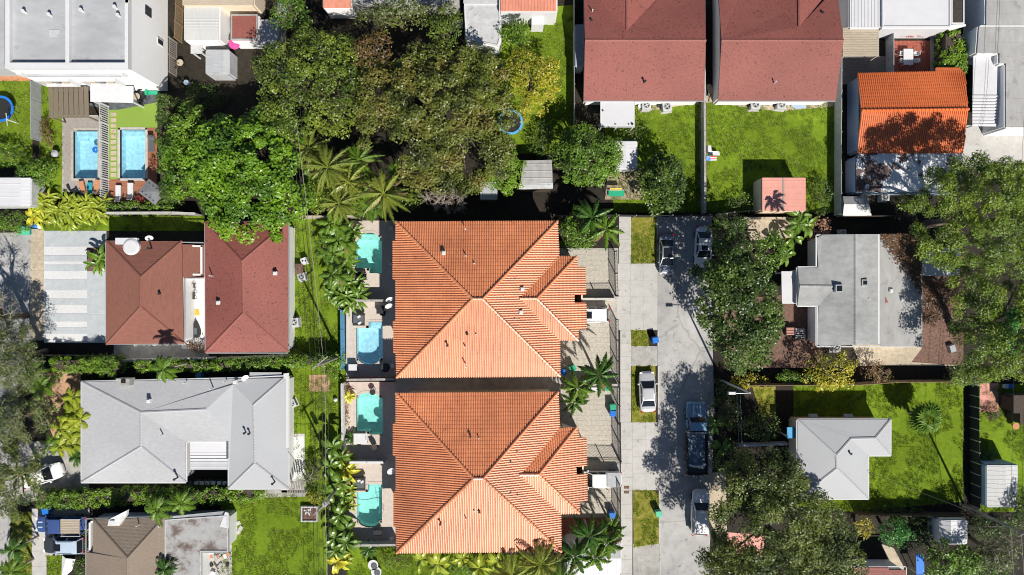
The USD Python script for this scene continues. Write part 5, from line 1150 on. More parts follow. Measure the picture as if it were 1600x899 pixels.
t.p('cargo_bed', MB().box(-4.25, -1.18, .8, .75, 1.18, 1.0), 'tarp_grey'); t.p('cargo_end', MB().box(-4.3, -1.2, .95, -4.22, 1.2, 1.6), 'black_metal'); t.p('cargo_end', MB().box(.76, -1.25, .95, .84, 1.25, 2.1), 'galv')
t.p('chassis', MB().box(-4.2, -.5, .5, 4.0, .5, .79), 'black_metal'); wheels(t, (2.9, -1.9, -3.1), 2.3, .48, .3)
u, v = np.meshgrid(np.linspace(-3.4, .5, 14), np.linspace(-1.0, 1.0, 9), indexing='ij'); z = 1.3 + .3 * meshkit.noise(np.stack([u * 1.2, v * 1.5, u * 0], -1), 3) * np.clip(1.2 - np.abs(v), 0, 1)
V = np.stack([u, v, z], -1).reshape(-1, 3); F = [[i * 9 + j, (i + 1) * 9 + j, (i + 1) * 9 + j + 1, i * 9 + j + 1] for i in range(13) for j in range(8)]
o1 = t.prim.GetAttribute('xformOp:translate').Get()
R = lambda P, o=o1: [(o[0] - q[1], o[1] + q[0], q[2]) for q in P]
single('load_tarp', 'blue-grey tarp over the load of the flatbed truck', 'tarp', MB().add(R(V), F), 'tarp_blue', smooth=60)
single('load_pipe', 'pale bent pipe lying across the flatbed truck load', 'pipe', MB().tube(R([(-3.05, 1.0, 1.62), (-3.25, .4, 1.68), (-3.25, -.4, 1.68), (-3.0, -1.0, 1.62)]), .11, 8), 'white', smooth=40)
# white pickup nosing under the lower carport
t = truck_base('pickup_truck', 'white pickup with grey bed cover nosing under the lower carport', 934, 748, 180)
t.p('body', loft_body(5.6, 1.9, [(0, 1.05), (.4, 1.08), (.7, 1.06), (.95, .95), (1, .8)], .35, .08), 'car_white', smooth=40)
cabin_parts(t, -1.0, -.85, .75, 1.4, .9, .8, 1.06, 1.75, 'car_white'); t.p('bed_cover', MB().box(-2.7, -.84, 1.02, -1.05, .84, 1.14), 'steel_grey')
lights_mirrors(t, 5.6, 1.9, .95, 1.0, 'car_white', 1.2, 1.05); wheels(t, (1.75, -1.75), 1.9, .38)
# blue pickup with a ladder rack
t = truck_base('pickup_truck', 'dark blue pickup with tan lumber rack beside the hedge', 98, 818, 180)
t.p('body', loft_body(6.1, 1.95, [(0, 1.0), (.35, 1.02), (.7, 1.05), (.95, .95), (1, .78)], .35, .08), 'car_blue', smooth=40)
cabin_parts(t, -.55, -.4, 1.0, 1.75, .93, .83, 1.06, 1.75, 'car_blue'); lights_mirrors(t, 6.1, 1.95, .95, 1.0, 'car_blue', 1.6, 1.05); wheels(t, (2.0, -1.9), 1.95, .38)
for s in (-1, 1): t.p('bed_side', MB().box(-3.0, s * .9 - .05, 1.0, -.7, s * .9 + .05, 1.2), 'car_blue'); t.p('hood_scoop', MB().obox((2.35, s * .3), .5, .16, 1.0, 1.07), 'car_paleblue')
for x in (-2.95, -.85):
    for s in (-1, 1): t.p('rack_post', MB().box(x - .03, s * .95 - .03, 1.0, x + .03, s * .95 + .03, 1.98), 'galv')
    t.p('rack_bar', MB().box(x - .03, -1.0, 1.98, x + .03, 1.0, 2.04), 'galv')
for s in (-1, 1): t.p('rack_bar', MB().box(-3.05, s * .98 - .03, 2.05, -.75, s * .98 + .03, 2.1), 'trim_white')
o1 = t.prim.GetAttribute('xformOp:translate').Get()
for j in range(8): single('plank', 'pale timber plank, %s of the eight on the blue pickup rack' % ('topmost', 'second', 'third', 'fourth', 'fifth', 'sixth', 'seventh', 'lowest')[j], 'plank', MB().box(o1[0] + .75, o1[1] + .75 - j * .2, 2.11, o1[0] + 2.95, o1[1] + .92 - j * .2, 2.16), 'wood_pale')

# ================================================================ BINS, AIR CONDITIONERS, STREET FURNITURE
def bin_proto(name, mat):
    t = proto(name); t.p('body', MB().obox((0, 0), .62, .60, .06, .98, 0, 1.12), mat)
    t.p('lid', MB().hexa([(-.38, -.36, .99), (.38, -.36, .99), (.38, .36, .99), (-.38, .36, .99)], [(-.33, -.3, 1.06), (.33, -.3, 1.06), (.33, .3, 1.06), (-.33, .3, 1.06)]), mat)
    t.p('handle', MB().tube([(-.3, .4, .95), (.3, .4, .95)], .025, 6), 'plastic_black')
    for s in (-.27, .27): t.p('wheel', MB().tube([(s - .04, .32, .12), (s + .04, .32, .12)], .12, 10), 'rubber')
    return t
BB, BG, BM = bin_proto('blue_bin', 'plastic_blue'), bin_proto('green_bin', 'plastic_green'), bin_proto('mint_bin', 'plastic_mint')
for k, label, x, y, rot in ((BB, 'blue wheeled bin at the street edge beside the tiny grass patch', 1023, 531, 8), (BM, 'mint green wheeled bin at the street edge on the long grass strip', 1028, 801, 5), (BG, 'green wheeled bin on the lower forecourt touching a blue bin', 957, 635, 3),
    (BB, 'blue wheeled bin on the lower forecourt touching a green bin', 957, 645, -4), (BB, 'blue wheeled bin on the forecourt above the red brick strip', 956, 803, 6), (BG, 'green wheeled bin in palm shade beside the upper tile house', 894, 575, 20), (BB, 'blue wheeled bin in the corner behind the upper tile house', 879, 581, 0), (BB, 'blue wheeled bin in hedge shade beside the blue pickup', 75, 797, 10)):
    copy(k, 'wheeled_bin', label, 'bin', at(x, y, .5) * [1, 1, 0] + [0, 0, .03], rot)
t = Thing('storage_box', 'white and green topped storage bench at the dividing forecourt wall', 'box', at(945, 609))
t.p('body', MB().pbox(924, 606, 955, 610.5, .02, .55), 'white'); t.p('lid', MB().pbox(941, 602, 955, 611, .551, .62), 'plastic_green')

t = AC = proto('air_conditioner'); t.p('casing', MB().obox((0, 0), .92, .92, .02, .78), 'white_dirty'); t.p('grille_ring', MB().ring(0, 0, .781, .30, .38, .03, 20), 'galv'); t.p('fan_well', MB().disc(0, 0, .785, .30, 18), 'plastic_black')
for i in range(4):
    a = i * math.pi / 2 + .3; m = MB(); m.add([(.05, -.05, .80), (.27, -.02, .805), (.25, .13, .80), (.05, .06, .80)], [[0, 1, 2, 3]]); t.p('fan_blade', m.move((0, 0, 0), a), 'galv')
t.p('fan_hub', MB().cyl(0, 0, .79, .83, .08, 10), 'white_dirty'); t.p('pad', MB().obox((0, 0), 1.15, 1.15, 0, .019), 'concrete')
for label, x, y, s, r in (('white air conditioner nearest the white porch behind the left red house', 1010, 165, 1.1, 0), ('white air conditioner right of another one behind the left red house', 1042, 167, 1.15, 8), ('white air conditioner left of two behind the right red house', 1180, 164, 1.15, 0), ('white air conditioner right of two behind the right red house', 1221, 164, 1.1, -6),
    ('white air conditioner below the peeling lean-to roof', 1383, 308, 1.0, 0), ('white air conditioner at the lower edge of the grey house', 1307, 544, 1.0, 0), ('white air conditioner on the worn lawn in the middle beside the red house', 460, 504, 1.1, 5), ('white air conditioner close to a brown box near the red house', 471, 433, .95, 15), ('white air conditioner standing aslant near the white-grey roof', 456, 631, .95, 25), ('small white air conditioner below the white chimney-like vent at grey house top', 1318, 364, .8, 5), ('white air conditioner beside the grey flat house wall', 717, 36, .8, 0)):
    copy(AC, 'air_conditioner', label, 'air conditioner', at(x, y, .7) * [1, 1, 0] + [0, 0, .02], r, s, 'air conditioners beside the houses')

b0 = at(1128, 595); h = 9.7; t = Thing('street_lamp', 'pale street lamp with one arm reaching over the street', 'street lamp', b0)
t.p('pole', MB().tube([b0, b0 + [0, 0, h * .5], b0 + [0, 0, h]], [.15, .12, .09], 10), 'galv', smooth=40); top = b0 + [0, 0, h]
t.p('arm', MB().tube([top - [0, 0, .1], top + [-.7, 0, .1], top + [-1.55, 0, .12]], .05, 8), 'galv', smooth=40)
t.p('lamp_head', MB().obox(top + [-1.95, 0, 0], .85, .34, h + .04, h + .2, 0, .8), 'white'); t.p('lamp_glass', MB().obox(top + [-2.0, 0, 0], .5, .26, h, h + .039), 'lamp_glass')

# utility poles and their cables
def utility_pole(label, px, py, h, transformer=False, ang=.7):
    b = at(px, py); t = Thing('utility_pole', label, 'utility pole', b); t.p('pole', MB().tube([b, b + [0, 0, h]], [.17, .11], 10), 'wood_grey', smooth=40)
    c, s = math.cos(ang), math.sin(ang); t.p('crossarm', MB().obox(b + [c * .5, s * .5, 0], 2.2, .11, h - .45, h - .33, ang), 'wood_grey')
    for u in (-.5, .2, .9, 1.5): t.p('insulator', MB().cyl(b[0] + c * u, b[1] + s * u, h - .33, h - .12, .05, 8), 'white')
    if transformer: q = b + [.45, .35, 0]; t.p('transformer', MB().cyl(q[0], q[1], h - 2.6, h - 1.5, .26, 12).cyl(q[0], q[1], h - 1.5, h - 1.42, .28, 12), 'galv', smooth=40); t.p('insulator', MB().cyl(q[0], q[1], h - 1.41, h - 1.15, .06, 8), 'wood_grey')
    return b + [0, 0, h - .1], c, s
pA = utility_pole('wooden utility pole beside the blue fence casting a long thin shadow', 532, 557, 10.5); pB = utility_pole('wooden utility pole with a grey transformer by the planter box', 533, 757, 10.2, True); pC = utility_pole('leaning-looking utility pole at the bottom right below the grey shed', 1506, 789, 10.0, False, .45)
def cable(label, a, b, sag, r=.022, mat='cable', group='overhead cables along the back fences'):
    s = np.linspace(0, 1, 11)[:, None]; p = np.asarray(a) + (np.asarray(b) - a) * s; p[:, 2] -= 4 * sag * (s * (1 - s))[:, 0]
    single('overhead_cable', label, 'cable', MB().tube(p, r, 4), mat, group=group)
off = lambda P, u, dz=0: P[0] + np.array([P[1] * u, P[2] * u, dz])
for u, dz in ((-.5, 0), (.2, 0), (1.5, 0), (0, -1.9), (0, -3.1)):
    for k, (q, r_) in enumerate(((pA, pB), (pB, None), (None, pA))):
        A = off(q, u, dz) if q else np.array([at(478, 150)[0], 0, 0]) + [u, 26, 10 + dz]
        B = off(r_, u, dz) if r_ else np.array([off(pB, u, dz)[0] + .4, -60, 10 + dz])
        nth = {-.5: 'leftmost thin', .2: 'second thin', 1.5: 'rightmost thin'}.get(u, 'thicker low-hung' if dz > -3 else 'lowest pale')
        cable(nth + ' ' + ('overhead cable between the transformer pole and the pole by the blue fence', 'overhead cable leaving the transformer pole towards the bottom edge', 'overhead cable running up from the blue fence pole under the trees')[k], A, B, .5, .028 if dz < 0 else .018, 'cable_light' if dz < -3 else 'cable', ('cables between the two poles', 'cables below the transformer pole', 'cables above the blue fence pole')[k])
for u, dz in ((-.5, 0), (.9, 0), (0, -2.2)):
    nth = {-.5: 'left', .9: 'right'}.get(u, 'low-hung'); cable(nth + ' overhead cable from the bottom right pole down to the bottom edge', off(pC, u, dz), np.array([at(1560, 0)[0] + u, -60, 9 + dz]), .5, .02, 'cable_light', 'cables from the bottom right pole downwards'); cable(nth + ' overhead cable from the bottom right pole up along the dark screened fence', off(pC, u, dz), np.array([off(pC, u, dz)[0] + 3.4, 40, 9 + dz]), .6, .02, 'cable', 'cables from the bottom right pole upwards')
cable('service cable from the bottom right pole to the light grey house', off(pC, 0, -2.4), at(1357, 738, 3.3), .35, .03, 'cable', None)
cable('service cable from the bottom right pole to the white garden shed', off(pC, 0, -2.6), at(1512, 826, 2.6), .2, .022, 'cable_light', None)
cable('service cable from the transformer pole to the white-grey house', off(pB, 0, -2.2), at(450, 705, 3.2), .3, .03, 'cable', None)
cable('service cable from the blue fence pole to the red house', off(pA, 0, -2.2), at(450, 540, 3.3), .3, .03, 'cable', None)

def dish(label, px, py, z, ang, r=.45, tilt=.9):
    c = at(px, py, z); t = Thing('satellite_dish', label, 'satellite dish', (c[0], c[1], z - .6)); n = 14; V = [(0, 0, 0)]; F = []
    for i, rr in enumerate((.35, .7, 1.0)):
        for k in range(n): a = k / n * 2 * math.pi; V.append((rr * r * math.cos(a), rr * r * math.sin(a) * .9, .18 * r * rr * rr * 2))
    F += [[0, 1 + k, 1 + (k + 1) % n] for k in range(n)]
    for i in range(2): F += [x for k in range(n) for x in ([1 + i * n + k, 1 + (i + 1) * n + k, 1 + (i + 1) * n + (k + 1) % n], [1 + i * n + k, 1 + (i + 1) * n + (k + 1) % n, 1 + i * n + (k + 1) % n])]
    V = np.array(V); Rt = np.array([[1, 0, 0], [0, math.cos(tilt), -math.sin(tilt)], [0, math.sin(tilt), math.cos(tilt)]]); V = V @ Rt.T
    m = MB().add(np.vstack([V, V - [0, 0, .015]]), F + [[x + len(V) for x in f[::-1]] for f in F]); t.p('dish', m.move(c, ang), 'white', smooth=50)
    d = np.array([math.sin(ang), -math.cos(ang), 0]); t.p('mast', MB().tube([c - [0, 0, .6], c - [0, 0, .05]], .03, 6), 'galv'); t.p('feed_arm', MB().tube([c - [0, 0, .05], c + d * .45 + [0, 0, .2]], .018, 5), 'galv')
dish('upper of two white satellite dishes on the upper tile house wall', 608, 467, 4.6, .5); dish('lower of two white satellite dishes on the upper tile house wall', 607, 477, 4.6, .45); dish('white satellite dish on the lower tile house wall', 611, 735, 4.6, .6, .5, .6)
dish('white satellite dish above the red-brown roof', 233, 371, 3.4, .4); dish('white satellite dish between hedge and white-grey roof', 382, 590, 3.2, .9)
t = Thing('roof_canopy', 'white rounded canopy overhanging the top of the red-brown roof', 'canopy', (*at(198, 382, 4)[:2], 3.2))
a = at(204, 386, 4.1); t.p('dome', MB().tube([(a[0], a[1], 3.55), (a[0], a[1], 4.0), (a[0], a[1], 4.1)], [.95, .95, .75], 20), 'white', smooth=40); t.p('tray', MB().pbox(180, 372, 214, 382, 3.5, 3.95), 'white')

# ================================================================ GARDEN THINGS
def lounger_proto(name, cush):
    t = proto(name)
    for s in (-1, 1):
        t.p('frame_rail', MB().box(-.95, s * .3 - .025, .28, .95, s * .3 + .025, .34), 'galv')
        for x in (-.85, .7): t.p('leg', MB().box(x - .025, s * .3 - .025, 0, x + .025, s * .3 + .025, .279), 'galv')
    t.p('seat', MB().box(-.95, -.31, .345, .35, .31, .43), cush); t.p('backrest', MB().hexa([(.36, -.31, .35), (1.0, -.31, .62), (1.0, .31, .62), (.36, .31, .35)], [(.36, -.31, .43), (.97, -.31, .70), (.97, .31, .70), (.36, .31, .43)]), cush)
    t.p('pillow', MB().obox((.8, 0), .26, .5, .66, .76), 'cushion_dark'); return t
LW, LD, LT, LO = lounger_proto('white_lounger', 'cushion'), lounger_proto('dark_lounger', 'cushion_dark'), lounger_proto('teal_lounger', 'canvas_teal'), lounger_proto('orange_lounger', 'terracotta')
for k, label, x, y, r, s in ((LW, 'left of two white sun loungers below the right blue pool', 188, 303, -90, 1.0), (LW, 'right of two white sun loungers below the right blue pool', 207, 300, -90, 1.05), (LD, 'dark sun lounger on the deck right of the right blue pool', 239, 226, 90, 1.0),
    (LT, 'teal towelled lounger below the left blue pool', 143, 296, -90, .8), (LO, 'orange lounger left of a teal one below the left blue pool', 132, 295, -75, .9), (LO, 'orange lounger right of a teal one below the left blue pool', 154, 293, -100, .9)): copy(k, 'sun_lounger', label, 'sun lounger', at(x, y) + [0, 0, .05], r, s)
t = Thing('louvre_pergola', 'brown louvred pergola roof over the left pool patio', 'pergola', (*at(107, 160, 2.8)[:2], 0))
for j in range(8): t.p('louvre', MB().slab(pts([(75.5 + j * 7.9, 136, 2.8), (75.5 + j * 7.9 + 6.9, 136, 2.86), (77 + j * 7.85 + 6.9, 184, 2.86), (77 + j * 7.85, 184, 2.8)]), .05), 'pergola_brown')
for x, y in ((77, 137), (138, 137), (79, 183), (138, 183)): t.p('post', MB().pbox(x - 1, y - 1, x + 1, y + 1, 0, 2.74), 'pergola_brown')
for y in (137, 183): t.p('beam', MB().pbox(76, y - 1, 139, y + 1, 2.6, 2.735), 'pergola_brown')
t = Thing('patio_canopy', 'plain white flat canopy over the slate patio', 'canopy', (*at(175, 147, 2.8)[:2], 0)); t.p('canopy', MB().slab(pts([(141, 134, 2.8), (208, 135, 2.8), (208, 161, 2.75), (141, 159, 2.75)]), .12), 'white')
for x, y in ((143, 157), (206, 159)): t.p('post', MB().pbox(x - 1, y - 1, x + 1, y + 1, 0, 2.62), 'white')

def chair_proto(name, mat):
    t = proto(name); t.p('seat', MB().box(-.25, -.25, .40, .25, .25, .45), mat); t.p('backrest', MB().hexa([(-.25, .24, .46), (.25, .24, .46), (.25, .29, .46), (-.25, .29, .46)], [(-.25, .31, .9), (.25, .31, .9), (.25, .36, .9), (-.25, .36, .9)]), mat)
    for x in (-.22, .22):
        for y in (-.22, .22): t.p('leg', MB().box(x - .02, y - .02, 0, x + .02, y + .02, .399), mat)
    for x in (-.27, .27): t.p('armrest', MB().box(x - .03, -.24, .6, x + .03, .3, .63), mat)
    return t
CB, CW, CN = chair_proto('black_chair', 'plastic_black'), chair_proto('white_chair', 'white'), chair_proto('brown_chair', 'wood_dark')
def table(label, px, py, r=None, w=1, d=1, top='wood_pale', leg='plastic_black', ang=0.0, z=.74):
    c = at(px, py, z); t = Thing('garden_table', label, 'table', (c[0], c[1], 0))
    t.p('tabletop', MB().cyl(c[0], c[1], z - .04, z, r, 20) if r else MB().obox(c, w, d, z - .04, z, ang), top)
    for x in (-1, 1):
        for y in (-1, 1):
            u = (r or 1) * .6 if r else None; X, Y = (x * u, y * u) if r else (x * (w / 2 - .08), y * (d / 2 - .08)); X, Y = X * math.cos(ang) - Y * math.sin(ang), X * math.sin(ang) + Y * math.cos(ang)
            t.p('leg', MB().box(c[0] + X - .03, c[1] + Y - .03, .02, c[0] + X + .03, c[1] + Y + .03, z - .041), leg)
chair = lambda k, label, x, y, r, s=1.0, group=None: copy(k, 'garden_chair', label, 'chair', at(x, y, .5) * [1, 1, 0] + [0, 0, .05], r, s, group)
table('round tan patio table at the corner of the white canopy', 213, 151, .42); chair(CB, 'black chair above the round tan patio table', 219, 138, 200); chair(CB, 'black chair right of the round tan patio table', 224, 152, -90); chair(CB, 'black chair below the round tan patio table', 219, 163, -20)
t = Thing('planter_frame', 'green framed bench at the corner of the tall white house', 'bench', at(236, 140)); t.p('seat', MB().pbox(226, 142, 246, 148, .4, .46), 'plastic_green'); t.p('backrest', MB().pbox(226, 134, 229, 148, .465, .9), 'plastic_green')
for x, y in ((228, 144), (244, 144), (228, 147), (244, 147)): t.p('leg', MB().pbox(x - .5, y - .5, x + .5, y + .5, .0, .399), 'plastic_green')
table('white rectangular table on the red tiled patio', 1419.5, 89, None, 1.15, 1.9, 'white', 'white')
for k, (x, y, r) in enumerate(((1408, 84, 90), (1409, 95, 90), (1431, 84, -90), (1431, 95, -90))): chair(CW, ('upper left', 'lower left', 'upper right', 'lower right')[k] + ' white chair at the table on the red tiled patio', x, y, r, .9)
# tilted grey canopy by the loungers
c = at(237, 300, 2.4); A = math.radians(-38); t = Thing('cantilever_canopy', 'tilted grey square parasol on the red-brown deck', 'parasol', (c[0], c[1], 0)); m = MB(); q = [(-1.25, -1.0), (1.25, -1.0), (1.25, 1.0), (-1.25, 1.0)]; rr = lambda x, y: (c[0] + x * math.cos(A) - y * math.sin(A), c[1] + x * math.sin(A) + y * math.cos(A))
t.p('canopy', MB().add([(*rr(x, y), 2.35) for x, y in q] + [(*c[:2], 2.65)], [[0, 1, 4], [1, 2, 4], [2, 3, 4], [3, 0, 4], [1, 0, 4], [2, 1, 4], [3, 2, 4], [0, 3, 4]]), 'tarp_pale' if 'tarp_pale' in _mats else 'steel_grey'); t.p('pole', MB().cyl(c[0], c[1], 0.04, 2.6, .05, 8), 'galv')
for x, y in q: t.p('rib', MB().tube([(*c[:2], 2.62), (*rr(x, y), 2.33)], .02, 5), 'black_metal')
for i in range(8): x, y = rr(*[( -.8 + .53 * (i % 4)), (-.65 if i < 4 else .65)]); t.p('vent', MB().cyl(x, y, 2.45, 2.52, .07, 8), 'plastic_black')
t = Thing('dome_grill', 'grey round kettle grill on the narrow lawn strip', 'grill', at(84, 240)); a = at(85, 240, .9); t.p('bowl', MB().tube([(a[0], a[1], .5), (a[0], a[1], .7), (a[0], a[1], .9), (a[0], a[1], 1.02)], [.2, .42, .42, .15], 14), 'steel_grey', smooth=50)
for i in range(3): t.p('leg', MB().tube([(a[0] + .3 * math.cos(i * 2.1), a[1] + .3 * math.sin(i * 2.1), .03), (a[0] + .15 * math.cos(i * 2.1), a[1] + .15 * math.sin(i * 2.1), .6)], .02, 5), 'black_metal')

def trampoline(label, px, py, r, rim):
    c = at(px, py, .9); t = Thing('trampoline', label, 'trampoline', (c[0], c[1], 0)); t.p('pad', MB().ring(c[0], c[1], .86, r - .28, r, .06, 28), rim); t.p('mat', MB().cyl(c[0], c[1], .84, .86, r - .26, 28), 'screen_black')
    for i in range(6):
        a = i * math.pi / 3 + .2; t.p('leg', MB().tube([(c[0] + r * math.cos(a), c[1] + r * math.sin(a), .02), (c[0] + r * math.cos(a), c[1] + r * math.sin(a), .85)], .03, 6), 'galv'); t.p('net_pole', MB().tube([(c[0] + (r + .04) * math.cos(a), c[1] + (r + .04) * math.sin(a), .9), (c[0] + (r + .04) * math.cos(a), c[1] + (r + .04) * math.sin(a), 2.2)], .022, 6), 'black_metal')
trampoline('blue rimmed trampoline at the left picture edge', 1, 170, 1.55, 'plastic_blue'); trampoline('pale blue rimmed trampoline half under the maroon tree', 798, 191, 1.5, 'blue_paint')
a = at(34, 197, 1.5); t = Thing('clothes_pole', 'white T-shaped post on the trampoline lawn', 'clothes post', (*at(30, 196)[:2], 0)); b = at(29, 193); t.p('pole', MB().tube([b, b + [0, 0, 2.0]], .05, 6), 'white'); t.p('crossbar', MB().tube([b + [-.1, .75, 1.9], b + [.1, -.75, 1.95]], .045, 6), 'white'); t.p('strut', MB().tube([b + [0, 0, 1.9], b + [.95, -.35, 1.7]], .05, 6), 'white')
t = Thing('climbing_frame', 'green and yellow metal swing frame on dirt below green tree', 'swing set', at(964, 295)); 
for x in (948, 981): 
    for y in (286, 308): q = at(x, y); t.p('leg', MB().tube([q + [0, 0, .02], at(x, 297, 1.9)], .04, 6), 'galv')
t.p('top_bar', MB().tube([at(947, 297, 1.92), at(983, 297, 1.92)], .045, 6), 'galv'); t.p('platform', MB().pbox(951, 297, 975, 307, .3, .36), 'plastic_green'); t.p('slide', MB().slab(pts([(953, 294, 1.2), (972, 294, 1.2), (972, 298, .9), (953, 298, .9)]), .05), 'cloth_yellow')
# flag, chairs and scraps beside the wall between the lawns
t = Thing('flag', 'small red, white and blue flag hung on the wall between lawns', 'flag', at(1104, 248)); z = 1.55
t.p('canton', MB().slab(pts([(1104, 244, z), (1110, 244, z), (1110, 252, z - .2), (1104, 251, z - .2)]), .02), 'plastic_blue')
for j in range(4): t.p('stripe', MB().slab(pts([(1110.1, 244 + j * 1.8, z - j * .05), (1120, 244 + j * 1.7, z - j * .05 - .1), (1120, 245.7 + j * 1.7, z - j * .05 - .15), (1110.1, 245.8 + j * 1.8, z - j * .05 - .05)]), .02), 'cloth_red' if j % 2 == 0 else 'white')
t.p('pole', MB().tube([at(1103, 253, 1.4), at(1103, 242, 1.75)], .02, 5), 'galv')
single('white_sheet', 'crumpled white plastic sheet above the flag', 'sheet', MB().slab(pts([(1106, 228, .9), (1111, 227, 1.0), (1112, 236, .9), (1124, 237, .6), (1125, 243, .6), (1106, 243, .8)]), .05), 'white')
for label, poly, z, m in (('tan flattened cardboard in the gap between the red houses', [(1104, 133), (1110, 131), (1117, 143), (1108, 150)], .3, 'wood_pale'), ('tan cardboard piece at the corner of the right red house', [(1109, 152), (1116, 144), (1120, 158), (1108, 160)], .2, 'wood_pale'), ('white sheet lying behind the right red house corner', [(1125, 157), (1146, 158), (1142, 164), (1122, 163)], .15, 'white'), ('crumpled teal tarp beside the air conditioner of the left red house', [(1053, 158), (1066, 157), (1064, 162), (1056, 164)], .25, 'canvas_teal'),
    ('pale blue plastic sheet behind the right red house', [(1240, 158), (1260, 162), (1259, 169), (1245, 171), (1236, 166)], .2, 'blue_wall'), ('white board leaning behind the right red house', [(1232, 156), (1248, 156), (1246, 161), (1236, 161)], .3, 'white'), ('white tiled slab beside the open bottom patio', [(446, 684), (474, 682), (475, 748), (446, 748)], .04, 'stucco')):
    single('loose_sheet', label, 'sheet', MB().slab(pts(poly, z), min(z, .06) - .005), m)
for k, (x, y, m) in enumerate(((1150, 158, 'plastic_black'), (1172, 163, 'plastic_black'), (1211, 161, 'plastic_black'), (1000, 166, 'white'), (1030, 164, 'plastic_black'))):
    c = at(x, y, .5); single('bucket', ('black bucket behind the right red house near a white sheet', 'black bucket left of the left air conditioner of the right red house', 'black bucket left of the right air conditioner of the right red house', 'white bucket beside the white porch', 'black bucket between two air conditioners of the left red house')[k], 'bucket', MB().cyl(c[0], c[1], .02, .5, .2, 10, .25), m)
# pool side furniture of the tile houses
def daybed(label, x0, y0, x1, y1, extra):
    t = Thing('daybed', label, 'daybed', at((x0 + x1) / 2, (y0 + y1) / 2)); t.p('base', MB().pbox(x0, y0, x1, y1, .03, .4), 'plastic_black'); t.p('mattress', MB().pbox(x0 + 1, y0 + 1, x1 - 1, y1 - 4, .401, .55), 'cushion_dark'); t.p('backrest', MB().pbox(x0, y0 - 2, x1, y0 + 1, .41, .95), 'plastic_black')
    for x, y in extra: t.p('pillow', MB().obox(at(x, y, .6), .4, .25, .551, .68, .6), 'cushion')
daybed('black daybed with pale pillows above the blue pool', 551, 492, 569, 509, ((561, 495), (562, 505))); daybed('black daybed with pale pillows above the lowest turquoise pool', 549, 749, 570, 767, ((561, 751), (566, 753)))
table('dark patio table above the grey pool wall', 563, 431, None, 1.0, 1.1, 'plastic_black'); chair(CW, 'white chair beside the dark patio table', 559, 437, 30); chair(CB, 'black chair right of the dark patio table', 569, 432, -90)
table('white square table beside the middle turquoise pool', 563, 686, None, 1.6, 1.25, 'white', 'white')
for k, (x, y, r) in enumerate(((556, 684, 90), (561, 692, 180), (569, 684, -90))): chair(CB, ('left', 'lower', 'right')[k] + ' black chair at the white square pool table', x, y, r, .85)
t = Thing('pool_box', 'white lidded storage box below the blue pool', 'box', at(551, 575)); t.p('body', MB().pbox(545, 570, 557, 579, .02, .7), 'white_dirty'); t.p('lid', MB().pbox(544.5, 569.5, 557.5, 579.3, .701, .78), 'white')
table('round black table in shade below the blue pool', 602, 575, .55, 1, 1, 'plastic_black'); table('round dark table in shade above the middle turquoise pool', 582, 613, .35, 1, 1, 'plastic_black')
chair(CN, 'brown chair in shade below the middle turquoise pool', 585, 699, 30, 1.1); table('dark square table in shade below the lowest turquoise pool', 590, 833, None, 1.0, .6, 'plastic_black')
table('black table in shade right of the cream deck above the blue pool', 594, 484, None, .9, 1.0, 'plastic_black'); chair(CB, 'black chair beside the black table under the satellite dishes', 599, 489, 160)
for k, (x, y) in enumerate(((611, 357), (610, 413), (613, 572), (611, 845))):
    t = Thing('pool_pump', ('white pool pump box topmost along the upper tile house wall', 'white pool pump box beside the topmost turquoise pool', 'white pool pump box at the lower corner of the upper tile house', 'white pool pump box at the lower corner of the lower tile house')[k], 'pump', at(x, y)); t.p('casing', MB().pbox(x - 3, y - 3, x + 3, y + 3, .02, .8), 'white_dirty'); t.p('lid', MB().pbox(x - 2.6, y - 2.6, x + 2.6, y + 2.6, .801, .86), 'white'); b = at(x, y - 4); t.p('pipe', MB().tube([b + [0, 0, .1], b + [0, .7, .1]], .04, 6), 'white')
for x, y, label in ((583, 883, 'upper of two white oval garden stools in the narrow bottom garden'), (588, 894, 'lower of two white oval garden stools in the narrow bottom garden')):
    c = at(x, y, .4); t = Thing('garden_stool', label, 'seat', (c[0], c[1], 0)); t.p('shell', MB().tube([(c[0], c[1], .05), (c[0], c[1], .3), (c[0], c[1], .45)], [.3, .6, .62], 18), 'white', smooth=50); t.p('cushion', MB().cyl(c[0] + .12, c[1] - .08, .451, .52, .36, 16), 'cushion_dark')
single('garden_lamp', 'small white ball on the lawn beside the middle pole cables', 'ball', MB().tube([at(525, 624) + [0, 0, z] for z in (.0, .1, .25, .4, .5)], [.05, .2, .27, .2, .05], 12), 'white', smooth=60)
# planter box by the transformer pole
t = Thing('raised_bed', 'square raised bed with white frame and pale scraps', 'planter', at(483, 805))
for q in ((470, 792, 472, 816), (494, 792, 496, 816), (472, 792, 494, 794), (472, 814, 494, 816)): t.p('board', MB().pbox(*q, 0, .5), 'white_dirty')
t.p('soil', MB().pbox(472, 794, 494, 814, 0, .36), 'mulch')
rg = np.random.default_rng(3)
for k in range(5): q = at(476 + 14 * rg.random(), 797 + 10 * rg.random(), .45); t.p('scrap', MB().obox(q, .5, .14, .37, .42, rg.random() * 3), 'white')
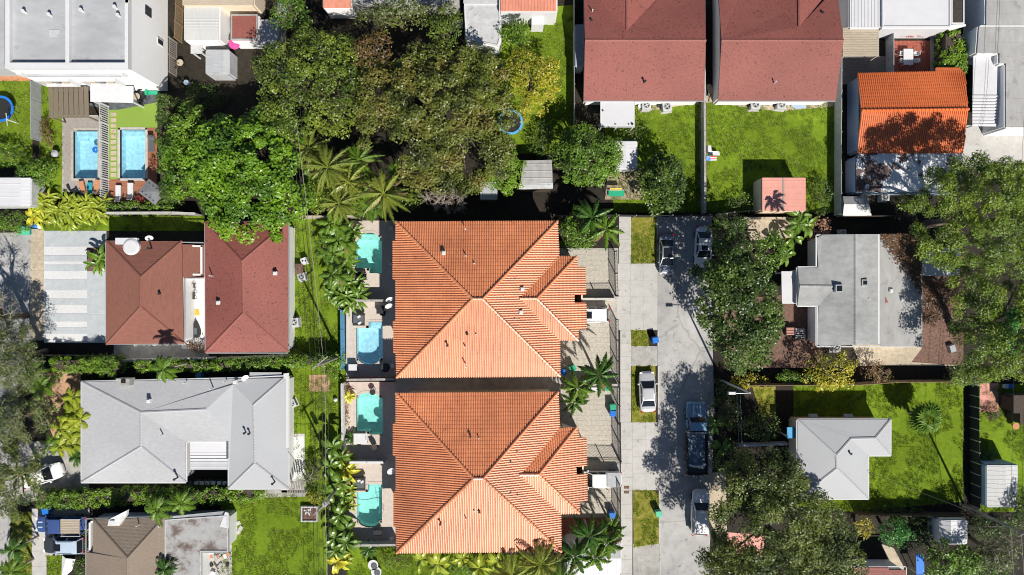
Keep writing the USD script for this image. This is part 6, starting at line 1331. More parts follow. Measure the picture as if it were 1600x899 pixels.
# patio right of the white-grey house
single('red_bag', 'red bag on the white slab beside the white-grey house', 'bag', MB().obox(at(454, 701, .3), .55, .75, .04, .5, .5, .7), 'cloth_red'); chair(CN, 'dark wicker chair on the white slab below the red bag', 452, 733, 80, 1.1)
table('small grey table above the red bag', 453, 690, None, .45, .8, 'steel_grey')
t = Thing('slat_pergola', 'small weathered slat pergola at the lower corner of white-grey house', 'pergola', at(460, 760))
for j in range(8): t.p('slat', MB().slab(pts([(446 + j * 3.7, 752, 2.2), (448 + j * 3.7, 752, 2.2), (451 + j * 3.7, 771, 2.1), (449 + j * 3.7, 771, 2.1)]), .06), 'wood_grey')
for x, y in ((448, 753), (474, 753), (452, 770), (476, 770)): t.p('post', MB().pbox(x - .6, y - .6, x + .6, y + .6, 0, 2.09), 'wood_grey')
# court between the red-brown roofs
c = at(305, 515, .5); V = [(0, 1.05), (.28, .55), (.5, -.1), (.5, -.6), (.3, -.95), (-.1, -1.0), (-.42, -.9), (-.5, -.3), (-.38, .4)]
t = Thing('covered_kayak', 'black covered kayak shape on the white court', 'kayak', (c[0], c[1], 0)); t.p('cover', MB().slab([(c[0] + x, c[1] + y, .5) for x, y in V], .46), 'plastic_black'); t.p('seat_pad', MB().obox(c + [0, -.2, 0], .5, .8, .501, .56), 'cushion_dark')
chair(CN, 'dark chair at the top of the white court', 302, 447, 10); table('small reddish table on the white court', 301, 462, None, .6, .9, 'wood_dark')
for x, y, z in ((289, 440, 1), (289, 470, 2), (290, 508, 3)): single('wall_bench', ('narrow dark bench, topmost along the white court wall', 'narrow dark bench, middle one along the white court wall', 'narrow dark bench, lowest along the white court wall')[z - 1], 'bench', MB().pbox(x, y, x + 2.5, y + 11, .02, .45), 'wood_dark')
single('yellow_mat', 'small yellow mat on the white court', 'mat', MB().slab(pts([(300, 484), (311, 483), (312, 493), (301, 494)], .05), .02), 'cloth_yellow')
# boxes on the worn lawn
t = Thing('garden_box', 'brown lidded box on the lawn right of the red house', 'box', at(466, 420)); t.p('body', MB().pbox(462, 413, 473, 427, .02, .8), 'wood_dark'); t.p('lid', MB().pbox(461.5, 412.5, 473.5, 427.5, .801, .86), 'mulch')
t = Thing('water_tank', 'white square container on the lawn above the brown box', 'container', at(475, 408)); t.p('body', MB().obox(at(475, 408, .8), .75, .75, .02, .85, .35), 'white'); c = at(475, 408, .9)
for s in (-.17, .17): t.p('cap', MB().cyl(c[0] + s, c[1], .851, .9, .09, 8), 'plastic_black')
single('blue_drum', 'blue drum in shade between hedge and white-grey roof', 'drum', MB().cyl(*at(310, 587, .8)[:2], .0, .85, .35, 14), 'blue_paint', smooth=40)
# top left yards
single('blue_barrel', 'pale blue barrel in deep shade left of the bright green tree', 'barrel', MB().cyl(*at(291, 129, .8)[:2], 0, .85, .3, 14), 'blue_wall', smooth=40)
chair(CN, 'wooden chair beside the grey pickets in the shaded yard', 276, 103, 60, 1.2); table('small round tan table in the shaded yard', 281, 98, .4)
single('pink_cloth', 'bright pink parasol cloth beside the brown flat roof', 'parasol', MB().tube([at(366, 69, z) for z in (1.7, 1.8, 1.95)], [.62, .4, .04], 10), 'cloth_pink')
t = Thing('toy_box', 'teal plastic tub at the left footpath end', 'tub', at(38, 361)); a = at(38, 361, .4); t.p('tub', MB().obox(a, 1.2, .8, .02, .5, 0, 1.15), 'canvas_teal'); t.p('rim', MB().obox(a, 1.45, 1.0, .501, .55), 'plastic_mint')
for k, (x, y, m) in enumerate(((50, 351, 'cloth_purple'), (56, 353, 'plastic_blue'), (62, 354, 'white'))): c = at(x, y, .3); single('play_ball', ('purple', 'blue', 'white')[k] + ' inflatable ball beside the teal tub', 'ball', MB().tube([(c[0], c[1], z) for z in (.02, .12, .3, .48, .58)], [.05, .26, .32, .26, .05], 12), m, smooth=60)
# right side yards
for k, (x0, y0, x1, y1, m) in enumerate(((1229, 512, 1241, 524, 'pink_roof'), (1243, 513, 1258, 530, 'steel_grey'))):
    t = Thing('crate', ('reddish white crate left of the grey house under the tree', 'grey slatted crate close to the grey house wall')[k], 'crate', at((x0 + x1) / 2, (y0 + y1) / 2)); t.p('box', MB().pbox(x0, y0, x1, y1, .02, .8), 'wood_dark')
    for j in range(5): t.p('slat', MB().pbox(x0, y0 + j * (y1 - y0) / 5 + .5, x1, y0 + (j + .7) * (y1 - y0) / 5, .801, .84), m)
single('garden_cart', 'dark cart lying in the mulch right of the grey house', 'cart', MB().obox(at(1488, 545, .4), .8, 1.0, .1, .55, .3, .8), 'steel_grey'); chair(CW, 'white chair at the top of the mulch ground', 1433, 453, 40, .9)
for k, x in enumerate((1573, 1581)): t = Thing('cooler_box', ('white cooler box at the right edge lawn top', 'blue cooler box at the right edge lawn top')[k], 'box', at(x, 604)); t.p('body', MB().pbox(x - 3, 601, x + 3, 607, .02, .45), ('white', 'plastic_blue')[k]); t.p('lid', MB().pbox(x - 3.2, 600.8, x + 3.2, 607.2, .451, .52), ('white', 'plastic_blue')[k])
t = Thing('blue_canopy', 'narrow blue tarp roof in the bottom right shade', 'canopy', at(1437, 880)); t.p('roof', MB().slab(pts([(1431, 866, 2.0), (1443, 866, 2.0), (1445, 898, 1.9), (1432, 898, 1.9)]), .04), 'plastic_blue')
for x, y in ((1432, 868), (1442, 868), (1433, 896), (1443, 896)): t.p('post', MB().pbox(x - .5, y - .5, x + .5, y + .5, 0, 1.88), 'galv')
t = Thing('swing_bench', 'brown round table seat at the right edge beside the black canopy', 'table', at(1588, 665)); c = at(1587, 666, .6); t.p('tabletop', MB().cyl(c[0], c[1], .6, .66, .4, 14), 'terracotta'); t.p('leg', MB().cyl(c[0], c[1], .02, .599, .06, 8), 'wood_dark')
single('manhole_cover', 'dark round drain cover on the small dirty concrete strip', 'drain', MB().cyl(*at(1011, 555)[:2], .0, .024, .38, 18).pbox(1009, 552, 1010.3, 558.5, .0, .034).pbox(1011.7, 552, 1013, 558.5, .0, .034), 'wall_grey')
for k, (y, label) in enumerate(((761.5, 'upper of two dark meter covers in the footpath'), (769, 'lower of two dark meter covers in the footpath'))): single('meter_cover', label, 'cover', MB().pbox(975, y - 2, 983, y + 2.5, 0, .045), 'mulch')
single('meter_cover', 'dark square meter cover in the footpath below the wide apron', 'cover', MB().pbox(972, 523, 978, 528, 0, .045), 'wall_grey')
t = Thing('bench', 'pale slatted bench on the shaded tan patio by the large street tree', 'bench', at(1178, 366))
for j in range(2): t.p('slat', MB().pbox(1168, 363 + j * 4.5, 1187, 365.5 + j * 4.5, .42, .47), 'wood_pale')
for x in (1170, 1185): t.p('leg', MB().pbox(x - .5, 363, x + .5, 370, .03, .419), 'black_metal')
single('white_tarp', 'white tarpaulin on the grass beside the brown shingle house', 'tarp', MB().slab(pts([(97, 868, .5), (103, 873, .9), (118, 874, .8), (112, 892, .5), (104, 899, .4), (96, 905, .3)]), .04), 'canvas_white')
rg = np.random.default_rng(8)
for k in range(16):
    x, y = 322 + 34 * rg.random(), 862 + 34 * rg.random(); m = ('white', 'wood_pale', 'terracotta', 'steel_grey', 'plastic_black')[k % 5]; single('rubble_piece', 'small scrap among the litter on the patio beside the stained roof', 'scrap', MB().obox(at(x, y, .2), .3 + .5 * rg.random(), .2 + .3 * rg.random(), .025, .1 + .3 * rg.random(), rg.random() * 3), m, group='scraps on the littered patio')
for k, (x, y) in enumerate(((363, 820), (367, 826), (372, 818), (372, 832), (366, 838), (376, 826))): c = at(x, y, .1); single('paving_stone', 'loose pale paving stone at the edge of the rough lawn', 'stone', MB().obox(c, .55, .45, 0, .08, k * .2), 'concrete', group='loose stones beside the stained roof')
# ================================================================ TREES, HEDGES, PALMS
tree('tree', 'bright green broad leaved tree overhanging the red hip roof', [(288, 200), (320, 172), (360, 178), (400, 165), (450, 185), (478, 230), (476, 270), (486, 330), (458, 342), (442, 368), (400, 382), (372, 372), (345, 376), (318, 350), (302, 318), (282, 270), (266, 225)], 9.5, 'leaf_bright', 11, clump=1.05, size=.36, dens=95, aspect=.7, up=.75, gaps=.40, dome=.5)
tree('tree', 'olive and yellow-green tree with brown twigs at upper left', [(383, 100), (408, 60), (440, 62), (470, 28), (505, 42), (530, 36), (560, 70), (556, 130), (548, 200), (500, 216), (470, 205), (430, 212), (398, 186), (402, 140)], 10.5, 'leaf_olive', 12, clump=1.0, size=.27, dens=95, twigs=70, gaps=.33, aspect=.6)
tree('tree', 'huge dark olive and maroon leaved tree in the top middle', [(545, 88), (572, 76), (600, 90), (640, 62), (680, 60), (712, 62), (745, 70), (765, 52), (798, 100), (808, 150), (798, 200), (812, 240), (788, 282), (740, 300), (690, 294), (640, 296), (592, 262), (552, 228), (540, 150)], 10.5, 'leaf_maroon', 13, clump=1.0, size=.26, dens=120, gaps=.30, aspect=.7, dome=.45, twigs=40)
tree('tree', 'thin reddish-brown leaved tree above the maroon tree', ell(585, 78, 34, 34), 9.0, 'leaf_red', 14, clump=.8, size=.26, dens=55, twigs=30, gaps=.35)
tree('tree', 'dusty olive tree left of the grey flat house', ell(694, 42, 30, 38), 8.5, 'leaf_olive', 15, clump=.9, size=.24, dens=90, gaps=.3)
tree('tree', 'pale yellow-green tree with gaps on the top lawn', [(786, 90), (806, 62), (830, 66), (846, 84), (872, 92), (880, 122), (868, 150), (850, 172), (828, 190), (806, 176), (795, 140)], 6.5, 'leaf_yellow', 16, clump=.75, size=.26, dens=75, twigs=25, gaps=.40)
tree('tree', 'dark green tree top on the lawn below the grey flat house', ell(815, 52, 30, 26), 5.5, 'leaf_mid', 17, clump=.8, size=.26, dens=60, gaps=.35)
tree('tree', 'small bright green tree beside the corrugated shed', ell(790, 268, 33, 36), 6.5, 'leaf_hedge', 18, clump=.75, size=.22, dens=150, gaps=.2)
tree('tree', 'rounded bright green tree below the left red shingle house', [(866, 225), (880, 200), (915, 192), (950, 200), (976, 225), (972, 262), (945, 285), (905, 288), (875, 270)], 7.5, 'leaf_mid', 19, clump=.8, size=.28, dens=140, gaps=.22, dome=.4)
tree('tree', 'dark round leaved tree at the end of the street', ell(1037, 286, 40, 47, wob=.08), 6.5, 'leaf_dark', 20, clump=.75, size=.27, dens=120, aspect=.9, gaps=.25, spec=.5) if False else tree('tree', 'dark round leaved tree at the end of the street', ell(1037, 286, 40, 47, wob=.08), 6.5, 'leaf_dark', 20, clump=.75, size=.27, dens=120, aspect=.9, gaps=.25)
tree('tree', 'large dark green street tree shading the parked cars', [(1086, 440), (1100, 405), (1122, 380), (1150, 366), (1176, 384), (1196, 408), (1214, 432), (1228, 480), (1226, 540), (1202, 568), (1166, 588), (1132, 578), (1118, 540), (1098, 500), (1092, 470)], 10.5, 'leaf_dark', 21, base=.5, clump=.95, size=.29, dens=150, gaps=.24, dome=.45, aspect=.65)
tree('tree', 'dark tree left of the tan flagstone patio', ell(1140, 358, 30, 26), 7.0, 'leaf_dark', 22, clump=.7, size=.25, dens=90, gaps=.25)
tree('tree', 'loose mid green tree between flagstone patio and street tree', ell(1200, 392, 26, 36), 6.0, 'leaf_mid', 23, clump=.7, size=.24, dens=90, gaps=.36)
tree('tree', 'large dusky tree at the lower right beside the street', [(1105, 830), (1128, 775), (1140, 735), (1165, 716), (1200, 700), (1248, 712), (1270, 745), (1302, 780), (1316, 812), (1350, 835), (1352, 899), (1330, 960), (1130, 960), (1092, 880)], 12.5, 'leaf_dusky', 24, base=.66, clump=1.1, size=.26, dens=170, gaps=.27, dome=.4, twigs=40)
tree('tree', 'big yellow-green fine leaved tree at the right, upper crown', [(1420, 310), (1442, 278), (1480, 250), (1530, 238), (1570, 244), (1625, 262), (1640, 420), (1560, 440), (1500, 425), (1462, 430), (1440, 395), (1428, 350)], 13.5, 'leaf_fine', 25, base=.6, clump=1.0, size=.21, dens=230, gaps=.30, twigs=90, twig_mat='bark_pale', dome=.45)
tree('tree', 'big yellow-green fine leaved tree at the right, lower crown', [(1468, 440), (1510, 425), (1560, 436), (1640, 430), (1640, 600), (1560, 600), (1520, 606), (1494, 590), (1502, 540), (1488, 490)], 12.0, 'leaf_fine', 26, base=.6, clump=1.0, size=.21, dens=230, gaps=.28, twigs=50, twig_mat='bark_pale')
tree('tree', 'emerald green tree crown inside the yellow-green right tree', ell(1572, 520, 36, 46), 12.6, 'leaf_emerald', 27, base=.6, clump=.8, size=.26, dens=90, gaps=.3)
tree('tree', 'olive leaved tree above the light grey house', ell(1298, 580, 40, 34, wob=.2), 5.0, 'leaf_yellow', 28, clump=.65, size=.26, dens=80, gaps=.34, twigs=20)
tree('tree', 'grey-brown fine leaved tree at the left edge, upper of three', ell(12, 560, 52, 58, wob=.2), 8.5, 'leaf_grey', 29, clump=.9, size=.17, dens=260, gaps=.25, twigs=120, twig_mat='bark_pale')
tree('tree', 'grey-brown fine leaved tree at the left edge, middle of three', ell(14, 650, 48, 52, wob=.2), 8.0, 'leaf_grey', 30, clump=.9, size=.17, dens=260, gaps=.25, twigs=100, twig_mat='bark_pale')
tree('tree', 'olive-grey fine leaved tree overhanging the aslant white sedan', ell(12, 745, 46, 62, wob=.2), 8.0, 'leaf_dusky', 31, clump=.9, size=.18, dens=240, gaps=.25, twigs=60, twig_mat='bark_pale')
tree('tree', 'bare grey tree casting thin shade over the left street corner', ell(-22, 500, 40, 46, wob=.2), 9.0, 'leaf_grey', 32, clump=.9, size=.16, dens=45, gaps=.3, twigs=160, twig_mat='bark_pale')
tree('tree', 'fresh pale green tree in the bottom right shade', ell(1399, 832, 27, 24), 4.5, 'leaf_emerald', 33, clump=.6, size=.24, dens=110, gaps=.25)
tree('tree', 'dark broad leaved tree at the bottom right, left of two', ell(1490, 880, 48, 34, wob=.15), 6.0, 'leaf_mid', 34, clump=.8, size=.3, dens=80, gaps=.32)
tree('tree', 'dark thin tree at the bottom right corner under the cables', ell(1560, 862, 36, 36, wob=.2), 6.5, 'leaf_dusky', 35, clump=.8, size=.2, dens=75, gaps=.36, twigs=70, twig_mat='bark_pale')
tree('tree', 'leafy tree in the lower right corner', ell(1600, 800, 26, 34, wob=.2), 5.0, 'leaf_dark', 36, clump=.7, size=.25, dens=80, gaps=.3)
tree('tree', 'mid green tree right of the white carport top', ell(904, 360, 34, 34), 5.0, 'leaf_mid', 37, clump=.7, size=.26, dens=130, gaps=.25)
tree('tree', 'dark tree in deep shade at the top between roofs', ell(620, 22, 66, 22, wob=.2), 8.0, 'leaf_dusky', 38, clump=.9, size=.26, dens=60, gaps=.3)
tree('tree', 'shaded tree at the top beside the tan roof', ell(452, 20, 34, 30, wob=.2), 7.5, 'leaf_mid', 39, clump=.8, size=.26, dens=55, gaps=.36, twigs=30)
tree('tree', 'green tree left of the bright green tree, beside the tall hedge', ell(292, 205, 34, 44, wob=.15), 6.5, 'leaf_hedge', 40, clump=.8, size=.28, dens=90, gaps=.32)
tree('bare_tree', 'bare purplish-grey twiggy shrub beside the upper tile roof', ell(695, 312, 38, 18), 4.5, 'leaf_purple', 41, clump=.6, size=.12, dens=25, twigs=170, twig_mat='bark_pale', cat='tree')
tree('tree', 'shaded green tree under the palms left of the upper tile roof', ell(640, 312, 24, 20), 4.5, 'leaf_olive', 42, clump=.6, size=.22, dens=90, gaps=.3)
tree('tree', 'dark tree between dark alley shed and screened fence', ell(1010, 196, 24, 26), 3.5, 'leaf_dark', 43, clump=.6, size=.24, dens=50, gaps=.4) if False else None
shrub('shrub', 'round green bush on the trampoline lawn', ell(50, 266, 31, 24), 3.2, 'leaf_mid', 51, clump=.6, size=.24, dens=120)
shrub('shrub', 'dark bush at the left edge above the white ribbed shed', ell(6, 240, 26, 18), 3.0, 'leaf_mid', 52)
shrub('shrub', 'rusty brown bush beside the narrow lawn strip', ell(70, 208, 12, 26, wob=.2), 2.0, 'leaf_brown', 53, dens=70)
shrub('shrub', 'leafy green clump at the left edge above the street corner', ell(14, 348, 30, 18), 2.2, 'leaf_mid', 54)
shrub('shrub', 'dark bushes beside the flatbed truck, upper clump', ell(1135, 640, 24, 34, wob=.2), 3.2, 'leaf_dusky', 55, dens=80)
shrub('shrub', 'dark bushes beside the flatbed truck, lower clump', ell(1140, 715, 26, 34, wob=.2), 3.6, 'leaf_dark', 56, dens=80)
shrub('shrub', 'pink flowering shrub at the corner of the grey roof', ell(1283, 357, 20, 22), 3.2, 'leaf_pink', 57, dens=110)
shrub('shrub', 'pink flowering shrub above the fence right of the olive tree', ell(1376, 584, 24, 18, wob=.2), 3.0, 'leaf_pink', 58, dens=70, twigs=20)
shrub('shrub', 'green bush in the corner of the large right lawn', ell(1395, 640, 34, 26, wob=.2), 2.5, 'leaf_mid', 59, dens=40) if False else None
shrub('shrub', 'purple-leaved round bush below the pink paved rectangle', ell(1552, 647, 14, 10), 1.4, 'leaf_purple', 60, dens=140, size=.16)
shrub('shrub', 'yellow-green bush left of the fresh pale green tree', ell(1352, 826, 20, 16), 2.6, 'leaf_yellow', 61, dens=90)
shrub('shrub', 'red bougainvillea bush on the deck below the tilted canopy', ell(219, 312, 9, 7), 1.0, 'leaf_magenta', 62, dens=160, size=.16, clump=.3)
shrub('shrub', 'red leaved plant beside the right blue pool', ell(238, 256, 8, 10), 1.2, 'leaf_magenta', 63, dens=90, size=.18, clump=.3)
shrub('shrub', 'magenta flowering plant at the reddish pool yard wall', ell(543, 607, 8, 8), 1.6, 'leaf_magenta', 64, dens=130, size=.16, clump=.3)
shrub('shrub', 'reddish plants along the pale wall beside the middle pool', ell(540, 645, 6, 34), 1.0, 'leaf_pink', 65, dens=90, size=.16, clump=.3)
shrub('shrub', 'reddish plant row above the red patio', ell(1428, 52, 30, 7), 1.2, 'leaf_magenta', 66, dens=90, size=.16, clump=.3)
shrub('shrub', 'dark shaded bush below the blue fence', ell(520, 582, 12, 16), 2.0, 'leaf_mid', 67, dens=90)
shrub('shrub', 'sprawling pale bush beside the slat pergola', ell(488, 740, 16, 24, wob=.25), 2.4, 'leaf_dusky', 68, dens=70, twigs=30, twig_mat='bark_pale')
shrub('shrub', 'green bush behind the raised bed', ell(490, 780, 14, 12), 1.6, 'leaf_yellow', 69, dens=80)
shrub('shrub', 'garden shrubs at the bottom below the lowest pool wall', ell(590, 868, 20, 12, wob=.2), 1.6, 'leaf_yellow', 70, dens=60) if False else None
shrub('shrub', 'leafy dark clump below the lower tile roof, right part', ell(728, 888, 60, 16, wob=.25), 1.8, 'leaf_mid', 100, dens=80)
shrub('shrub', 'dark undergrowth in the bottom right corner, upper part', ell(1556, 826, 44, 20, wob=.25), 1.6, 'leaf_dark', 101, dens=90)
shrub('shrub', 'dark undergrowth in the bottom right corner, lower part', ell(1540, 888, 60, 20, wob=.25), 1.8, 'leaf_mid', 102, dens=80)
shrub('shrub', 'dark undergrowth between the white garden shed and the fence', ell(1420, 812, 40, 10, wob=.2), 1.4, 'leaf_dark', 103, dens=90)
tree('tree', 'dusky tree crown beside the reddish paved patch', ell(1150, 880, 36, 30, wob=.2), 9.0, 'leaf_dusky', 104, base=.6, clump=.9, size=.25, dens=130, gaps=.25)
shrub('shrub', 'leafy clump below the lower tile roof, left part', ell(620, 878, 30, 16, wob=.2), 2.2, 'leaf_olive', 71, dens=80)
shrub('shrub', 'leaf clump hiding the rear of the dark SUV', ell(137, 846, 9, 26, wob=.2), 2.6, 'leaf_olive', 72, dens=70)
shrub('shrub', 'shrub beside the white tarpaulin', ell(122, 888, 14, 16, wob=.2), 1.8, 'leaf_mid', 73, dens=80)
shrub('shrub', 'dark shrubs under the transformer pole', ell(522, 800, 14, 40, wob=.25), 1.8, 'leaf_dusky', 74, dens=80, twigs=20, twig_mat='bark_pale')
shrub('shrub', 'dry brown bush between the red-brown roofs and patio strip', ell(308, 542, 22, 9, wob=.2), 1.2, 'leaf_brown', 75, dens=80, twigs=14, twig_mat='bark_pale')
shrub('shrub', 'dusky shrub on the left footpath corner below street tree', ell(62, 640, 22, 40, wob=.2), 3.0, 'leaf_mid', 76, dens=60)
shrub('shrub', 'dark undergrowth in shade behind the bright green small tree', ell(850, 225, 22, 40, wob=.2), 2.5, 'leaf_dark', 77, dens=70)
shrub('shrub', 'dark undergrowth around the end of street tree', ell(990, 205, 30, 20, wob=.2), 2.0, 'leaf_dark', 78, dens=50)
shrub('shrub', 'shaded bushes between pink shed and white fence', ell(1285, 305, 18, 30, wob=.2), 2.4, 'leaf_dark', 79, dens=80)
shrub('shrub', 'shaded bushes left of the pink shed', ell(1160, 315, 26, 18, wob=.25), 1.8, 'leaf_dark', 80, dens=60)
shrub('shrub', 'dark shrubs along the grey house drive', ell(1250, 590, 44, 12, wob=.2), 2.0, 'leaf_mid', 81, dens=90)
shrub('shrub', 'green bush overhanging the street edge below street lamp', ell(1175, 597, 36, 12, wob=.2), 2.2, 'leaf_yellow', 82, dens=80)
shrub('shrub', 'dead brown brush piled in the mulch right of the grey house', ell(1470, 470, 26, 40, wob=.25), 1.0, 'leaf_brown', 83, dens=60, twigs=60, twig_mat='bark_pale')
shrub('shrub', 'bottom right dark undergrowth beside blue tarp', ell(1425, 850, 26, 14, wob=.2), 1.6, 'leaf_dark', 84, dens=60)
t = Thing('leaf_litter', 'brown fallen leaves lying on the right part of the grey roof', 'leaves', at(1405, 410, 3.4), kind='stuff'); rg = np.random.default_rng(4)
q = rg.uniform((1374, 366), (1440, 480), (9000, 2)); q = q[(q[:, 0] - 1374) * 1.35 + 366 > q[:, 1] + rg.normal(0, 7, len(q)) - 0]; C = np.array([at(x, y, 3.42) for x, y in q])
t.p('leaves', leaf_cloud(C, np.tile([.1, .1, .03], (len(C), 1)), 1, .2, rg, up=2.0), 'leaf_brown')

hedge('hedge', 'tall clipped hedge left of the bright green tree', [(242, 150), (262, 148), (268, 200), (267, 310), (247, 312), (243, 230)], 3.8, 'leaf_dark', 91, dens=190)
hedge('hedge', 'long thin hedge above the white-grey roof, left part', [(74, 562), (180, 560), (188, 574), (170, 590), (140, 580), (74, 580)], 2.6, 'leaf_hedge', 92)
hedge('hedge', 'long thin hedge above the white-grey roof, right part', [(208, 568), (330, 566), (440, 560), (530, 556), (531, 568), (440, 574), (330, 579), (210, 579)], 2.4, 'leaf_hedge', 93)
hedge('hedge', 'clipped hedge below the white-grey roof, left part', [(52, 772), (167, 770), (167, 792), (54, 794)], 2.0, 'leaf_hedge', 94)
hedge('hedge', 'clipped hedge below the white-grey roof, right part', [(187, 768), (412, 764), (404, 782), (340, 787), (188, 788)], 2.0, 'leaf_hedge', 95)
hedge('hedge', 'short dark hedge gap filler between the two clipped hedges', [(167, 770), (187, 768), (188, 787), (167, 791)], 1.5, 'leaf_dark', 96)
hedge('hedge', 'dark hedge behind the loungers along the pale wall', [(166, 318), (268, 317), (268, 331), (166, 332)], 1.5, 'leaf_mid', 97, dens=80)
hedge('hedge', 'leafy green hedge right of the pale path at the top right', [(1478, 48), (1500, 44), (1512, 60), (1514, 115), (1503, 118), (1496, 100), (1477, 98)], 2.6, 'leaf_hedge', 98)

tree('tree', 'bushy green tree filling the gap left of the bright green tree', ell(276, 258, 26, 54, wob=.15), 7.0, 'leaf_bright', 44, clump=.8, size=.3, dens=100, gaps=.2)
tree('tree', 'olive tree between the bright green tree and the coconut palms', ell(500, 300, 24, 40, wob=.15), 6.0, 'leaf_olive', 45, clump=.75, size=.24, dens=100, gaps=.2)
tree('tree', 'olive undergrowth tree below the coconut palms', ell(560, 318, 34, 22, wob=.15), 4.5, 'leaf_olive', 46, clump=.7, size=.24, dens=100, gaps=.2)
shrub('shrub', 'shaded bushes left of the light grey house, near the lamp', ell(1188, 668, 36, 24, wob=.2), 2.6, 'leaf_dark', 85, dens=90)
shrub('shrub', 'shaded bushes left of the chain link fence by the lamp', ell(1134, 610, 20, 18, wob=.2), 2.4, 'leaf_dark', 86, dens=90)
shrub('shrub', 'dark undergrowth along the fence below the light grey house', ell(1400, 800, 60, 8, wob=.2), 1.2, 'leaf_dark', 87, dens=90)
shrub('shrub', 'dark undergrowth at the right edge below the yellow-green tree', ell(1500, 595, 26, 10, wob=.2), 1.6, 'leaf_dusky', 88, dens=90)
shrub('shrub', 'dark undergrowth left of the white garden shed', ell(1450, 838, 18, 20, wob=.2), 1.6, 'leaf_dark', 89, dens=90)
shrub('shrub', 'green undergrowth in the shaded yard below the blue-grey shed', ell(320, 150, 40, 22, wob=.3), 1.2, 'leaf_dark', 90, dens=70)
shrub('shrub', 'green hedge bush left of the peach path', ell(88, 588, 14, 10, wob=.2), 1.6, 'leaf_mid', 99, dens=90)
COCO = palm_proto('coconut_palm', 'feather', 8.0, 4.4, 26, 'frond_olive', 1, w=.62, droop=.95, lift=(-.2, 1.1), n_leaflets=30, lw=.075, fold=.7)
COCO2 = palm_proto('green_coconut_palm', 'feather', 7.5, 4.1, 24, 'frond_green', 2, w=.6, droop=.95, lift=(-.2, 1.1), n_leaflets=30, lw=.075, fold=.7)
FOX2 = palm_proto('foxtail_palm_b', 'feather', 5.2, 2.9, 15, 'frond_green', 33, w=.5, droop=1.1, lift=(-.1, 1.0), n_leaflets=20, lw=.14, fold=.8)
FOX = palm_proto('foxtail_palm', 'feather', 5.5, 3.1, 17, 'frond_dark', 3, w=.55, droop=.9, lift=(.1, 1.0), n_leaflets=22, lw=.15, fold=.8)
AREC = palm_proto('areca_palm', 'feather', 3.2, 2.0, 30, 'frond_green', 4, w=.5, droop=.7, heads=5, spread=.7, n_leaflets=12, lw=.11, r=.05)
GOLD = palm_proto('golden_palm', 'feather', 2.6, 1.9, 24, 'frond_yellow', 5, w=.5, droop=.7, heads=4, spread=.6, n_leaflets=12, lw=.12, r=.05)
BAN = palm_proto('banana_plant', 'blade', 2.4, 2.0, 11, 'frond_green', 6, w=.55, droop=.8, lift=(.0, 1.1), r=.12, trunk='frond_olive')
BANY = palm_proto('yellow_banana_plant', 'blade', 2.0, 2.1, 10, 'frond_yellow', 7, w=.6, droop=.8, lift=(.0, 1.1), r=.12, trunk='frond_olive')
BIRD = palm_proto('bird_of_paradise', 'blade', 1.2, 1.7, 26, 'frond_green', 8, w=.36, droop=.6, heads=3, spread=.5, lift=(.1, 1.2), r=.05, trunk='frond_olive')
CROT = palm_proto('ginger_plant', 'blade', .8, 1.5, 28, 'frond_yellow', 9, w=.30, droop=.6, heads=4, spread=.6, lift=(.1, 1.1), r=.04, trunk='frond_olive')
GLD = palm_proto('golden_leaf_plant', 'blade', .8, 1.5, 16, 'frond_gold', 10, w=.42, droop=.6, lift=(.1, 1.0), r=.05, trunk='frond_olive')
FANP = palm_proto('fan_palm', 'fan', 4.0, 2.3, 34, 'frond_green', 11, r=.16)
DATE = palm_proto('date_palm', 'feather', 4.5, 2.2, 26, 'frond_dark', 12, w=.4, droop=.8, lift=(-.1, 1.0), n_leaflets=16, lw=.09)
GPALM = palm_proto('garden_palm', 'feather', 3.6, 2.4, 16, 'frond_green', 13, w=.5, droop=.9, lift=(.0, .9), n_leaflets=16, lw=.11)
DWARF = palm_proto('cycad', 'feather', .6, 1.5, 18, 'frond_dark', 14, w=.3, droop=.7, n_leaflets=12, lw=.09)
TALL = palm_proto('tall_garden_palm', 'feather', 7.2, 2.0, 16, 'frond_green', 15, w=.45, droop=.9, lift=(.0, .9), n_leaflets=16, lw=.11, r=.09)
HT = {id(TALL): 7.2, id(COCO): 8, id(COCO2): 7.5, id(FOX): 5.5, id(FOX2): 5.2, id(AREC): 3.4, id(GOLD): 2.8, id(BAN): 2.8, id(BANY): 2.4, id(BIRD): 1.8, id(CROT): 1.2, id(GLD): 1.2, id(FANP): 4.2, id(DATE): 4.5, id(GPALM): 3.6, id(DWARF): .8}
rg = np.random.default_rng(21)
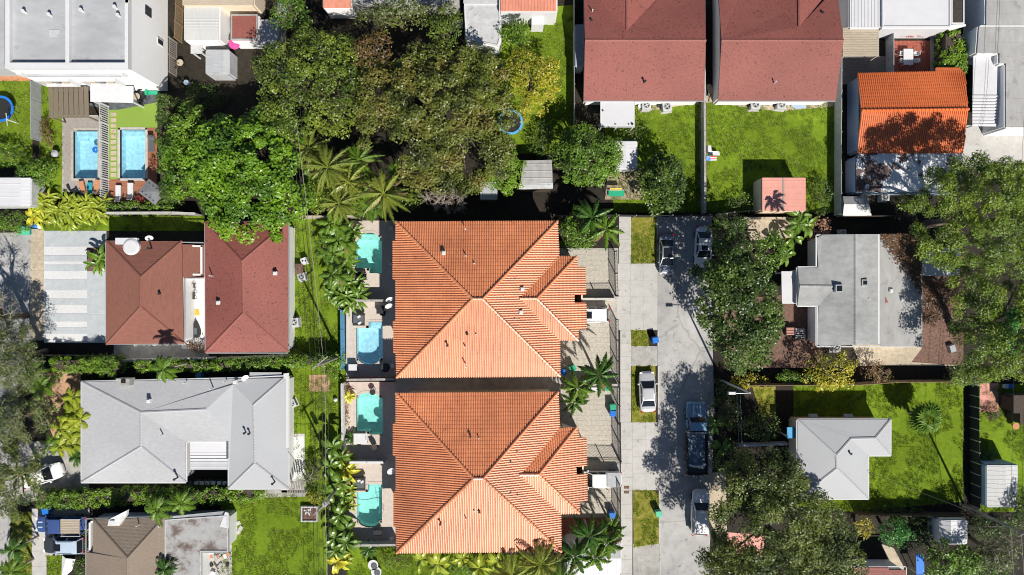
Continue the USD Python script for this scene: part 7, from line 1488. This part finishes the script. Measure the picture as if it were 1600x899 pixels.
for k, name, cat, group, spots in (
    (COCO, 'coconut_palm', 'palm', None, [(600, 303, 0.88, 'star shaped coconut palm at the upper left corner of the upper tile roof'), (512, 262, 0.88, 'tall olive coconut palm right of the bright green tree'), (545, 285, 0.75, 'coconut palm between two other palms above the pool yard'), (483, 232, 0.66, 'slender coconut palm top between the bright and maroon trees'), (530, 318, 0.70, 'olive coconut palm just above the areca palms'), (845, 882, 0.88, 'coconut palm casting its shadow on the lower tile roof'), (800, 900, 0.84, 'big palm at the bottom edge left of the coconut palm')]),
    (COCO2, 'coconut_palm', 'palm', None, [(560, 250, 0.75, 'green coconut palm at the edge of the maroon tree'), (875, 905, 0.79, 'green palm at the bottom edge near the white carport'), (620, 270, 0.53, 'small green palm crown at the lower edge of the maroon tree')]),
    (FOX, 'foxtail_palm', 'palm', None, [(947, 358, 1.05, 'dark palm beside the top of the footpath'), (925, 340, .95, 'dark palm next to the dark tree at the forecourt top'), (936, 586, 1.0, 'dark palm at the dividing wall of the forecourts, upper one'), (903, 606, .95, 'dark palm at the dividing wall of the forecourts, left one'), (897, 628, .7, 'small dark palm at the right edge of the lower tile roof'), (921, 838, 1.0, 'dark palm above the white carport, left of two'), (948, 850, 1.0, 'dark palm above the white carport, right of two'), (957, 828, .8, 'small dark palm reaching over the lower footpath'), (930, 872, .95, 'dark palm over the middle of the white carport'), (898, 868, .9, 'dark palm over the left end of the white carport')]),
    (AREC, 'areca_palm', 'palm', 'green palms by the pool deck', [(524, 352, 1.0, 0), (536, 378, 1.0, 0), (515, 398, .9, 0), (545, 398, .8, 0), (526, 430, .9, 0), (510, 375, .8, 0)]),
    (BIRD, 'bird_of_paradise', 'plant', 'broad leaved plants beside the topmost pool', [(545, 362, 1.0, 0), (530, 372, 1.1, 0), (540, 410, 1.1, 0), (530, 395, 1.0, 0), (548, 445, 1.1, 0), (530, 458, 1.2, 0), (556, 462, 1.1, 0), (540, 470, 1.1, 0), (518, 460, 1.0, 0)]),
    (BIRD, 'bird_of_paradise', 'plant', None, [(150, 404, 1.25, 'spreading green plant in the square planting bed of the striped driveway')]),
    (CROT, 'ginger_plant', 'plant', 'yellow-green leafy plants above the thin lawn strip', [(56, 322, 1.2, 0), (72, 316, 1.2, 0), (86, 326, 1.2, 0), (100, 320, 1.2, 0), (112, 332, 1.2, 0), (126, 324, 1.2, 0), (140, 318, 1.2, 0), (148, 332, 1.1, 0), (160, 322, 1.1, 0), (84, 338, 1.0, 0), (128, 340, 1.0, 0), (104, 342, 1.0, 0), (62, 338, 1.0, 0)]),
    (GLD, 'golden_leaf_plant', 'plant', None, [(50, 338, 1.1, 'golden leaved plant near the teal tub'), (539, 738, 1.3, 'golden leaved plant above the lowest turquoise pool'), (526, 880, 1.3, 'golden leaved plant at the bottom under the pole cables'), (108, 672, 1.6, 'golden leaved plant at the left wall of the white-grey house'), (545, 620, .7, 'yellow flowering plant at the pale wall beside the middle pool')]),
    (GOLD, 'golden_palm', 'palm', 'yellow-green palms left of the white-grey house', [(114, 630, 1.0, 0), (116, 652, 1.1, 0), (104, 668, 1.0, 0), (100, 690, 1.0, 0), (118, 690, .8, 0)]),
    (AREC, 'areca_palm', 'palm', 'palms filling the yard below the maroon tree', [(490, 300, 1.2, 0), (520, 312, 1.1, 0), (560, 300, 1.2, 0), (580, 328, 1.0, 0), (500, 268, 1.2, 0), (545, 262, 1.2, 0)]),
    (AREC, 'areca_palm', 'palm', 'green palms on the left path bend', [(62, 600, 1.0, 0), (52, 586, .9, 0), (82, 690, .8, 0)]),
    (GPALM, 'garden_palm', 'palm', None, [(246, 797, 1.0, 'green palm beside the stained roof, left of two'), (284, 786, .95, 'green palm beside the stained roof, right of two'), (18, 893, 1.0, 'green palm in the bottom left corner')]),
    (TALL, 'garden_palm', 'palm', None, [(256, 577, 1.0, 'slender palm rising from the long thin hedge, shading the red-brown roof'), (1247, 350, .85, 'slender palm between the pink shed and the grey roof')]),
    (DATE, 'date_palm', 'palm', None, [(258, 890, .8, 'dark feathery palm standing against the stained roof'), (22, 858, .9, 'dark feathery palm on the bottom left verge'), (240, 540, .01, '')][:2]),
    (FANP, 'fan_palm', 'palm', None, [(1453, 656, .95, 'spiky dark fan palm on the large right lawn')]),
    (BAN, 'banana_plant', 'plant', 'banana plants in the strip by the lower pools', [(518, 700, 1.0, 0), (532, 716, .9, 0), (514, 730, 1.0, 0), (528, 756, 1.0, 0), (518, 770, .9, 0), (536, 778, .8, 0), (530, 806, 1.0, 0), (540, 828, .9, 0), (522, 842, 1.0, 0), (540, 850, 1.0, 0), (524, 862, .9, 0)]),
    (CROT, 'ginger_plant', 'plant', 'low leafy plants in the strip by the lower pools', [(540, 764, .9, 0), (544, 792, .8, 0), (524, 822, 1.0, 0), (546, 842, .9, 0), (534, 872, 1.0, 0), (512, 716, .9, 0), (546, 716, .8, 0), (520, 785, .9, 0)]),
    (BANY, 'banana_plant', 'plant', 'yellowing banana plants under the lower tile roof edge', [(658, 876, .9, 0), (684, 884, 1.15, 0), (722, 874, .8, 0), (748, 890, 1.1, 0), (776, 880, .95, 0)]),
    (BAN, 'banana_plant', 'plant', None, [(470, 22, 1.1, 'banana plant at the top edge beside the grey-blue roof piece'), (1250, 338, 1.0, 'banana plant at the corner of the pink shed'), (1228, 398, .9, 'broad leaved plant left of the grey roof, lower one'), (1262, 352, 1.0, 'banana plant beside the pink flowering shrub'), (1118, 665, .8, 'banana plant in shade right of the flatbed truck cab'), (1128, 700, .8, 'banana plant in shade right of the truck load'), (1240, 372, .9, 'broad leaved plant left of the grey roof, upper one'), (455, 30, 1.0, 'banana plant left of another one at the top edge')]),
    (DWARF, 'cycad', 'plant', None, [(120, 715, 1.1, 'low palm-like plant beside the aslant white sedan'), (1546, 716, 1.0, 'spiky small plant above the grey shed'), (548, 685, .8, 'spiky plant beside the white square pool table'), (575, 860, 1.0, 'low palm-like plant in the narrow bottom garden')])):
    ORD = ('first', 'second', 'third', 'fourth', 'fifth', 'sixth', 'seventh', 'eighth', 'ninth', 'tenth', 'eleventh', 'twelfth', 'thirteenth')
    across = np.ptp([q[0] for q in spots]) > np.ptp([q[1] for q in spots]); spots = sorted(spots, key=lambda q: q[0] if across else q[1])
    for i, (x, y, s, label) in enumerate(spots):
        if k is FOX and i % 2: k_ = FOX2
        else: k_ = k
        h = HT[id(k)] * s; p = at(x, y, h); nth = ORD[i] + (' from the left' if across else ' from the top')
        copy(k_, name, label or {'green palms by the pool deck': 'green clumping palm, %s, beside the topmost turquoise pool', 'broad leaved plants beside the topmost pool': 'glossy broad leaved plant, %s, beside the topmost turquoise pool', 'yellow-green leafy plants above the thin lawn strip': 'yellow-green leafy plant, %s, above the thin lawn strip',
            'palms filling the yard below the maroon tree': 'clumping palm, %s, under the coconut palms below the maroon tree', 'yellow-green palms left of the white-grey house': 'yellow-green palm, %s, left of the white-grey house', 'green palms on the left path bend': 'green clumping palm, %s, beside the peach path at left', 'banana plants in the strip by the lower pools': 'banana plant, %s, between pole cables and lower pools', 'low leafy plants in the strip by the lower pools': 'low leafy plant, %s, between pole cables and lower pools',
            'yellowing banana plants under the lower tile roof edge': 'yellowing banana plant, %s, below the lower tile roof'}[group] % nth, cat, (p[0], p[1], 0), rg.uniform(0, 360), s, group)
